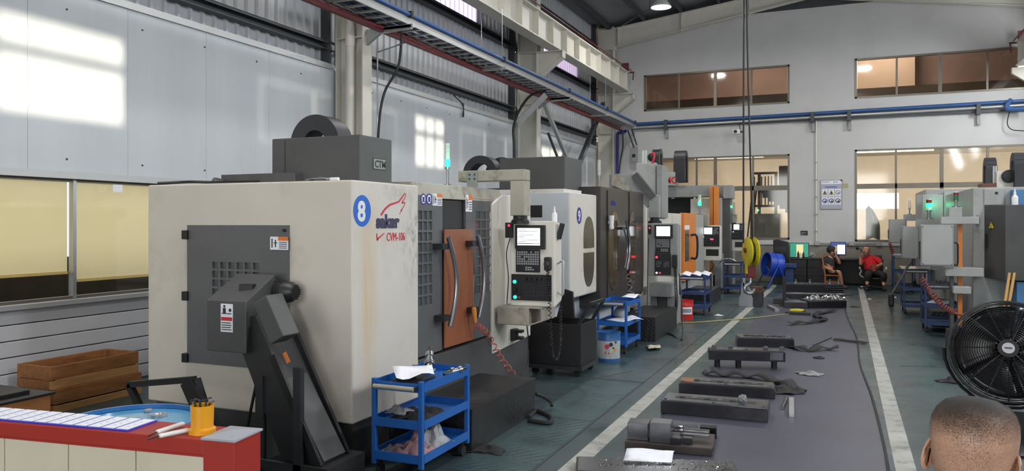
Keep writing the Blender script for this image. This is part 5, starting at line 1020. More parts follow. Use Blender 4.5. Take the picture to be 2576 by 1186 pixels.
# grey steel arm from the column to the tray, and diagonal braces
a1 = root('angle_brace', 'grey steel angle arm rising from behind the roof arches of machine 9 to the tray', 'brace', (-6.4, 16.6, 0))
A, B, C = px(1299, 395, X=-6.75), px(1299, 312, X=-6.75), px(1372, 240, X=-6.2)
MB().bar((A.x, A.y, 0.0), B, 0.13, 0.13).to('post', 'grey_paint', a1); MB().bar(B, C, 0.13, 0.13).to('arm', 'grey_paint', a1)
MB().tube(spline([C+Vector((0, 0, 0.1)), (B+C)/2+Vector((0, -0.15, 0.25)), B+Vector((0, -0.12, 0)), A+Vector((0, -0.12, 0)), Vector((A.x, A.y-0.12, 1.0))], 6), 0.03, 6).to('cable_bundle', 'black', a1, smooth=True)
for lab, (u0, v0), (u1, v1), X, w, m in (('steel angle leaning down from the tray behind the roof cover of machine 9', (1368, 262), (1424, 395), -6.4, 0.09, 'alu'),
                                ('dark steel bar crossing diagonally in front of the corner siding', (1518, 258), (1444, 440), -6.66, 0.13, 'dark_girt'),
                                ('thin steel strut slanting beside the sunlit panel behind machine 9', (1378, 335), (1400, 392), -6.9, 0.05, 'dark_girt')):
    A, B = px(u0, v0, X=X), px(u1, v1, X=X); d = (B-A).normalized(); one('steel_strut', MB().bar(A, B+d*(B.z-0.02)/abs(d.z), w, 0.02).bar(A+Vector((w/2, 0, 0)), B+Vector((w/2, 0, 0))+d*(B.z-0.02)/abs(d.z), 0.02, w), m, lab, 'strut', 'struts below the tray')
# drop cables and pipes at the columns
one('drop_cable', MB().tube(spline([(-6.3, 10.4, TZ-0.08), (-6.4, 10.45, TZ-0.6), (-6.62, 10.4, TZ-1.0), (-6.68, 10.33, TZ-1.6), (-6.7, 10.32, 2.0), (-6.7, 10.32, 0.0)], 6), 0.02, 6), 'black', 'black cable dropping from the tray beside the nearest column', 'cable', smooth=True)
one('conduit_pipe', MB().cyl((-6.72, 10.36, 0.0), (-6.72, 10.36, TZ-0.35), 0.012, n=8).cyl((-6.72, 10.36, TZ-0.36), (-6.2, 10.36, TZ-0.25), 0.012, n=8), 'steel', 'thin steel conduit running down the edge of the nearest column', 'conduit', smooth=True)
q = px(1165, 265, X=XL+0.05)
one('hanging_wire', MB().tube(spline([(XL+0.05, px(1135, 240, X=XL).y, px(1135, 240, X=XL).z), q, (XL+0.05, q.y-0.02, q.z-0.22), (XL+0.05, q.y+0.03, q.z-0.2), (XL+0.05, q.y+0.01, q.z+0.05)], 6), 0.012, 5), 'black', 'loose black wire loop hanging over the wall panel trim', 'wire', smooth=True)
q = px(1552, 400, Y=24.1)
one('blue_downpipe', MB().cyl((q.x, 24.15, 1.6), (q.x, 24.15, px(1552, 335, Y=24.1).z), 0.045, n=12).cyl((q.x, 24.15, px(1552, 335, Y=24.1).z), (q.x+0.3, 24.15, px(1552, 330, Y=24.1).z), 0.05, n=12), 'logo_blue', 'blue pipe running down the corner column under the tray end', 'pipe', smooth=True)
one('corner_cable', MB().tube(spline([px(1566, 330, Y=24.0), px(1567, 370, Y=24.0), px(1560, 410, Y=24.0), px(1556, 445, Y=24.0)], 6), 0.025, 6), 'black', 'black cable curving down beside the blue corner pipe', 'cable', smooth=True)
ld = root('cable_ladder_drop', 'short ladder rack with a junction box hanging at the wall corner', 'ladder rack', (px(1590, 350, Y=24).x, 24.0, 4.0))
A, B = px(1579, 328, Y=24.0), px(1595, 372, Y=24.0); A2, B2 = px(1588, 322, Y=24.0), px(1602, 366, Y=24.0)
MB().bar(A, B, 0.04).to('side_rail', 'dark_girt', ld); MB().bar(A2, B2, 0.04).to('side_rail', 'dark_girt', ld)
for k in range(4): MB().bar(A.lerp(B, k/3), A2.lerp(B2, k/3), 0.03).to('rung', 'alu', ld)
a, b, c, d = RY(23.98, 1588, 370, 1603, 408); MB().box(a, b, 23.98, 24.06, c, d).to('junction_box', 'grey_paint', ld); MB().box(a+0.03, b-0.06, 23.97, 23.98, c+0.15, c+0.25).to('junction_cover', 'black', ld)
# pipes along the back wall
bt = root('wall_pipe_run', 'horizontal blue and grey pipes clipped along the plastered end wall', 'pipes', (-1, 24.15, 4.8))
zA, zB = 4.82, 4.92
for dz, r, m in ((0.05, 0.05, 'pipe_blue'), (-0.06, 0.04, 'alu')): MB().cyl((-6.2, 24.15, zA+dz), (4.9, 24.15, zB+dz), r, n=10).to('pipe', m, bt, smooth=True)
MB().box(-6.2, 4.9, 24.2, 24.26, zA-0.1, zA-0.04).to('support_channel', 'dark_girt', bt)
for u in (1676, 2044, 2136, 2460): q = px(u, 300, Y=24.2); MB().box(q.x-0.05, q.x+0.05, 24.05, 24.28, zA-0.16, zA+0.13).to('pipe_clip', 'dark_girt', bt); MB().box(q.x-0.02, q.x+0.06, 24.2, 24.29, zA-0.42, zA-0.16).to('bracket', 'grey_paint', bt)
one('pipe_branch', MB().tube(spline([px(2545, 250, Y=24.0), px(2535, 262, Y=24.0), px(2536, 274, Y=24.0), px(2576, 275, Y=24.0)], 5), 0.06, 8), 'pipe_blue', 'dark blue pipe bend branching off at the upper edge of the end wall', 'pipe', smooth=True)
one('wire_loops', MB().tube(spline([px(2540, 278, Y=24.1), px(2534, 310, Y=24.1), px(2545, 326, Y=24.1), px(2576, 330, Y=24.1)], 6), 0.012, 5), 'black', 'thin black wires sagging below the pipe bend on the end wall', 'wire', smooth=True)
# high bay lamp
q = px(1663, 16, Y=19.5); hb = root('high_bay_lamp', 'white round high bay lamp glowing under the roof', 'lamp', q)
MB().lathe([(0.05, 0.32), (0.1, 0.3), (0.13, 0.16), (0.24, 0.0), (0.255, -0.01), (0.255, -0.03)], q, 24, cap=False).to('reflector', 'white', hb, smooth=True, solid=0.006)
mat('lamp_glow', '#ffffff', 0.4, emit=14, ecol='#f6f0ff'); MB().lathe([(0.235, -0.02), (0.0, -0.03)], q, 24).to('lens', 'lamp_glow', hb)
for k in range(16): a = 2*math.pi*k/16; MB().bar(q+Vector((0.09*math.cos(a), 0.09*math.sin(a), 0.3)), q+Vector((0.22*math.cos(a), 0.22*math.sin(a), 0.02)), 0.008).to('rib', 'alu', hb)
MB().cyl(q+Vector((0, 0, 0.3)), (q.x, q.y, roofz(q.x)-0.05), 0.012, n=8).to('rod', 'dark_girt', hb)
l = bpy.data.lights.new('high_bay_light', 'AREA'); l.shape = 'DISK'; l.size = 0.45; l.energy = 120; l.color = (1.0, 0.98, 0.95); lo = bpy.data.objects.new('high_bay_light', l); COL.objects.link(lo); lo.location = q+Vector((0, 0, -0.06))
one('stay_rod', MB().bar(px(1560, 68, Y=20), px(1634, 22, Y=20)*1.0, 0.015).bar(px(1634, 22, Y=20), px(1634, 22, Y=20)+Vector((0.05, 0, 0.75)), 0.015), 'dark_girt', 'thin dark stay rod under the roof beside the lamp', 'rod')
for x, y in ((-4.2, 3.5), (0.6, 3.5), (-4.2, 11.5), (0.6, 11.5), (0.6, 19.5)):       # the other lamps of the hall, above the frame
    c = copy_tree(hb); c.location = (x, y, q.z-0.12); c['label'] = {(-4.2, 3.5): 'high bay lamp above the chip conveyor', (0.6, 3.5): 'high bay lamp above the near end of the aisle', (-4.2, 11.5): 'high bay lamp above machine 9', (0.6, 11.5): 'high bay lamp above the long mould plates', (0.6, 19.5): 'high bay lamp above the far stack of plates'}[(x, y)]; c['group'] = 'high bay lamps above the frame'
    lo2 = lo.copy(); COL.objects.link(lo2); lo2.location = (x, y, q.z-0.18)
# crane hook block on ropes
HD = 15.0; q = px(1885, 640, D=HD)
hk = root('hook_block', 'yellow crane hook block hanging on steel ropes above the aisle', 'hook block', q)
for u0, u1 in ((1871, 1870), (1877, 1893)):
    a, b = px(u1, 612, D=HD), px(u0, 0, D=HD); Rm = Matrix.Rotation(-math.radians(24), 3, 'Z'); a = q+Rm@(a-q); b = q+Rm@(b-q); MB().cyl(a, b+(b-a)*0.42, 0.017, n=6).to('rope', 'black', hk)
ca = px(1880, 634, D=HD)
for s, m in ((-1, 'yellow'), (1, 'yellow')): MB().lathe([(0, -0.03), (0.25, -0.03), (0.29, 0.0), (0.25, 0.04), (0, 0.04)], (ca.x+0.065*s+0.06, ca.y, ca.z), 22, 'X').to('sheave_cheek', m, hk, smooth=True)
MB().lathe([(0, -0.06), (0.2, -0.06), (0.2, 0.06), (0, 0.06)], (ca.x+0.06, ca.y, ca.z), 20, 'X').to('sheave', 'black', hk)
MB().box(ca.x-0.04, ca.x-0.02, ca.y-0.06, ca.y+0.06, ca.z-0.42, ca.z+0.1).to('strap_plate', 'yellow', hk); MB().cyl((ca.x-0.07, ca.y, ca.z+0.03), (ca.x-0.02, ca.y, ca.z+0.03), 0.05, n=12).to('axle', 'dark_red', hk)
MB().box(ca.x-0.02, ca.x+0.14, ca.y-0.07, ca.y+0.07, ca.z-0.5, ca.z-0.28).to('crosshead', 'dark_red', hk, bevel=0.02)
MB().tube(spline([(ca.x+0.06, ca.y, ca.z-0.5), (ca.x+0.05, ca.y, ca.z-0.6), (ca.x-0.05, ca.y, ca.z-0.68), (ca.x-0.03, ca.y, ca.z-0.78), (ca.x+0.07, ca.y, ca.z-0.8), (ca.x+0.14, ca.y, ca.z-0.72)], 6), [0.035]*31, 8).to('hook', 'steel', hk, smooth=True)
hk.rotation_euler = (0, 0, math.radians(24))
# angle plate fixture under the hook
q = px(1872, 772, Z=0)
vb = root('angle_plate', 'steel angle plate fixture on the floor under the crane hook', 'fixture', (q.x, q.y+0.15, 0))
x0, x1 = px(1858, 770, Y=q.y).x, px(1894, 770, Y=q.y).x; zt = px(1875, 737, Y=q.y).z
MB().prism('Y', [(x0, 0.0), (x1, 0.0), (x1, zt*0.6), (x1-0.06, zt), (x0+0.06, zt), (x0, zt*0.6)], q.y, q.y+0.05).to('face_plate', 'steel', vb, bevel=0.005)
MB().box(x0+0.05, x1+0.18, q.y+0.05, q.y+0.4, 0.0, zt).to('block', 'dull_steel', vb, bevel=0.006); MB().box(x1-0.02, x1+0.18, q.y+0.05, q.y+0.3, zt+0.002, zt+0.12).to('top_clamp', mat('rusty', '#5b3d30', 0.6, 0.3, var=0.2), vb)
for a, b in (((1866, 742), (1870, 712)), ((1890, 735), (1876, 716)), ((1872, 725), (1872, 700))): MB().bar(px(*a, Y=q.y+0.05), px(*b, Y=q.y+0.05), 0.05, 0.04).to('clamp_arm', 'steel', vb)
# ================================================================ trolleys
def trolley(xn, yn, w, l, h, mm, label, side=1, group='blue steel trolleys', lip=0.055):
    """near corner (xn, yn); body runs to xn-side*w and yn+l"""
    xa, xb = sorted((xn, xn-side*w)); t = root('tool_trolley', label, 'trolley', ((xa+xb)/2, yn+l/2, 0), group); p = 0.032
    for x in (xa, xb-p):
        for y in (yn, yn+l-p): MB().box(x, x+p, y, y+p, 0.09, h).to('post', mm, t, bevel=0.003)
    for z in (h-0.07, h*0.53, 0.13):
        s = MB().box(xa+0.004, xb-0.004, yn+0.004, yn+l-0.004, z, z+0.008).to('shelf', mm, t)
        MB().box(xa+p, xb-p, yn-0.001, yn+0.004, z-0.005, z+lip).to('lip', mm, s); MB().box(xa+p, xb-p, yn+l-0.004, yn+l+0.001, z-0.005, z+lip).to('lip', mm, s)
        MB().box(xa-0.001, xa+0.004, yn+p, yn+l-p, z-0.005, z+lip).to('lip', mm, s); MB().box(xb-0.004, xb+0.001, yn+p, yn+l-p, z-0.005, z+lip).to('lip', mm, s)
    MB().tube([(xa+0.04, yn-0.035, h-0.045), (xb-0.04, yn-0.035, h-0.045)], 0.016, 8).to('push_handle', 'grimy', t, smooth=True); MB().box(xa+0.03, xa+0.05, yn-0.04, yn, h-0.06, h-0.03).to('handle_end', 'black', t); MB().box(xb-0.05, xb-0.03, yn-0.04, yn, h-0.06, h-0.03).to('handle_end', 'black', t)
    for x in (xa+0.04, xb-0.04):
        for y in (yn+0.05, yn+l-0.05): MB().cyl((x-0.014, y, 0.04), (x+0.014, y, 0.04), 0.04, n=14).box(x-0.01, x+0.01, y-0.015, y+0.015, 0.05, 0.1).to('castor', 'rubber', t)
    return t, (xa, xb, yn, yn+l, h)
T1, c1 = trolley(-2.6, 4.55, 0.4, 0.72, 0.68, 'blue', 'bright blue three shelf trolley beside the tread plate step of the nearest machine')
q = px(1577, 893, Z=0); T2, c2 = trolley(q.x, q.y, 0.42, 0.75, 0.71, 'blue', 'blue trolley behind the paint splashed bucket')
q = px(1775, 795, Z=0); T3, c3 = trolley(q.x, q.y, 0.5, 0.75, 0.74, 'navy', 'dark blue trolley behind the red bucket, papers on top')
q = px(1866, 742, Z=0); T4, c4 = trolley(q.x, q.y, 0.45, 0.7, 0.78, 'navy', 'dark blue trolley behind the hanging yellow hook block')
q = px(2326, 838, Z=0); T5, c5 = trolley(q.x, q.y, 0.5, 0.8, 0.78, 'navy', 'dark blue trolley with a sloping load at the frontmost opposite machine', -1)
q = px(2272, 790, Z=0); T6, c6 = trolley(q.x, q.y, 0.45, 0.8, 0.86, 'navy', 'dark trolley before the second opposite machine, shiny sheet on top', -1)
q = px(2247, 735, Z=0); T7, c7 = trolley(q.x, q.y, 0.5, 0.7, 0.92, 'navy', 'dark blue trolley behind the seated operator in red', -1)
# ---- loads on trolleys
def sheet_paper(pts, label, m='paper', cat='paper', group=None, t=0.0015):
    return one('paper_sheet', MB().grid(lambda i, j: Vector(pts[0]).lerp(Vector(pts[1]), j/6).lerp(Vector(pts[3]).lerp(Vector(pts[2]), j/6), i/6)+Vector((0, 0, 0.02*math.sin(i*1.1)*math.sin(j*0.9)+0.02*(i/6)**2)), 6, 6), m, label, cat, group, solid=t, smooth=True)
def rag(cx, cy, z, sx, sy, h, label, m='cloth_dark', name='rag', cat='rag', seed=1, group=None, rz=0.0):
    rnd = random.Random(seed); ph = [rnd.uniform(0, 6.3) for _ in range(8)]
    def P(i, j):
        u, v = i/14*2-1, j/14*2-1; r = math.hypot(u, v); k = 1+0.18*math.sin(3*math.atan2(v, u)+ph[0])+0.1*math.sin(7*math.atan2(v, u)+ph[1])
        x, y = u*sx/2*k, v*sy/2*k; c, s = math.cos(rz), math.sin(rz)
        zz = h*max(0.0, 1-r*0.85)*(0.55+0.25*math.sin(5*u+ph[2]+2*v)+0.25*math.sin(7*v+ph[3]-3*u)+0.2*math.sin(11*u+9*v+ph[4]))
        return (cx+x*c-y*s, cy+x*s+y*c, z+0.004+max(0.0, zz))
    return one(name, MB().grid(P, 14, 14), m, label, cat, group, solid=0.005, smooth=True)
def tool_holder(x, y, z, rz, tilt, label, s=1.0):
    h = root('tool_holder', label, 'tool holder', (0, 0, 0), 'steel tool holders')
    for nm, prof, m in (('taper', [(0, 0), (0.012*s, 0), (0.022*s, 0.06*s)], 'chrome'), ('flange', [(0.022*s, 0.06*s), (0.032*s, 0.06*s), (0.032*s, 0.07*s), (0.027*s, 0.073*s), (0.032*s, 0.076*s), (0.032*s, 0.086*s), (0.02*s, 0.086*s)], 'steel'), ('collet_nut', [(0.018*s, 0.086*s), (0.02*s, 0.13*s), (0.025*s, 0.13*s), (0.025*s, 0.16*s), (0.01*s, 0.17*s)], 'steel'), ('cutter', [(0.009*s, 0.165*s), (0.009*s, 0.215*s), (0, 0.215*s)], 'dark_steel')):
        MB().lathe(prof, (0, 0, 0), 16).to(nm, m, h, smooth=True)
    h.location = (x, y, z); h.rotation_euler = (tilt, 0, rz); return h
xa, xb, ya_, yb_, h = c1; zs = h-0.06
tool_holder(xb-0.18, ya_+0.42, zs+0.035, 0.5, -0.95, 'chrome tool holder pointing up from the near blue trolley', 1.25)
tool_holder(xb-0.2, ya_+0.55, zs+0.03, -1.3, 1.5, 'steel tool holder lying at the back of the near blue trolley', 1.1)
tool_holder(xb-0.06, ya_+0.42, zs+0.032, -0.3, -1.5, 'steel tool holder lying along the lip of the near blue trolley', 1.1)
sheet_paper([(xb-0.36, ya_+0.2, h+0.05), (xb-0.2, ya_+0.0, h+0.015), (xb+0.0, ya_+0.17, h+0.01), (xb-0.16, ya_+0.42, h+0.015)], 'white drawing sheet lying across the near blue trolley')
rag(xa+0.14, ya_+0.28, zs, 0.22, 0.42, 0.06, 'black rag in the top tray of the near blue trolley', 'cloth_dark', seed=3)
zm = h*0.53+0.008; rag((xa+xb)/2, ya_+0.3, zm, 0.3, 0.36, 0.09, 'dark work rag on the middle shelf of the near blue trolley', 'cloth_dark', seed=5); rag(xa+0.12, ya_+0.16, zm+0.05, 0.16, 0.14, 0.06, 'small grey rag on the middle shelf of the near blue trolley', 'cloth_grey', seed=6)
mat('cloth_pale', '#a9adb0', 0.9, var=0.3, vscale=9, dirt=0.5, dcol='#5a4c4c', dscale=7); mat('cloth_pink', '#b0888c', 0.9, var=0.3, vscale=20)
rag((xa+xb)/2+0.04, ya_+0.42, 0.142, 0.26, 0.32, 0.24, 'pale grey cloth heap on the bottom shelf of the near blue trolley', 'cloth_pale', seed=8); rag((xa+xb)/2+0.02, ya_+0.2, 0.14, 0.28, 0.26, 0.16, 'pinkish striped cloth on the bottom shelf of the near blue trolley', 'cloth_pink', seed=9); rag(xa+0.09, ya_+0.14, 0.14, 0.14, 0.2, 0.06, 'white rag in the bottom corner of the near blue trolley', 'cloth_grey', seed=10)
xa, xb, ya_, yb_, h = c2
sheet_paper([(xa+0.1, ya_+0.1, h*0.53+0.06), (xa+0.28, ya_+0.0, h*0.53+0.06), (xb+0.12, ya_+0.45, h*0.53+0.03), (xb-0.1, ya_+0.6, h*0.53+0.06)], 'white drawing sheet on the middle shelf of the trolley behind the paint bucket')
rag((xa+xb)/2, ya_+0.25, h-0.055, 0.3, 0.4, 0.05, 'dark rag on top of the trolley behind the paint bucket', 'cloth_dark', seed=12); sheet_paper([(xb-0.2, ya_+0.45, h+0.01), (xb-0.02, ya_+0.4, h+0.01), (xb+0.02, ya_+0.7, h+0.012), (xb-0.18, ya_+0.7, h+0.012)], 'white paper on top of the trolley behind the paint bucket')
one('pale_sack', MB().sphere((xa+0.2, ya_+0.5, h*0.53+0.11), (0.1, 0.12, 0.1), 12, 8), 'cloth_pale', 'pale sack on the middle shelf of the trolley behind the paint bucket', 'sack', smooth=True)
xa, xb, ya_, yb_, h = c3
for k, (dx_, dy_) in enumerate(((0.08, 0.1), (0.26, 0.2), (0.4, 0.35))): sheet_paper([(xa+dx_-0.06, ya_+dy_, h+0.03), (xa+dx_+0.1, ya_+dy_-0.06, h+0.0), (xa+dx_+0.14, ya_+dy_+0.2, h+0.02), (xa+dx_-0.02, ya_+dy_+0.26, h+0.05)], ('white paper at the handle end of the dark trolley behind the red bucket', 'white paper in the middle of the dark trolley behind the red bucket', 'white paper at the far end of the dark trolley behind the red bucket')[k])
rag(xb-0.1, ya_+0.2, h*0.53, 0.16, 0.2, 0.1, 'white rag on the lower shelf of the dark trolley behind the red bucket', 'cloth_grey', seed=14)
xa, xb, ya_, yb_, h = c4
MB().tube(spline([(xa-0.1, ya_+0.1, h-0.02), (xa+0.02, ya_+0.1, h+0.07), (xa+0.2, ya_+0.1, h+0.07), (xa+0.32, ya_+0.15, h)], 5), 0.022, 8)
one('bent_pipe', MB().tube(spline([(xa-0.1, ya_+0.1, h-0.02), (xa+0.02, ya_+0.1, h+0.07), (xa+0.2, ya_+0.1, h+0.07), (xa+0.32, ya_+0.15, h)], 5), 0.022, 8), 'steel', 'bent steel pipe on the trolley behind the hook block', 'pipe', smooth=True)
one('parts_tray', MB().box(xa+0.1, xb-0.02, ya_+0.1, yb_-0.1, h-0.055, h+0.03), 'dull_steel', 'dark metal tray on the trolley behind the hook block', 'tray', bevel=0.01)
xa, xb, ya_, yb_, h = c5
sheet_paper([(xa+0.02, ya_+0.1, h*0.53+0.06), (xa+0.25, ya_+0.0, h*0.53+0.06), (xa+0.5, ya_+0.35, h*0.53+0.06), (xa+0.2, ya_+0.5, h*0.53+0.08)], 'white paper on the middle shelf of the trolley with the sloping load'); rag((xa+xb)/2, ya_+0.4, h-0.06, 0.34, 0.5, 0.14, 'dark rag heap on the trolley with the sloping load', 'cloth_dark', seed=15)
xa, xb, ya_, yb_, h = c6
one('sheet_tray', MB().box(xa-0.03, xb+0.12, ya_-0.02, yb_, h+0.001, h+0.02), 'chrome', 'shiny sheet metal tray on the trolley before the second opposite machine', 'tray'); rag((xa+xb)/2, ya_+0.3, h*0.53+0.008, 0.24, 0.34, 0.2, 'dark rag heap inside the trolley under the shiny tray', 'cloth_dark', seed=16)
xa, xb, ya_, yb_, h = c7
one('work_gloves', MB().box(xa+0.02, xb-0.04, ya_+0.02, yb_-0.1, h-0.05, h+0.03), 'cloth_pale', 'pale cardboard and gloves on the trolley behind the operator in red', 'gloves', bevel=0.02)
# spiral hose of the opposite row, leaning bar
one('red_spiral_hose', MB().tube(coil([px(2318, 700, Y=13), px(2340, 735, Y=13), px(2372, 770, Y=12.8), px(2400, 788, Y=12.8)], 0.035, 18, 9), 0.009, 6).tube(spline([px(2400, 788, Y=12.8), px(2420, 792, Y=12.8), px(2445, 786, Y=12.9)], 6), 0.02, 8), mat('hose_maroon', '#8a4038', 0.5), 'maroon spiral hose sagging in front of the opposite machines', 'hose', smooth=True)
A, B = px(2293, 655, Y=15.5), px(2243, 740, Y=15.2); F0 = px(2241, 770, Z=0.0)
lb = root('push_bar', 'dark steel push bar leaning on a wheel foot before the opposite machines', 'bar', (F0.x, F0.y, 0))
MB().tube([A, B, (F0.x, F0.y, 0.2)], 0.025, 8).to('bar', 'dark_steel', lb, smooth=True); MB().box(F0.x-0.05, F0.x+0.06, F0.y-0.1, F0.y+0.1, 0.0, 0.26).to('foot', 'dark_steel', lb, bevel=0.03)
MB().tube([(F0.x, F0.y, 0.28), (F0.x+0.35, F0.y+0.2, 0.3)], 0.02, 6).to('cross_bar', 'dark_steel', lb)
for k, (u0, u1) in enumerate(((2530, 2537), (2540, 2549))):
    A, B = px(u1, 705, Y=12.7), px(u0-6, 790, Y=12.5); d = (B-A).normalized(); B = B+d*((B.z)/abs(d.z)) if d.z < 0 else B
    one('bamboo_pole', MB().tube([A+(A-B)*0.1]+[A.lerp(B, t) for t in (0.2, 0.4, 0.6, 0.8, 1.0)], [0.019, 0.021, 0.019, 0.021, 0.019, 0.019], 10), 'bamboo', ('bamboo pole leaning under the black cabinet, the thinner one on the aisle side', 'bamboo pole leaning under the black cabinet, the one next to the blue housing')[k], 'pole', 'bamboo poles', smooth=True)
bottle(px(2553, 500, Y=13.2).x, 13.2, px(2520, 516, Y=12.95).z, 'white squeeze bottle on top of the black electric cabinet', 1.5)
# ================================================================ buckets
def bucket(u, v, r, h, label, mats, name='bucket'):
    q = px(u, v, Z=0); b = root(name, label, 'bucket', q)
    MB().lathe([(0, 0), (r*0.95, 0), (r*0.96, h*0.12)], q, 28).to('bottom_band', mats[0], b, smooth=True)
    MB().lathe([(r*0.96, h*0.12), (r*0.985, h*0.72)], q, 28, cap=False).to('wall', mats[1], b, smooth=True)
    MB().lathe([(r*0.985, h*0.72), (r*1.01, h*0.735), (r*0.99, h*0.75), (r, h*0.97), (r*1.03, h*0.98), (r*1.03, h), (r*0.97, h), (r*0.95, h*0.3), (0, h*0.3)], q, 28, cap=False).to('rim_band', mats[2], b, smooth=True)
    return b, q
mat('bucket_blue', '#2f5f9a', 0.35, var=0.15, dirt=0.3, dcol='#16233a'); mat('bucket_pale', '#b4b9bb', 0.4, var=0.15, vscale=6, dirt=0.8, dcol='#4d5666', dscale=7, stretch=(3, 3, 0.6))
b, q = bucket(1531, 908, 0.15, 0.37, 'blue and pale paint bucket splashed with colour spots beside the trolley', ('bucket_blue', 'bucket_pale', 'bucket_blue'))
rnd = random.Random(3)
for k, (du, dv, s, m) in enumerate(((-4, -32, 0.03, 'print_red'), (6, -37, 0.026, 'print_dark'), (18, -42, 0.014, 'print_dark'), (12, -28, 0.012, 'print_dark'), (16, -24, 0.018, 'cup_yellow'), (-8, -16, 0.01, 'print_red'), (0, -15, 0.01, 'print_red'), (8, -15, 0.01, 'cup_yellow'))):
    d = Vector((0, 0, 0)); p = px(1531+du, 908+dv, D=9.62); v = (p-q); v.z = 0; v = Vector((-q.x, -q.y, 0)).normalized()*0.15; sd = Vector((v.y, -v.x, 0)).normalized(); off = (p-q).dot(sd)
    n2 = (v.normalized()*math.sqrt(max(0.0001, 0.147**2-off**2))+sd*off); c = Vector((q.x, q.y, p.z))+n2; nd = n2.normalized()
    MB().cyl(c-nd*0.002, c+nd*0.003, s, n=12).to('paint_spot', m, b)
b, q = bucket(1721, 803, 0.165, 0.345, 'red plastic bucket with a printed label by the dark trolley', ('red', 'red', 'red'))
MB().grid(lambda i, j: (q.x+0.1685*math.cos(math.radians(-95+70*i/8)), q.y+0.1685*math.sin(math.radians(-95+70*i/8)), 0.1+0.13*j), 8, 1).to('paper_label', 'paper', b, solid=0.003)
MB().grid(lambda i, j: (q.x+0.171*math.cos(math.radians(-88+56*i/8)), q.y+0.171*math.sin(math.radians(-88+56*i/8)), 0.13+0.07*j), 8, 1).to('label_print', 'print_grey', b, solid=0.002)
MB().tube([(q.x+0.17*math.cos(a), q.y+0.17*math.sin(a), 0.3-0.07*math.sin(a*1.0)) for a in [math.pi*k/12 for k in range(13)]], 0.005, 6).to('bail_handle', 'steel', b)
# ================================================================ counter in the foreground
A, B = px(0, 1062, Z=1.0), px(512, 1107, Z=1.0); dr = (B-A); dr.z = 0; dr.normalize(); nr = Vector((-dr.y, dr.x, 0))   # nr points away from the camera
A = A-dr*0.6; Lc = (B-A).length
mat('cream_board', '#cbc4ae', 0.6, var=0.05, dirt=0.35, dcol='#8a8676', dscale=4, stretch=(1, 1, 0.4)); mat('cap_grey', '#a2a4ad', 0.4, var=0.05)
co = root('counter_rail', 'red topped cream partition rail ending in a red post in the near foreground', 'counter', ((A+B)/2).xy.to_3d())
ang = math.atan2(dr.y, dr.x); Rz = Matrix.Rotation(ang, 3, 'Z'); mid = (A+B)/2
def cpos(s, d, z): return A+dr*s+nr*d+Vector((0, 0, z-1.0))
MB().obox(cpos(Lc/2, 0.085, 0.972), (Lc, 0.17, 0.056), Rz).to('red_rail', 'rail_red', co, bevel=0.004)
MB().obox(cpos(Lc/2, 0.085, 0.94), (Lc, 0.15, 0.01), Rz).to('rail_lining', 'rail_red', co)
for k in range(5): MB().obox(cpos(Lc*(k+0.5)/5, 0.085, 0.4675), (Lc/5-0.003, 0.13, 0.935), Rz).to('board', 'cream_board', co, bevel=0.002)
pc = cpos(Lc+0.062, 0.075, 0); ps = 0.125
pp = MB().obox((pc.x, pc.y, 0.5), (ps, ps+0.03, 1.0), Rz).to('post', 'rail_red', co, bevel=0.003)
MB().obox((pc.x, pc.y, 1.004), (ps+0.012, ps+0.042, 0.008), Rz).to('post_cap', 'cap_grey', co, bevel=0.002)
t = MB(); hs = (ps+0.012)/2; hl = (ps+0.042)/2
t.add([Vector((pc.x, pc.y, 1.008))+Rz@Vector(v) for v in ((-hs, -hl, 0), (hs, -hl, 0), (hs, hl, 0), (-hs, hl, 0), (0, 0, 0.012))], [(0, 1, 4), (1, 2, 4), (2, 3, 4), (3, 0, 4)]); t.to('cap_peak', 'cap_grey', co)
# strip of white cards in a blue frame on the rail
s1 = (px(350, 1078, Z=1.0)-A).dot(dr); cr = root('card_strip', 'row of white cards in a blue plastic strip lying on the red rail', 'cards', cpos(s1/2, 0.085, 1.0))
mat('blue_film', '#3a36b0', 0.3, var=0.05); MB().obox(cpos(s1/2, 0.085, 1.003), (s1, 0.15, 0.006), Rz).to('blue_backing', 'blue_film', cr)
n = max(6, round(s1/((s1-0.6)/9.5)))
for k in range(n): MB().obox(cpos(s1*(k+0.5)/n, 0.085, 1.0075), (s1/n-0.012, 0.138, 0.002), Rz).to('card', 'paper', cr)
g = MB()
for k in range(n):
    for j in range(3): g.obox(cpos(s1*(k+0.5)/n, 0.05+0.03*j, 1.0088), (s1/n-0.05, 0.003, 0.0006), Rz)
g.to('card_print', mat('print_pale', '#b9bcc4', 0.7), cr, kind='stuff')
q = cpos((px(495, 1095, Z=1.0)-A).dot(dr), 0.075, 1.0)
cu = root('pencil_cup', 'yellow cup holding hex keys on the red rail', 'cup', q)
MB().lathe([(0, 0), (0.046, 0), (0.046, 0.016), (0.04, 0.02), (0.038, 0.022), (0.04, 0.1), (0.037, 0.1), (0.035, 0.03), (0, 0.03)], q, 26).to('cup_body', 'cup_yellow', cu, smooth=True)
rnd = random.Random(2)
for k in range(7):
    a = rnd.uniform(0, 6.28); b0 = q+Vector((0.012*math.cos(a), 0.012*math.sin(a), 0.03)); b1 = q+Vector((0.027*math.cos(a), 0.027*math.sin(a), 0.105+rnd.uniform(0, 0.02)))
    MB().tube([b0, b1, b1+Vector((0.018*math.cos(a+1), 0.018*math.sin(a+1), 0.004))], 0.0035, 6).to('hex_key', 'dark_steel', cu, smooth=True)
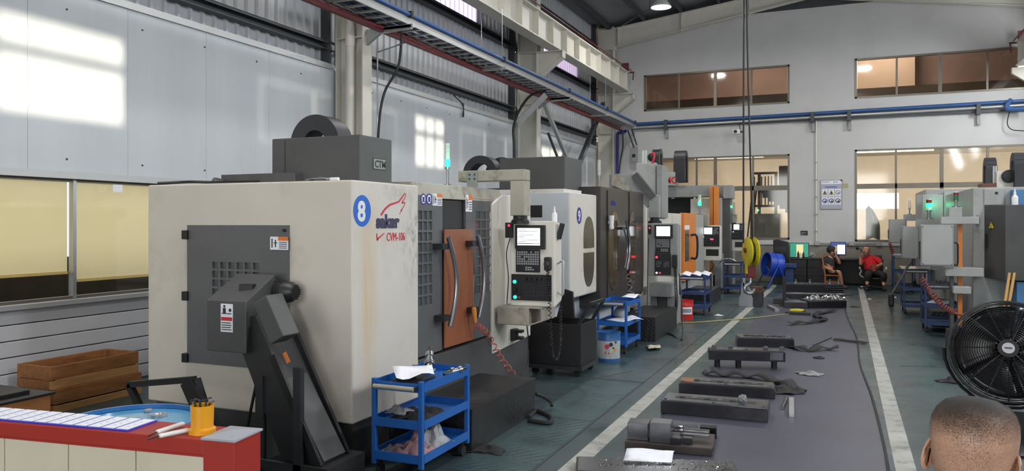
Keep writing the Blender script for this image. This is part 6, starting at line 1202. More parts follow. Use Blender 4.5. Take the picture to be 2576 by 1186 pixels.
for k, (u0, v0, u1, v1) in enumerate(((395, 1088, 462, 1066), (400, 1098, 475, 1082))):
    a, b = px(u0, v0, Z=1.012), px(u1, v1, Z=1.012); o = root('deburring_knife', ('white handled scraper lying beside the yellow cup', 'second white handled scraper, nearer the edge of the red rail')[k], 'scraper', a, 'scrapers on the rail')
    MB().bar(a, b, 0.02, 0.014).to('grip', 'white', o, bevel=0.006); d = (b-a).normalized(); MB().bar(a-d*0.04-Vector((0, 0, 0.004)), a, 0.004).to('blade', 'dark_steel', o)
# drum
q = px(330, 1056, Z=0.885)*1.0; q = Vector((q.x, q.y, 0)); dq = Vector((q.x, q.y, 0)).normalized()
mat('drum_blue', '#2a6fb0', 0.22, var=0.08, dirt=0.2, dcol='#1c3f66', coat=0.3); mat('drum_top', '#5fa6cf', 0.18, var=0.15, vscale=3, coat=0.4)
dm = root('oil_drum', 'blue steel oil drum behind the red rail', 'drum', q)
MB().lathe([(0, 0), (0.285, 0), (0.285, 0.29), (0.297, 0.3), (0.285, 0.31), (0.285, 0.58), (0.297, 0.59), (0.285, 0.6), (0.285, 0.865), (0.297, 0.872), (0.297, 0.886), (0.283, 0.886), (0.28, 0.868)], q, 40, cap=False).to('shell', 'drum_blue', dm, smooth=True)
MB().lathe([(0.281, 0.866), (0.1, 0.87), (0, 0.87)], q, 40, cap=False).to('lid', 'drum_top', dm, smooth=True)
b = px(400, 1043, Z=0.88); MB().lathe([(0.035, 0), (0.035, 0.012), (0.02, 0.012), (0.018, 0.006), (0, 0.006)], (b.x, b.y, 0.87), 20).to('bung', 'alu', dm, smooth=True)
b = q-dq*(-0.2); MB().lathe([(0.018, 0), (0.018, 0.01), (0, 0.01)], (q.x-0.1, q.y+0.18, 0.87), 14).to('bung', 'alu', dm, smooth=True)
# wooden crates
def crate(x0, x1, y0, y1, z0, z1, label, split=0.5, m='wood_crate', lid=False):
    c = root('wooden_crate', label, 'crate', ((x0+x1)/2, (y0+y1)/2, z0), 'wooden crates by the window wall'); t = 0.022; zm = z0+(z1-z0)*split
    for a, b in ((z0, zm-0.006), (zm+0.006, z1)):
        MB().box(x1-t, x1, y0, y1, a, b).to('slat', 'wood_pale' if a == z0 else m, c, bevel=0.003); MB().box(x0, x0+t, y0, y1, a, b).to('slat', m, c, bevel=0.003)
        MB().box(x0+t, x1-t, y0, y0+t, a, b).to('slat', m, c, bevel=0.003); MB().box(x0+t, x1-t, y1-t, y1, a, b).to('slat', m, c, bevel=0.003)
    for x in (x0+t, x1-t-0.04):
        for y in (y0+t, y1-t-0.04): MB().box(x, x+0.04, y, y+0.04, z0, z1-0.01).to('corner_post', m, c)
    MB().box(x0+t, x1-t, y0+t, y1-t, z0+0.005, z0+0.02).to('bottom_board', m, c); return c
crate(-7.12, -6.64, 4.89, 5.85, 0.0, 0.215, 'lower wooden crate of the stack against the white boards', 0.35); crate(-7.12, -6.66, 4.87, 5.83, 0.217, 0.43, 'upper wooden crate of the stack, open and empty', 0.4)
x1 = px(127, 1000, Y=4.25).x; crate(x1-0.75, x1, 3.75, 4.25, 0.0, 0.38, 'single wooden crate loaded with black sheet metal, at the frame edge', 0.5)
one('sheet_offcut', MB().box(x1-0.8, x1+0.02, 3.72, 4.28, 0.382, 0.4).box(x1-0.55, x1-0.1, 3.9, 4.15, 0.4, 0.43), 'black', 'black sheet metal offcuts lying on the single wooden crate', 'sheet metal', bevel=0.004)
# ================================================================ workpieces on the aisle mat
ZM = 0.007
def frame(u0, v0, u1, v1, z=ZM):
    A, B = px(u0, v0, Z=z), px(u1, v1, Z=z); d = (B-A); L = d.length; d.normalize(); n = Vector((-d.y, d.x, 0)); return A, d, n, L
def slab(mb, fr, s0, s1, d0, d1, z0, z1):
    A, d, n, L = fr; c = A+d*((s0+s1)/2)+n*((d0+d1)/2); R = Matrix.Rotation(math.atan2(d.y, d.x), 3, 'Z')
    return mb.obox((c.x, c.y, (z0+z1)/2), (s1-s0, d1-d0, z1-z0), R)
def ptf(fr, s, d, z): A, dd, n, L = fr; p = A+dd*s+n*d; return Vector((p.x, p.y, z))
def mould(fr, depth, z0, h, label, name='mould_plate', m='dull_steel', slots=True, lug=True, top='mach_steel'):
    L = fr[3]; r = root(name, label, 'workpiece', ptf(fr, L/2, depth/2, z0), 'steel workpieces on the aisle mat')
    slab(MB(), fr, 0, L, 0, depth, z0, z0+h*0.86).to('block', m, r, bevel=0.004)
    slab(MB(), fr, 0.012, L-0.012, 0.012, depth-0.012, z0+h*0.86, z0+h).to('top_face', top, r, bevel=0.003)
    if slots:
        slab(MB(), fr, L*0.12, L*0.88, depth*0.35, depth*0.6, z0+h, z0+h+0.004).to('groove', 'dull_steel', r)
        for k in range(6): s = L*(0.16+0.12*k); slab(MB(), fr, s, s+L*0.05, depth*0.4, depth*0.55, z0+h+0.004, z0+h+0.012).to('insert', 'mach_steel' if k % 2 else 'dark_steel', r, bevel=0.002)
    if lug:
        for f_ in (0.04, 0.5, 0.96): p = ptf(fr, L*f_, depth*0.12, z0+h); MB().cyl(p, p+Vector((0, 0, 0.012)), 0.014, n=8).to('bolt_head', 'steel', r)
    return r
f1 = frame(1662, 1040, 1932, 1064); mould(f1, 0.34, ZM, 0.125, 'long dark mould plate with a crumpled paper ball on it')
f2 = frame(1707, 990, 1950, 1006); f2 = (f2[0]+f2[2]*0.02, f2[1], f2[2], f2[3]); mo = mould(f2, 0.3, ZM, 0.11, 'long mould plate with a copper coloured corner, behind the paper ball')
slab(MB(), f2, 0.01, 0.14, 0.03, 0.22, ZM+0.111, ZM+0.115).to('copper_corner', 'copper_board', mo)
f3 = frame(1783, 908, 1976, 914, 0.09); m3 = mould(f3, 0.2, 0.1, 0.13, 'dark steel beam raised on round feet, shiny at one end', slots=False)
slab(MB(), f3, f3[3]*0.8, f3[3]*0.97, -0.002, 0.0, 0.12, 0.21).to('bright_patch', 'chrome', m3)
for f_ in (0.12, 0.4, 0.87): p = ptf(f3, f3[3]*f_, 0.1, ZM); MB().cyl(p, p+Vector((0, 0, 0.1-ZM)), 0.035, n=12).to('foot', 'dull_steel', m3, smooth=True)
for s in (0.08, 0.3, 0.76, 0.97): slab(MB(), f3, f3[3]*s-0.03, f3[3]*s+0.02, 0.03, 0.09, 0.23, 0.27).to('clamp_lug', 'mach_steel', m3, bevel=0.004)
f4 = frame(1855, 872, 1998, 876); mould(f4, 0.3, ZM, 0.135, 'machined steel block with glinting chips on top, farther of the beam pair')
# plate with blocks
f5 = frame(1572, 1131, 1792, 1150); p5 = root('base_plate', 'rusty square steel plate carrying loose blocks', 'workpiece', ptf(f5, f5[3]/2, 0.2, ZM), 'steel workpieces on the aisle mat')
slab(MB(), f5, 0, f5[3], 0, 0.42, ZM, ZM+0.06).to('plate', mat('brown_steel', '#4d4541', 0.5, 0.5, var=0.2, dirt=0.5, dcol='#2a2422'), p5, bevel=0.004); p = ptf(f5, f5[3], 0.1, ZM+0.03); MB().cyl(p, p+f5[1]*0.004, 0.014, n=10).to('threaded_hole', 'black', p5)
def cube(fr, s0, s1, d0, d1, z0, z1, label, name='steel_block', m='mach_steel'):
    c = slab(MB(), fr, s0, s1, d0, d1, z0, z1); o = one(name, c, m, label, 'steel block', 'loose steel blocks', bevel=0.004); return o
zt = ZM+0.061; L5 = f5[3]
cube(f5, 0.01, 0.17, 0.06, 0.22, zt, zt+0.13, 'grey steel cube at the corner of the rusty plate'); cube(f5, 0.185, 0.345, 0.03, 0.19, zt, zt+0.15, 'streaked steel cube, tallest on the rusty plate')
cube(f5, 0.34, 0.42, -0.0+0.02, 0.1, zt, zt+0.05, 'small wedge block in front of the tall cube', m='dull_steel'); cube(f5, 0.43, 0.5, 0.06, 0.13, zt, zt+0.045, 'low steel offcut beside the wedge block', m='dull_steel')
cube(f5, 0.08, 0.5, 0.46, 0.68, ZM, ZM+0.055, 'flat steel plate behind the rusty plate', 'flat_plate', 'dull_steel'); cube(f5, 0.53, 0.66, 0.5, 0.6, ZM, ZM+0.085, 'lone black steel block with a white spot behind the rusty plate', m='black_gloss')
q = ptf(f5, 0.36, 0.3, zt+0.06)
sp = root('open_spanner', 'heavy open spanner lying across the rusty plate', 'spanner', q)
pts = [ptf(f5, 0.36+0.07*math.cos(a), 0.26+0.05*math.sin(a), zt+0.06) for a in [math.radians(40+280*k/14) for k in range(15)]]
MB().tube(pts, 0.014, 8).to('ring', 'mach_steel', sp, smooth=True); slab(MB(), f5, 0.42, 0.62, 0.22, 0.26, zt+0.05, zt+0.075).to('shank', 'mach_steel', sp, bevel=0.006); slab(MB(), f5, 0.4, 0.62, 0.16, 0.2, zt+0.03, zt+0.05).to('rest_bar', 'mach_steel', sp, bevel=0.004)
# plate at the lower frame edge with chips and paper
f6 = frame(1448, 1203, 1866, 1217); mo = mould(f6, 0.34, ZM, 0.05, 'wide steel plate covered in bright chips at the lower frame edge', slots=False, lug=False)
rnd = random.Random(11); g = MB()
for k in range(420):
    p = ptf(f6, rnd.uniform(0.15, 0.98)*f6[3], rnd.uniform(0.08, 0.31), ZM+0.051); s = rnd.uniform(0.004, 0.013); a = rnd.uniform(0, 3.1); e = Vector((math.cos(a), math.sin(a), rnd.uniform(0, 0.6)))*s; w = Vector((-math.sin(a), math.cos(a), 0.4))*s*0.5
    g.add([p, p+e, p+e+w, p+w], [(0, 1, 2, 3)])
g.to('bright_chips', 'chrome', mo, kind='stuff')
sheet_paper([ptf(f6, 0.33, 0.2, 0.075), ptf(f6, 0.66, 0.2, 0.07), ptf(f6, 0.7, 0.33, 0.1), ptf(f6, 0.36, 0.34, 0.1)], 'white drawing sheet lying on the chip covered plate')
# paper ball on the long plate
def ball(c, r, label, m='paper', seed=1):
    rnd = random.Random(seed); mb = MB().sphere((0, 0, 0), 1.0, 14, 10); vs = []
    for v in mb.v:
        k = r*(0.78+0.3*math.sin(v[0]*7+seed)*math.sin(v[1]*8)*math.cos(v[2]*6)+0.08*math.sin(v[0]*19+v[2]*17)); vs.append((c[0]+v[0]*k, c[1]+v[1]*k, c[2]+max(-r*0.6, v[2]*k)+r*0.6))
    mb.v = vs; return one('crumpled_paper', mb, m, label, 'paper')
ball(ptf(f1, f1[3]*0.76, 0.15, ZM+0.126), 0.05, 'crumpled white paper ball on the long mould plate', 'cloth_grey', 4)
# far group of long plates with chips
f7 = frame(2034, 776, 2130, 775)
mould(f7, 0.4, ZM, 0.16, 'dark steel box section with bright chips piled on it, near the operators', slots=False); g = MB(); rnd = random.Random(5)
for cx_ in (0.2, 0.62, 0.82):
    for k in range(150): p = ptf(f7, f7[3]*cx_+rnd.gauss(0, 0.06), 0.12+rnd.gauss(0, 0.05), ZM+0.165+abs(rnd.gauss(0, 0.03))); s = 0.03; a = rnd.uniform(0, 3.1); e = Vector((math.cos(a), math.sin(a), rnd.uniform(0, 0.6)))*s; w = Vector((-math.sin(a), math.cos(a), 0.6))*s*0.6; g.add([p, p+e, p+e+w, p+w], [(0, 1, 2, 3)])
gs = one('metal_chips', g, 'alu', 'heaps of bright metal chips on the box section near the operators', 'chips'); gs['kind'] = 'stuff'
f8 = frame(1972, 775, 2032, 777); mould(f8, 0.35, ZM, 0.13, 'grey steel channel beside the chip heaps', slots=False, lug=False)
f9 = frame(1975, 752, 2125, 756); mould(f9, 0.3, ZM, 0.13, 'lower long plate of the far stack behind the chip heaps', slots=False)
f10 = frame(1977, 738, 2122, 740); A10 = (f10[0]+Vector((0, 0, 0)), f10[1], f10[2], f10[3]); r10 = mould(f10, 0.42, ZM, 0.24, 'tall long plate at the back of the far stack, loose parts on top', slots=False)
for k, s in enumerate((0.2, 0.45, 0.8, 0.95)): p = ptf(f10, f10[3]*s, 0.2, ZM+0.24); MB().lathe([(0.05, 0), (0.05, 0.03), (0.025, 0.035), (0.025, 0.09), (0, 0.1)], p, 12).to('eye_bolt', 'chrome' if k % 2 == 0 else 'steel', r10, smooth=True)
for k in range(3): slab(MB(), f10, f10[3]*0.68, f10[3]*1.04, -0.02-0.05*k, 0.03-0.05*k, ZM+0.05+0.05*(2-k), ZM+0.07+0.05*(2-k)).to('cover_slat', 'mach_steel', r10)
q = px(1973, 770, Z=ZM); o = root('upright_bar', 'thin dark steel post standing at the corner of the far stack', 'post', q); MB().bar(q, (q.x, q.y, 0.6), 0.07, 0.05).to('post', 'black', o); MB().box(q.x-0.1, q.x+0.1, q.y-0.06, q.y+0.06, ZM, ZM+0.02).to('foot', 'black', o)
cube(frame(1945, 765, 1974, 766), 0, 0.3, 0, 0.3, ZM, 0.12, 'dark metal box left of the far stack by the stripe', 'metal_box', 'dark_steel'); q = px(1976, 790, Z=ZM)
one('black_wedge', MB().box(q.x, q.x+0.45, q.y-0.1, q.y+0.1, ZM, ZM+0.04), 'black', 'flat black plate lying before the far stack', 'plate')
one('small_bar', MB().bar(px(1934, 771, Z=0.03), px(1955, 781, Z=0.03), 0.08, 0.05), 'alu', 'short pale bar lying near the angle plate', 'bar')
# straps, rods and rags
def strap(pts, w, label, z=0.012, m='cloth_dark', wav=0.02, seed=0):
    P = spline([px(u, v, Z=ZM+0.005) for u, v in pts], 6); mb = MB(); n = len(P); vs = []
    for i, p in enumerate(P):
        d = (P[min(i+1, n-1)]-P[max(i-1, 0)]).normalized(); s = Vector((-d.y, d.x, 0)); zz = ZM+0.006+wav*(0.5+0.5*math.sin(i*0.9+seed))
        vs += [p+s*w/2+Vector((0, 0, zz)), p-s*w/2+Vector((0, 0, zz*0.6))]
    mb.add(vs, [(2*i, 2*i+2, 2*i+3, 2*i+1) for i in range(n-1)]); return one('lifting_strap', mb, m, label, 'strap', 'black lifting straps', solid=0.008, smooth=True)
strap([(1925, 868), (1960, 862), (1990, 874), (2030, 884), (2070, 880), (2110, 882)], 0.12, 'black lifting strap trailing from behind the raised beam', wav=0.05)
strap([(1985, 818), (2010, 816), (2050, 812), (2075, 806), (2062, 802), (2050, 795), (2070, 789), (2100, 784)], 0.1, 'black lifting strap in a loose loop on the open mat', wav=0.04, seed=2)
strap([(1770, 942), (1800, 945), (1850, 948), (1900, 952), (1960, 965), (2000, 985)], 0.14, 'black lifting strap running behind the mould plates', wav=0.06, seed=3)
rag(*px(1985, 985, Z=ZM).xy, ZM, 0.28, 0.34, 0.09, 'black cloth bunched beside the end of the mould plates', 'cloth_dark', seed=21)
rag(*px(2037, 943, Z=ZM).xy, ZM, 0.26, 0.16, 0.05, 'pale rag lying alone on the mat', 'cloth_grey', seed=22)
rag(*px(2060, 902, Z=ZM).xy, ZM, 0.12, 0.1, 0.03, 'small dark rag on the mat beyond the pale rag', 'cloth_dark', seed=23)
rag(*px(2390, 962, Z=0).xy, 0, 0.24, 0.16, 0.06, 'dark cloth on the green floor by the fan', 'cloth_dark', seed=24)
rag(*px(1225, 1133, Z=0.004).xy, 0.004, 0.26, 0.2, 0.04, 'dark work glove lying on the tread plate near the blue trolley', 'cloth_dark', seed=25)
strap([(2098, 856), (2140, 860), (2180, 866)], 0.1, 'short grey rubber strip at the mat edge', wav=0.01, m='rubber')
one('steel_rod', MB().cyl(px(1968, 1028, Z=0.02), px(1980, 1000, Z=0.02), 0.014, n=10), 'mach_steel', 'round steel rod beside the long mould plate', 'rod', smooth=True)
one('square_tube', MB().bar(px(1991, 1045, Z=0.025), px(1991, 1005, Z=0.025), 0.045, 0.04), 'alu', 'bright square tube lying beside the round rod', 'tube', bevel=0.003)
one('thin_bar', MB().bar(px(2048, 868, Z=0.015), px(2092, 849, Z=0.015), 0.02, 0.012), 'dull_steel', 'thin steel bar lying diagonally on the mat', 'bar')
sheet_paper([px(1627, 870, Z=0.012), px(1660, 868, Z=0.012), px(1662, 878, Z=0.02), px(1632, 882, Z=0.02)], 'pale cardboard sheet on the floor by the black step', mat('cardboard', '#b9b39c', 0.8), 'cardboard')
one('extension_cord', MB().tube(spline([px(u, v, Z=0.014) for u, v in ((1664, 812), (1740, 812), (1830, 806), (1900, 800), (1960, 793), (1995, 790))], 6), 0.012, 6), mat('cord_yellow', '#8e8a52', 0.5), 'dull yellow extension cord crossing the aisle floor', 'cord', smooth=True)
q = px(2004, 789, Z=ZM); pw = root('power_tool', 'yellow hand grinder lying on the mat at the cord end', 'tool', q)
MB().tube([q+Vector((-0.12, 0, 0.05)), q+Vector((0.02, 0, 0.05)), q+Vector((0.12, 0.02, 0.05))], [0.03, 0.045, 0.035], 10).to('body', 'yellow', pw, smooth=True); MB().cyl(q+Vector((0.12, 0.02, 0.01)), q+Vector((0.12, 0.02, 0.05)), 0.05, n=14).to('disc_guard', 'dark_steel', pw)
one('floor_cable', MB().tube(spline([px(1667, 835, Z=0.015), px(1690, 842, Z=0.015), px(1715, 855, Z=0.015), px(1716, 780, Y=12.4), px(1709, 690, Y=12.9)], 6), 0.012, 6), 'black', 'thin black cable hanging from the pendant of machine 9 to the floor', 'cable', smooth=True)
for k, (u, v, s) in enumerate(((2250, 750, 0.05), (2188, 754, 0.05), (1808, 795, 0.1), (2135, 744, 0.12), (2150, 773, 0.1))):
    rag(*px(u, v, Z=0.002).xy, 0.002, s*1.6, s, 0.03, ('small white scrap on the floor by the push bar', 'white scrap near the far end of the mat edge', 'pale scrap on the floor by the black step', 'black scrap beside the far stack', 'black rag scrap on the mat edge line')[k], ('paper', 'paper', 'paper', 'black', 'black')[k], 'floor_scrap', 'scrap', 30+k)
# ================================================================ the far end: wall things, desk
a, b, c, d = RY(YB, 2064, 453, 2119, 527)
ps_ = root('safety_poster', 'grey safety poster with six pictograms on the end wall', 'poster', ((a+b)/2, YB, c)); W_, H_ = b-a, d-c
MB().box(a, b, YB-0.02, YB, c, d).to('board', 'grey_paint', ps_); MB().box(a+0.015, b-0.015, YB-0.022, YB-0.02, c+0.015, d-0.015).to('sheet', mat('poster_sheet', '#a9a9b8', 0.6), ps_); MB().box(a+0.02, b-0.02, YB-0.024, YB-0.022, d-H_*0.14, d-0.02).to('header', 'paper', ps_)
g = MB()
for k in range(10): g.box(a+W_*(0.22+0.055*k), a+W_*(0.26+0.055*k), YB-0.025, YB-0.022, d-H_*0.26, d-H_*0.225)
g.to('title_marks', 'logo_blue', ps_, kind='stuff'); g = MB()
for k in range(7): g.box(a+W_*(0.08+0.05*k), a+W_*(0.11+0.05*k), YB-0.026, YB-0.024, d-H_*0.09, d-H_*0.05)
g.box(a+W_*0.6, a+W_*0.66, YB-0.026, YB-0.024, d-H_*0.1, d-H_*0.05).box(a+W_*0.72, a+W_*0.78, YB-0.026, YB-0.024, d-H_*0.1, d-H_*0.05); g.to('header_marks', 'print_grey', ps_, kind='stuff')
MB().prism('Y', [(b-W_*0.12, d), (b, d), (b, d-H_*0.07), (b-W_*0.06, d-H_*0.05)], YB-0.027, YB-0.02).to('torn_corner', 'black', ps_)
for i in range(3):
    for j in range(2):
        x, z = a+W_*(0.2+0.3*i), d-H_*(0.43+0.28*j); MB().box(x-W_*0.13, x+W_*0.13, YB-0.024, YB-0.022, z-H_*0.14, z+H_*0.12).to('pictogram_field', 'paper', ps_)
        if j == 0 and i < 2:
            MB().prism('Y', [(x-W_*0.11, z-H_*0.07), (x+W_*0.11, z-H_*0.07), (x, z+H_*0.085)], YB-0.026, YB-0.024).to('pictogram', 'print_dark', ps_); MB().prism('Y', [(x-W_*0.075, z-H_*0.055), (x+W_*0.075, z-H_*0.055), (x, z+H_*0.055)], YB-0.028, YB-0.026).to('pictogram_centre', 'warn_yellow', ps_); MB().box(x-0.015, x+0.02, YB-0.03, YB-0.028, z-0.05, z+0.02).to('pictogram_mark', 'print_dark', ps_)
        else:
            m = ('print_dark', 'logo_blue', 'logo_navy')[(i+j) % 3] if j else 'print_grey'
            MB().prism('Y', circ(x, z, W_*0.115, n=24), YB-0.026, YB-0.024).to('pictogram', m, ps_); MB().prism('Y', circ(x, z, W_*0.075, n=20), YB-0.028, YB-0.026).to('pictogram_centre', 'paper', ps_); MB().prism('Y', circ(x+0.01, z-0.015, W_*0.045, n=12), YB-0.03, YB-0.028).to('pictogram_mark', m, ps_)
        MB().box(x-W_*0.09, x+W_*0.09, YB-0.025, YB-0.024, z-H_*0.125, z-H_*0.11).to('caption', 'print_grey', ps_)
a, b, c, d = RY(YB, 2120, 462, 2134, 473); one('yellow_tag', MB().box(a, b, YB-0.008, YB, c, d), mat('tag_olive', '#a5a274', 0.6), 'olive tag sticking out beside the safety poster', 'tag')
a, b, c, d = RY(YB, 2014, 581, 2032, 592); o = root('wall_plaque', 'small black plaque on the end wall above the desk', 'plaque', (a, YB, c)); MB().box(a, b, YB-0.012, YB, c, d).to('plate', 'print_dark', o); MB().box(a+0.02, b-0.05, YB-0.014, YB-0.012, c+0.06, c+0.08).box(a+0.02, a+0.09, YB-0.014, YB-0.012, c+0.02, c+0.04).to('print', 'print_grey', o)
x = px(2053, 400, Y=YB).x; cd = root('wall_conduit', 'white conduit running down the end wall beside the poster to a socket rail', 'conduit', (x, YB, 1.16))
MB().cyl((x, YB-0.025, 1.2), (x, YB-0.025, zA-0.1), 0.02, n=8).to('riser', 'pvc', cd, smooth=True)
for z in (1.5, 2.0, 2.5, 3.0, 3.5): MB().box(x-0.04, x+0.04, YB-0.05, YB, z-0.012, z+0.012).to('saddle', 'grey_paint', cd)
zc = px(2100, 613, Y=YB).z; xb_ = px(2215, 613, Y=YB).x; MB().box(x, xb_, YB-0.05, YB, zc-0.02, zc+0.02).to('trunking', 'grey_paint', cd)
for u in (2056, 2142, 2210): xx = px(u, 613, Y=YB).x; MB().box(xx-0.07, xx+0.07, YB-0.07, YB, zc-0.06, zc+0.06).to('socket_box', 'lgrey_paint', cd, bevel=0.01)
q = px(1853, 332, Y=24.0); sc_ = root('security_camera', 'small white security camera on the end wall by the ropes', 'camera', q); MB().box(q.x-0.1, q.x+0.1, 23.9, 24.05, q.z-0.07, q.z+0.07).to('housing', 'white', sc_, bevel=0.01); MB().bar((q.x+0.1, 24.0, q.z), (q.x+0.17, 24.29, q.z+0.03), 0.04).to('bracket', 'black', sc_); MB().cyl((q.x-0.02, 23.87, q.z), (q.x-0.02, 23.9, q.z), 0.05, n=14).to('lens', 'black', sc_); MB().tube(spline([(q.x+0.1, 24.1, q.z), (q.x+0.05, 24.2, q.z+0.25), (q.x-0.0, 24.2, q.z+0.3)], 6), 0.012, 5).to('camera_cable', 'black', sc_, smooth=True)
# desk
YD0, YD1 = 23.25, 23.95; xd0, xd1 = px(1986, 660, Y=YD0).x, px(2222, 660, Y=YD0).x
dk_ = root('office_desk', 'black office desk against the end wall behind the operators', 'desk', ((xd0+xd1)/2, 23.6, 0))
MB().box(xd0, xd1, YD0, YD1, 0.72, 0.75).to('desk_top', 'black', dk_, bevel=0.005); MB().box(xd0, xd1, YD1-0.03, YD1-0.01, 0.05, 0.72).to('back_panel', 'black', dk_); MB().box(xd1-0.03, xd1, YD0+0.02, YD1, 0, 0.72).to('side_panel', 'black', dk_)
for k, x in enumerate((xd0, xd0+0.47)):
    pd = MB().box(x, x+0.45, YD0+0.03, YD1-0.04, 0.0, 0.72).to('pedestal', 'black', dk_)
    for j in range(3): MB().box(x+0.01, x+0.44, YD0+0.015, YD0+0.03, 0.04+0.23*j, 0.25+0.23*j).to('drawer', 'black', dk_); MB().box(x+0.17, x+0.28, YD0+0.005, YD0+0.015, 0.2+0.23*j, 0.215+0.23*j).to('drawer_pull', 'dark_steel', dk_)
def monitor(u0, v0, u1, v1, y, label, left):
    a, b, c, d = RY(y, u0, v0, u1, v1); m = root('monitor', label, 'monitor', ((a+b)/2, y, 0.75), 'desk monitors')
    MB().box(a, b, y, y+0.04, c, d).to('casing', 'black', m, bevel=0.006); W2, H2 = b-a, d-c
    def s(x0, x1, z0, z1, mm, k=0.003): MB().box(a+0.015+(W2-0.03)*x0, a+0.015+(W2-0.03)*x1, y-k, y-k+0.002, c+0.02+(H2-0.035)*z0, c+0.02+(H2-0.035)*z1).to('screen', mm, m)
    if left: s(0, 1, 0, 1, mat('scr_green', '#2c8a72', 0.3, emit=0.7, ecol='#2c8a72')); s(0.35, 0.72, 0, 0.9, mat('scr_cream', '#d8c48e', 0.3, emit=0.8, ecol='#d8c48e'), 0.005)
    else: s(0, 1, 0, 1, mat('scr_blue', '#2a3570', 0.3, emit=0.8, ecol='#37438c')); s(0.45, 0.97, 0.05, 0.8, 'screen', 0.005); s(0.0, 0.4, 0.25, 0.7, mat('scr_pic', '#a89a5c', 0.3, emit=0.7, ecol='#b0a060'), 0.005)
    MB().box((a+b)/2-0.03, (a+b)/2+0.03, y+0.03, y+0.06, 0.76, c+0.1).to('neck', 'black', m); MB().box((a+b)/2-0.12, (a+b)/2+0.12, y-0.05, y+0.12, 0.75, 0.765).to('foot', 'black', m)
monitor(1986, 611, 2035, 649, 23.6, 'monitor showing a green picture, farther from the operator in red', True); monitor(2089, 609, 2128, 643, 23.65, 'monitor showing a white window beside the dark haired operator', False)
a, b, c, d = RY(23.5, 1946, 603, 1983, 656); pcb = root('computer_tower', 'black computer case standing at the end of the desk', 'computer', ((a+b)/2, 23.6, 0)); MB().prism('Y', [(a, 0), (b, 0), (b, d-0.08), (a+0.1, d), (a, d-0.02)], 23.35, 23.85).to('case', 'black', pcb, bevel=0.01); MB().box(a+0.04, b-0.04, 23.34, 23.35, 0.5, d-0.2).to('front_panel', 'black_gloss', pcb)
for k, (u, h_, r_, m) in enumerate(((2008, 0.2, 0.03, 'black'), (2014, 0.16, 0.035, 'clear_plastic'), (2021, 0.18, 0.03, 'black'))):
    q = px(u, 650, Y=23.45); one('desk_bottle', MB().lathe([(0, 0), (r_, 0), (r_, h_*0.7), (r_*0.4, h_*0.85), (r_*0.4, h_), (0, h_)], (q.x, 23.45, 0.75), 12), m, ('black bottle before the green monitor', 'clear bottle before the green monitor, between two black ones', 'second black bottle at the far end before the green monitor')[k], 'bottle', 'bottles on the desk', smooth=True)
one('keyboard', MB().box(px(2105, 650, Y=23.4).x, px(2160, 650, Y=23.4).x, 23.32, 23.48, 0.75, 0.775), 'black_gloss', 'black keyboard on the desk between the operators', 'keyboard', bevel=0.005)
ball((px(2043, 640, Y=23.5).x, 23.5, 0.75), 0.12, 'crumpled clear plastic bag on the desk', 'cloth_grey', 7)
q = px(1985, 668, Y=22.9)
one('bench_vice', MB().box(q.x-0.1, q.x+0.12, 22.85, 23.05, 0.0, 0.5).box(q.x-0.2, q.x+0.2, 22.8, 23.1, 0.5, 0.62).cyl((q.x+0.05, 22.7, 0.56), (q.x+0.05, 22.85, 0.56), 0.05, n=12), 'navy', 'dark blue pump unit in front of the desk drawers', 'pump', bevel=0.01)
# blue axial fan on a stand
c0 = px(1944, 667, Y=21.8); ax_ = Vector((-0.86, -0.48, 0.12)).normalized(); bf = root('drum_fan', 'blue drum fan on a tilting stand near the desk', 'fan', (c0.x, c0.y, 0))
def ring_tube(c, ax, r0, r1, L, mb, n=28):
    u_ = ax.orthogonal().normalized(); w_ = ax.cross(u_); vs = []
    for k in range(n):
        e_ = u_*math.cos(2*math.pi*k/n)+w_*math.sin(2*math.pi*k/n); vs += [c+e_*r1-ax*L/2, c+e_*r1+ax*L/2, c+e_*r0+ax*L/2, c+e_*r0-ax*L/2]
    return mb.add(vs, [(4*k+i, 4*((k+1) % n)+i, 4*((k+1) % n)+(i+1) % 4, 4*k+(i+1) % 4) for k in range(n) for i in range(4)])
mat('fan_blue', '#2247b0', 0.35, var=0.12, dirt=0.3, dcol='#152a66'); ring_tube(c0, ax_, 0.3, 0.315, 0.36, MB()).to('drum', 'fan_blue', bf, smooth=True)
for s in (-0.18, 0.0, 0.18): ring_tube(c0+ax_*s, ax_, 0.3, 0.33, 0.02, MB()).to('flange', 'fan_blue', bf, smooth=True)
MB().cyl(c0-ax_*0.15, c0+ax_*0.1, 0.09, n=16).to('motor', 'black', bf, smooth=True); u_ = ax_.orthogonal().normalized(); w_ = ax_.cross(u_)
for k in range(6): a = 2*math.pi*k/6; e_ = u_*math.cos(a)+w_*math.sin(a); t_ = ax_.cross(e_); MB().add([c0+e_*0.08-t_*0.03, c0+e_*0.28-t_*0.09+ax_*0.05, c0+e_*0.28+t_*0.09-ax_*0.05, c0+e_*0.08+t_*0.03], [(0, 1, 2, 3)]).to('blade', 'black', bf, solid=0.006)
s_ = Vector((0, 0, 1)).cross(ax_).normalized()
for sg in (-1, 1):
    pv = c0+s_*sg*0.34
    for dd in (-0.3, 0.3): g_ = Vector((pv.x, pv.y, 0.015))+Vector((ax_.x, ax_.y, 0)).normalized()*dd; MB().tube([pv, g_], 0.018, 8).to('stand_leg', 'fan_blue' if sg > 0 else 'dark_steel', bf, smooth=True)
MB().tube([c0+s_*0.34+Vector((-0.25, 0.1, -c0.z+0.015)), c0-s_*0.34+Vector((-0.25, 0.1, -c0.z+0.015))], 0.018, 8).to('stand_bar', 'dark_steel', bf, smooth=True)
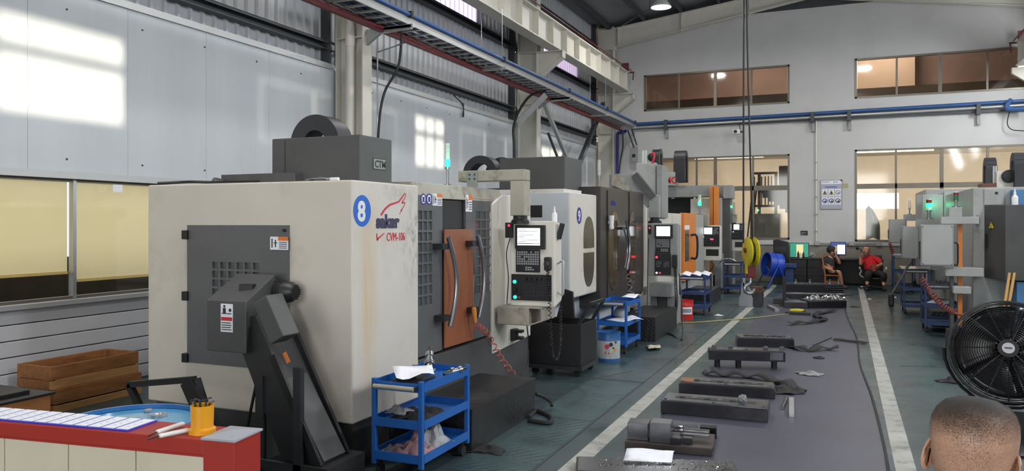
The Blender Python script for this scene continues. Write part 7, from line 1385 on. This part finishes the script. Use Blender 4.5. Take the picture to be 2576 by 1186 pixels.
# ================================================================ big black floor fan
fc = px(2535, 886, D=6.0); to_cam = Vector((-fc.x, -fc.y, 0)).normalized(); fa = (to_cam+Vector((0.05, 0, 0.45))).normalized(); FR = 0.4
bfan = root('floor_fan', 'big black round floor fan with a silver badge behind the seated man', 'fan', (fc.x, fc.y, 0))
fu = fa.cross(Vector((0, 0, 1))).normalized(); fw = fa.cross(fu)
def fring(r, off, t, n=40): return [fc+(fu*math.cos(2*math.pi*k/n)+fw*math.sin(2*math.pi*k/n))*r+fa*off for k in range(n)]
ring_tube(fc, fa, FR-0.004, FR+0.006, 0.07, MB(), 48).to('rim_band', 'grille', bfan, smooth=True)
for k in range(19):
    r = 0.075+(FR-0.075)*(k+1)/20; off = 0.035+0.06*math.cos(min(1, r/FR)*math.pi/2); MB().tube(fring(r, off, 0), 0.0032, 4, True).to('guard_ring', 'grille', bfan)
    MB().tube(fring(r, -off, 0), 0.0028, 4, True).to('guard_ring', 'grille', bfan)
for k in range(16):
    a = 2*math.pi*k/16; e_ = fu*math.cos(a)+fw*math.sin(a)
    for sg in (1, -1): MB().tube([fc+e_*r+fa*sg*(0.033+0.06*math.cos(min(1, r/FR)*math.pi/2)) for r in (0.06, 0.15, 0.25, 0.33, FR)], 0.003, 4).to('guard_spoke', 'grille', bfan)
MB().cyl(fc+fa*0.085, fc+fa*0.1, 0.07, n=24).to('guard_hub', 'grille', bfan); MB().cyl(fc+fa*0.1, fc+fa*0.104, 0.042, n=24).to('badge', 'alu', bfan, label='silver oval badge')
MB().bar(fc+fa*0.1045-fu*0.025, fc+fa*0.1045+fu*0.025, 0.012, 0.002, up=fa).to('badge_mark', 'logo_navy', bfan)
MB().cyl(fc-fa*0.2, fc-fa*0.02, 0.085, n=20).to('motor', 'black', bfan, smooth=True)
for k in range(5):
    def bl(i, j, k=k):
        a = 2*math.pi*k/5+(i/6-0.5)*1.25; r = 0.06+0.3*j/6; return fc+(fu*math.cos(a)+fw*math.sin(a))*r+fa*(0.02-0.05*(i/6-0.5)*1.2)
    MB().grid(bl, 6, 6).to('blade', 'black_gloss', bfan, solid=0.004, smooth=True)
yk = MB(); pts = [fc+fu*(FR+0.03)*math.cos(a)+Vector((0, 0, -1))*(FR+0.03)*math.sin(a) for a in [math.pi*k/16 for k in range(17)]]
MB().tube(pts, 0.014, 8).to('yoke', 'grille', bfan, smooth=True); pz = fc+Vector((0, 0, -FR-0.03))
MB().cyl((fc.x, fc.y, 0.03), (fc.x, fc.y, pz.z), 0.022, n=12).to('pole', 'grille', bfan, smooth=True); MB().lathe([(0, 0), (0.24, 0), (0.24, 0.02), (0.05, 0.04), (0, 0.04)], (fc.x, fc.y, 0), 28).to('base', 'grille', bfan, smooth=True)
# slatted step behind the fan
gp = root('grating_step', 'black step with a bright slatted grating top behind the floor fan', 'platform', (1.9, 7.9, 0)); gx0, gx1, gy0, gy1 = 1.08, 2.9, 7.35, 8.5
MB().box(gx0, gx1, gy0, gy1, 0, 0.23).to('box', 'black', gp)
n = 15
for k in range(n): y = gy0+(gy1-gy0)*k/n; MB().box(gx0, gx1, y, y+(gy1-gy0)/n*0.55, 0.23, 0.25).to('slat', 'steel', gp)
st1 = root('step_platform', 'dark low steps in front of the opposite machines', 'platform', (1.45, 12, 0)); MB().box(1.3, 1.75, 10.6, 12.4, 0, 0.28).to('step', 'tread_black', st1)
st2 = root('step_platform', 'grey low step between the trolleys of the opposite row', 'platform', (1.45, 15, 0)); MB().box(1.35, 1.75, 14.9, 16.6, 0, 0.25).to('step', 'tread_black', st2)
# ================================================================ people
def skin_mb(verts, edges, rootv=0, levels=2):
    me = bpy.data.meshes.new('figure'); me.from_pydata([tuple(v[:3]) for v in verts], edges, []); o = bpy.data.objects.new('figure', me); COL.objects.link(o)
    o.modifiers.new('skin', 'SKIN'); sd = me.skin_vertices[0].data
    for i, v in enumerate(verts):
        r = v[3]; sd[i].radius = (r, v[4] if len(v) > 4 else r); sd[i].use_root = (i == rootv)
    s = o.modifiers.new('sub', 'SUBSURF'); s.levels = levels; s.render_levels = levels
    dg = bpy.context.evaluated_depsgraph_get(); dg.update(); m2 = bpy.data.meshes.new_from_object(o.evaluated_get(dg)); mb = MB().add([tuple(v.co) for v in m2.vertices], [tuple(p.vertices) for p in m2.polygons])
    bpy.data.objects.remove(o); bpy.data.meshes.remove(me); bpy.data.meshes.remove(m2); return mb
TT = (0, 0.04, 0.1, 0.2, 0.32, 0.45, 0.58, 0.7, 0.8, 0.88, 0.94, 0.98, 1.0)
HW = (0.08, 0.15, 0.21, 0.255, 0.29, 0.315, 0.33, 0.337, 0.327, 0.295, 0.235, 0.14, 0.0)
HF = (0.30, 0.36, 0.385, 0.37, 0.385, 0.375, 0.37, 0.385, 0.37, 0.32, 0.25, 0.15, 0.0)
HB = (0.10, 0.12, 0.15, 0.23, 0.34, 0.405, 0.44, 0.45, 0.43, 0.37, 0.29, 0.17, 0.0)
def head_pts(H, t0=0.0, grow=0.0, n=32, tmin=0.0, front=1.0):
    """rings of a head, local: +Y is the face direction, origin at the chin level, height H"""
    rows = []
    for t, w, f_, b_ in zip(TT, HW, HF, HB):
        if t < tmin: continue
        ring = []
        for k in range(n):
            a = 2*math.pi*k/n; cx_, sy_ = math.cos(a), math.sin(a); sgn = lambda v: (1 if v >= 0 else -1)
            x = sgn(cx_)*abs(cx_)**0.85*(w*H+grow); dep = (f_*front if sy_ >= 0 else b_); y = sgn(sy_)*abs(sy_)**0.9*(dep*H+grow)
            if sy_ > 0.9 and 0.25 < t < 0.5: y += 0.07*H*(1-abs(t-0.34)*5) if abs(t-0.34) < 0.2 else 0
            if 0.3 < sy_ < 0.93 and 0.42 < t < 0.52: y -= 0.018*H
            ring.append((x, y, t*H+(grow if t > 0.9 else 0)))
        rows.append(ring)
    return rows
def head_mb(c, H, yaw, pitch=0.0, roll=0.0, ears=True):
    rows = head_pts(H); n = len(rows[0]); mb = MB(); M = Matrix.Rotation(yaw, 3, 'Z') @ Matrix.Rotation(pitch, 3, 'X') @ Matrix.Rotation(roll, 3, 'Y'); c = Vector(c)
    vs = [Vector(p) for r in rows for p in r]; fs = [(i*n+k, i*n+(k+1) % n, (i+1)*n+(k+1) % n, (i+1)*n+k) for i in range(len(rows)-1) for k in range(n)]+[tuple(range(n))[::-1]]
    mb.add(vs, fs)
    if ears:
        for s in (-1, 1):
            e = MB().sphere((0, 0, 0), (0.035*H, 0.085*H, 0.15*H), 14, 10); ev = []
            for v in e.v:
                x, y, z = v; y += 0.03*H*(z/(0.15*H)); r2 = (y/(0.085*H))**2+(z/(0.15*H))**2; x += -0.0*H+(0.02*H if r2 > 0.5 else 0)
                ev.append(Vector((s*(0.335*H+abs(x)*0.9+0.03*H*(-y/(0.085*H))), y-0.03*H, z+0.42*H)))
            mb.add(ev, e.f)
    mb.v = [tuple(c+M@Vector(v)) for v in mb.v]; return mb, M
def hair_mb(c, H, M, tmin, grow, cut=None):
    rows = head_pts(H, grow=grow, tmin=tmin); n = len(rows[0]); vs = [Vector(c)+M@Vector(p) for r in rows for p in r]; fs = []
    for i in range(len(rows)-1):
        for k in range(n):
            a = (k+0.5)*360/n; t = rows[i][0][2]/H
            if cut and cut(a, t): continue
            fs.append((i*n+k, i*n+(k+1) % n, (i+1)*n+(k+1) % n, (i+1)*n+k))
    return MB().add(vs, fs)
def hand(mb, wrist, fwd, side, nrm, s=1.0, curl=0.5):
    """palm with five separate bent fingers"""
    f_, sd_, n_ = Vector(fwd).normalized(), Vector(side).normalized(), Vector(nrm).normalized(); w = Vector(wrist)
    pts = [w, w+f_*0.05*s, w+f_*0.09*s]; R = Matrix((sd_, f_, n_)).transposed(); mb.obox(w+f_*0.045*s, (0.075*s, 0.095*s, 0.028*s), R)
    for k, (o, L) in enumerate(((-0.029, 0.068), (-0.01, 0.078), (0.01, 0.072), (0.028, 0.056))):
        b = w+f_*0.088*s+sd_*o*s; k1 = b+f_*L*0.5*s-n_*curl*0.02*s; k2 = k1+f_*L*0.3*s-n_*curl*0.04*s; k3 = k2+f_*L*0.1*s-n_*curl*0.04*s
        mb.tube([b-f_*0.01*s, k1, k2, k3], [0.009*s, 0.0088*s, 0.008*s, 0.006*s], 7)
    b = w+f_*0.03*s-sd_*0.034*s; mb.tube([b, b-sd_*0.025*s+f_*0.025*s-n_*0.01*s, b-sd_*0.03*s+f_*0.055*s-n_*0.02*s], [0.011*s, 0.01*s, 0.007*s], 7); return mb
mat('skin_fore', '#c69c83', 0.45, var=0.08, vscale=30); mat('stool', '#2b2f36', 0.6); mat('shirt_grey', '#4a4d55', 0.85)
def dress(mb, V, E_, ends, grow=0.012):
    """clothing: the body's faces nearest the given bones, moved outwards; ends {bone: (from, to)} along the bone"""
    out = []; pos = []
    for v in mb.v:
        v = Vector(v); best = None
        for bi, (a, b) in enumerate(E_):
            p, q = Vector(V[a][:3]), Vector(V[b][:3]); d = q-p; t = max(0.0, min(1.0, (v-p).dot(d)/max(1e-9, d.length_squared))); w = p+d*t; ds = (v-w).length-0.6*(V[a][3]*(1-t)+V[b][3]*t)
            if best is None or ds < best[0]: best = (ds, (a, b), t, w)
        out.append(best); n = (v-best[3]); pos.append(v+(n.normalized()*grow if n.length > 1e-6 else n))
    keep = [best[1] in ends and ends[best[1]][0] <= best[2] <= ends[best[1]][1] for best in out]; r = MB(); ix = {}; fs = []
    for f_ in mb.f:
        if sum(keep[i] for i in f_) >= len(f_)-1 and all(out[i][1] in ends or keep[i] for i in f_): fs.append(f_)
    for f_ in fs:
        for i in f_:
            if i not in ix: ix[i] = len(ix)
    inv = sorted(ix, key=ix.get); return r.add([pos[i] for i in inv], [tuple(ix[i] for i in f_) for f_ in fs])
# --- foreground man, seen from behind
HH = 0.224; hc = px(2438, 1003, D=1.55); hc = Vector((hc.x, hc.y, hc.z-HH)); vd = math.atan2(hc.y, hc.x)-math.pi/2; yawf = vd-math.radians(14)
fm = root('person', 'close cropped man seen from behind in the near corner, grey shirt', 'person', (hc.x, hc.y, 0))
hm, HM = head_mb(hc, HH, yawf, -0.12, 0.04)
fy = Vector((-math.sin(yawf), math.cos(yawf), 0)); rx_ = Vector((math.cos(yawf), math.sin(yawf), 0)); base = Vector((hc.x, hc.y, 0))
def bp(r, f_, z, rad, rad2=None): p = base+rx_*r+fy*f_; return (p.x, p.y, z, rad, rad2 or rad)
zc_ = hc.z
BV = [bp(0, -0.06, 0.5, 0.15, 0.12), bp(0, -0.07, 0.72, 0.14, 0.1), bp(0, -0.07, 0.92, 0.15, 0.1), bp(0, -0.05, zc_-0.12, 0.1, 0.08), bp(0, -0.02, zc_-0.03, 0.06), bp(0, 0.0, zc_+0.06, 0.058),
      bp(-0.2, -0.05, zc_-0.16, 0.06), bp(-0.27, 0.0, 0.84, 0.045), bp(-0.2, 0.22, 0.72, 0.034), bp(0.2, -0.05, zc_-0.16, 0.06), bp(0.27, 0.0, 0.84, 0.045), bp(0.2, 0.22, 0.72, 0.034),
      bp(-0.1, 0.0, 0.47, 0.09), bp(-0.14, 0.4, 0.5, 0.065), bp(-0.14, 0.42, 0.1, 0.045), bp(-0.14, 0.55, 0.04, 0.035), bp(0.1, 0.0, 0.47, 0.09), bp(0.14, 0.4, 0.5, 0.065), bp(0.14, 0.42, 0.1, 0.045), bp(0.14, 0.55, 0.04, 0.035)]
BE = [(0, 1), (1, 2), (2, 3), (3, 4), (4, 5), (3, 6), (6, 7), (7, 8), (3, 9), (9, 10), (10, 11), (0, 12), (12, 13), (13, 14), (14, 15), (0, 16), (16, 17), (17, 18), (18, 19)]
bm_ = skin_mb(BV, BE); sk_ = MB().add(bm_.v, bm_.f); bm_.add(hm.v, hm.f)
for k in (8, 11): hand(bm_, Vector(BV[k][:3]), fy, rx_*(1 if k == 11 else -1), (0, 0, 1))
bm_.to('body', 'skin_fore', fm, smooth=True)
dress(sk_, BV, BE, {(0, 1): (0, 1), (1, 2): (0, 1), (2, 3): (0, 1), (3, 4): (0, 0.35), (3, 6): (0, 1), (6, 7): (0, 0.9), (3, 9): (0, 1), (9, 10): (0, 0.9)}, 0.015).to('shirt', 'shirt_grey', fm, smooth=True)
dress(sk_, BV, BE, {(0, 12): (0, 1), (12, 13): (0, 1), (13, 14): (0, 0.95), (0, 16): (0, 1), (16, 17): (0, 1), (17, 18): (0, 0.95)}, 0.012).to('trousers', 'trousers', fm, smooth=True)
def buzzm():
    m = bpy.data.materials.new('buzz_hair'); m.use_nodes = True; nt = m.node_tree; N = nt.nodes; L = nt.links; b = N['Principled BSDF']; b.inputs['Base Color'].default_value = lin('#1f1b1a'); b.inputs['Roughness'].default_value = 0.8
    tc = N.new('ShaderNodeTexCoord'); sp_ = N.new('ShaderNodeSeparateXYZ'); L.new(tc.outputs['Object'], sp_.inputs[0]); n = N.new('ShaderNodeTexNoise'); n.inputs['Scale'].default_value = 420; n.inputs['Detail'].default_value = 2; L.new(tc.outputs['Object'], n.inputs[0])
    n2 = N.new('ShaderNodeTexNoise'); n2.inputs['Scale'].default_value = 14; L.new(tc.outputs['Object'], n2.inputs[0])
    r = N.new('ShaderNodeMapRange'); r.inputs[1].default_value = hc.z+HH*0.66; r.inputs[2].default_value = hc.z+HH*1.0; r.inputs[3].default_value = 0.0; r.inputs[4].default_value = 0.95; L.new(sp_.outputs[2], r.inputs[0])
    a = N.new('ShaderNodeMath'); a.operation = 'ADD'; L.new(r.outputs[0], a.inputs[0]); s = N.new('ShaderNodeMath'); s.operation = 'MULTIPLY_ADD'; s.inputs[1].default_value = 0.5; s.inputs[2].default_value = -0.25; L.new(n2.outputs[0], s.inputs[0]); L.new(s.outputs[0], a.inputs[1])
    s2 = N.new('ShaderNodeMath'); s2.operation = 'MULTIPLY_ADD'; s2.inputs[1].default_value = 1.6; s2.inputs[2].default_value = -0.8; L.new(n.outputs[0], s2.inputs[0]); a2 = N.new('ShaderNodeMath'); a2.operation = 'ADD'; a2.use_clamp = True; L.new(a.outputs[0], a2.inputs[0]); L.new(s2.outputs[0], a2.inputs[1])
    L.new(a2.outputs[0], b.inputs['Alpha']); MATS['buzz_hair'] = m
buzzm(); hair_mb(hc, HH, HM, 0.2, 0.0025, lambda a, t: (20 < a < 160 and t < 0.78) or (t < 0.3 and (a < 200 or a > 340))).to('hair', 'buzz_hair', fm, smooth=True)
stl = root('work_stool', 'dark round stool under the seated foreground man', 'stool', (base-fy*0.03)); p = base-fy*0.03
MB().cyl((p.x, p.y, 0.33), (p.x, p.y, 0.375), 0.17, n=24).to('seat', 'stool', stl, bevel=0.01); MB().cyl((p.x, p.y, 0.03), (p.x, p.y, 0.33), 0.025, n=10).to('column', 'steel', stl); MB().lathe([(0, 0), (0.2, 0), (0.2, 0.02), (0, 0.04)], (p.x, p.y, 0), 20).to('base', 'dark_steel', stl)
# --- the two operators
def operator(label, Yp, J, hu, hv, H, yaw, pitch, mats, shirt_keep, trouser_keep, hair_kind, hands, roll=0.0):
    r0 = px(J[0][0], 722, Z=0); r = root('person', label, 'person', (r0.x, r0.y, 0), 'operators at the desk')
    V = []
    for u, v, dy, rad in J: p = px(u, v, Y=Yp+dy); V.append((p.x, p.y, p.z, rad, rad*0.85))
    E_ = [(0, 1), (1, 2), (2, 3), (2, 4), (4, 5), (5, 6), (2, 7), (7, 8), (8, 9), (0, 10), (10, 11), (11, 12), (12, 13), (0, 14), (14, 15), (15, 16), (16, 17)]
    b = skin_mb(V, E_); sk = MB().add(b.v, b.f); c = px(hu, hv, Y=Yp); h, M = head_mb(c, H, yaw, pitch, roll); b.add(h.v, h.f)
    for k, fwd, side, nrm in hands: hand(b, Vector(V[k][:3]), fwd, side, nrm, 1.05)
    b.to('body', mats[0], r, smooth=True)
    for nm, ends, m, g_ in (('shirt', shirt_keep, mats[1], 0.02), ('trousers', trouser_keep, mats[2], 0.018)): dress(sk, V, E_, ends, g_).to(nm, m, r, smooth=True)
    for k in (13, 17):
        p = Vector(V[k][:3]); d_ = Vector(V[k][:3])-Vector(V[k-1][:3]); d_.z = 0; d_ = d_.normalized() if d_.length > 0.01 else Vector((0, -1, 0)); MB().obox((p.x, p.y, 0.04), (0.09, 0.25, 0.08), math.atan2(d_.y, d_.x)-math.pi/2).to('shoe', mats[3], r, bevel=0.025)
    hair_mb(c, H, M, 0.3 if hair_kind else 0.62, 0.014 if hair_kind else 0.004, (lambda a, t: (25 < a < 155 and t < 0.78) or ((a < 25 or a > 155) and t < 0.42 and not 200 < a < 340)) if hair_kind else (lambda a, t: 15 < a < 165 and t < 0.93)).to('hair', 'hair', r, smooth=True)
    ey = MB()
    for s in (-1, 1): ey.sphere(c+M@Vector((s*0.14*H, 0.375*H, 0.5*H)), 0.022*H, 8, 6)
    ey.to('eye', 'print_dark', r); MB().bar(c+M@Vector((-0.09*H, 0.385*H, 0.17*H)), c+M@Vector((0.09*H, 0.385*H, 0.17*H)), 0.02*H).to('mouth', 'dark_red', r); return r, V
YP1 = 22.55
o1, V1 = operator('dark haired operator in black shirt and shorts turned towards the monitor', YP1,
    [(2089, 684, 0, 0.13), (2086, 666, 0, 0.13), (2084, 652, 0, 0.12), (2090, 645, 0, 0.055), (2071, 655, -0.1, 0.06), (2072, 672, -0.15, 0.045), (2098, 683, -0.15, 0.035), (2101, 655, 0.1, 0.06), (2113, 664, 0.0, 0.045), (2103, 643, -0.05, 0.035),
     (2094, 687, -0.1, 0.09), (2112, 684, -0.15, 0.07), (2117, 708, -0.15, 0.05), (2120, 719, -0.15, 0.04), (2094, 687, 0.1, 0.09), (2112, 685, 0.15, 0.07), (2110, 708, 0.15, 0.05), (2114, 719, 0.15, 0.04)],
    2091, 644, 0.25, math.radians(-70), -0.05, ('skin', 'shirt_black', 'shirt_black', 'rusty'), {(0, 1): (0, 1), (1, 2): (0, 1), (2, 3): (0, 0.5), (2, 4): (0, 1), (4, 5): (0, 0.75), (2, 7): (0, 1), (7, 8): (0, 0.75)}, {(0, 10): (0, 1), (10, 11): (0, 0.8), (0, 14): (0, 1), (14, 15): (0, 0.8)}, True, [(6, (1, 0, -0.1), (0, -1, 0), (0, 0, 1)), (9, (-0.2, 0.2, 1), (0, 1, 0), (1, 0, 0))])
YP2 = 22.45
o2, V2 = operator('bald operator in a bright red shirt leaning back with a hand at his ear', YP2,
    [(2196, 684, 0, 0.14), (2193, 670, 0.05, 0.15), (2186, 652, 0.1, 0.14), (2180, 645, 0.08, 0.055), (2169, 655, 0.05, 0.065), (2165, 668, -0.1, 0.045), (2165, 645, -0.08, 0.036), (2208, 653, 0.08, 0.065), (2219, 666, -0.05, 0.048), (2204, 671, -0.2, 0.036),
     (2188, 688, -0.05, 0.095), (2184, 690, -0.42, 0.08), (2182, 708, -0.35, 0.055), (2181, 718, -0.45, 0.04), (2206, 688, -0.05, 0.095), (2224, 692, -0.36, 0.08), (2222, 710, -0.3, 0.055), (2224, 720, -0.42, 0.04)],
    2178, 644, 0.25, math.radians(170), 0.12, ('skin', 'shirt_red', 'trousers', 'black'), {(0, 1): (0, 1), (1, 2): (0, 1), (2, 3): (0, 0.5), (2, 4): (0, 1), (4, 5): (0, 0.75), (2, 7): (0, 1), (7, 8): (0, 0.75)}, {(0, 10): (0, 1), (10, 11): (0, 1), (11, 12): (0, 0.95), (0, 14): (0, 1), (14, 15): (0, 1), (15, 16): (0, 0.95)}, False, [(6, (0.35, 0, 1), (0, 1, 0), (-1, 0, 0)), (9, (-1, -0.2, 0.0), (0, -0.3, 1), (0, 1, 0))], roll=-0.1)
# chairs
s1 = Vector(V1[0][:3]); wc = root('wooden_chair', 'brown wooden chair under the operator in black', 'chair', (s1.x, s1.y, 0)); zs_ = 0.36; hx, hy = 0.2, 0.21; cxx, cyy = s1.x+0.05, s1.y
MB().box(cxx-hx, cxx+hx, cyy-hy, cyy+hy, zs_-0.03, zs_).to('seat', 'chair_wood', wc, bevel=0.008)
for sx in (-1, 1):
    for sy in (-1, 1): MB().box(cxx+sx*(hx-0.025)-0.02, cxx+sx*(hx-0.025)+0.02, cyy+sy*(hy-0.025)-0.02, cyy+sy*(hy-0.025)+0.02, 0.0, zs_-0.03 if sx > 0 else zs_).to('leg', 'chair_wood', wc)
for sy in (-1, 1): MB().bar((cxx-hx+0.02, cyy+sy*(hy-0.025), zs_), (cxx-hx-0.06, cyy+sy*(hy-0.025), 0.92), 0.035).to('back_post', 'chair_wood', wc)
for z in (0.55, 0.72, 0.88): MB().box(cxx-hx-0.05, cxx-hx-0.02, cyy-hy+0.03, cyy+hy-0.03, z-0.03, z+0.03).to('back_slat', 'chair_wood', wc)
for sy in (-1, 1): MB().box(cxx-hx+0.03, cxx+hx-0.03, cyy+sy*(hy-0.025)-0.012, cyy+sy*(hy-0.025)+0.012, 0.16, 0.19).to('stretcher', 'chair_wood', wc)
s2 = Vector(V2[0][:3]); oc = root('office_chair', 'black office chair with white arms under the operator in red', 'chair', (s2.x, s2.y, 0)); zs_ = s2.z-0.14
MB().box(s2.x-0.24, s2.x+0.24, s2.y-0.27, s2.y+0.2, zs_-0.06, zs_).to('seat', 'black', oc, bevel=0.03)
MB().obox((s2.x, s2.y+0.29, zs_+0.32), (0.44, 0.05, 0.5), Matrix.Rotation(-0.2, 3, 'X')).to('backrest', 'black', oc, bevel=0.02)
for s in (-1, 1): MB().tube(spline([(s2.x+s*0.22, s2.y+0.1, zs_-0.03), (s2.x+s*0.31, s2.y+0.05, zs_+0.05), (s2.x+s*0.28, s2.y+0.0, zs_+0.15), (s2.x+s*0.32, s2.y-0.05, zs_+0.24), (s2.x+s*0.3, s2.y+0.15, zs_+0.25)], 5), 0.02, 8).to('armrest', 'white', oc, smooth=True)
MB().cyl((s2.x, s2.y, 0.1), (s2.x, s2.y, zs_-0.06), 0.03, n=12).to('gas_lift', 'black', oc)
for k in range(5):
    a = 2*math.pi*k/5-0.6; e_ = Vector((math.cos(a), math.sin(a), 0)); p = Vector((s2.x, s2.y, 0.1)); MB().bar(p, p+e_*0.3-Vector((0, 0, 0.03)), 0.05, 0.03).to('star_leg', 'chrome', oc, bevel=0.006); MB().cyl(p+e_*0.29+Vector((-0.02, 0, -0.07)), p+e_*0.29+Vector((0.02, 0, -0.07)), 0.03, n=12).to('castor', 'black', oc)
q = px(2157, 626, Y=22.9); mi = root('desk_microphone', 'small black microphone on the desk behind the operator in red', 'microphone', (q.x+0.05, 23.4, 0.75)); MB().sphere((q.x, 23.3, q.z), 0.045, 12, 8).to('head', 'black', mi, smooth=True); MB().tube(spline([(q.x, 23.3, q.z), (q.x+0.1, 23.35, q.z-0.05), (q.x+0.1, 23.4, 0.76)], 5), 0.01, 6).to('stem', 'black', mi, smooth=True); MB().cyl((q.x+0.1, 23.4, 0.75), (q.x+0.1, 23.4, 0.77), 0.06, n=16).to('foot', 'black', mi)
q = px(2245, 640, Y=23.5); one('wall_spiral_cord', MB().tube(coil([px(2238, 612, Y=23.9), px(2244, 630, Y=23.9), px(2250, 650, Y=23.9)], 0.04, 8, 8), 0.012, 5), 'hose_maroon', 'brown spiral cord hanging behind the operator in red', 'cord', smooth=True)
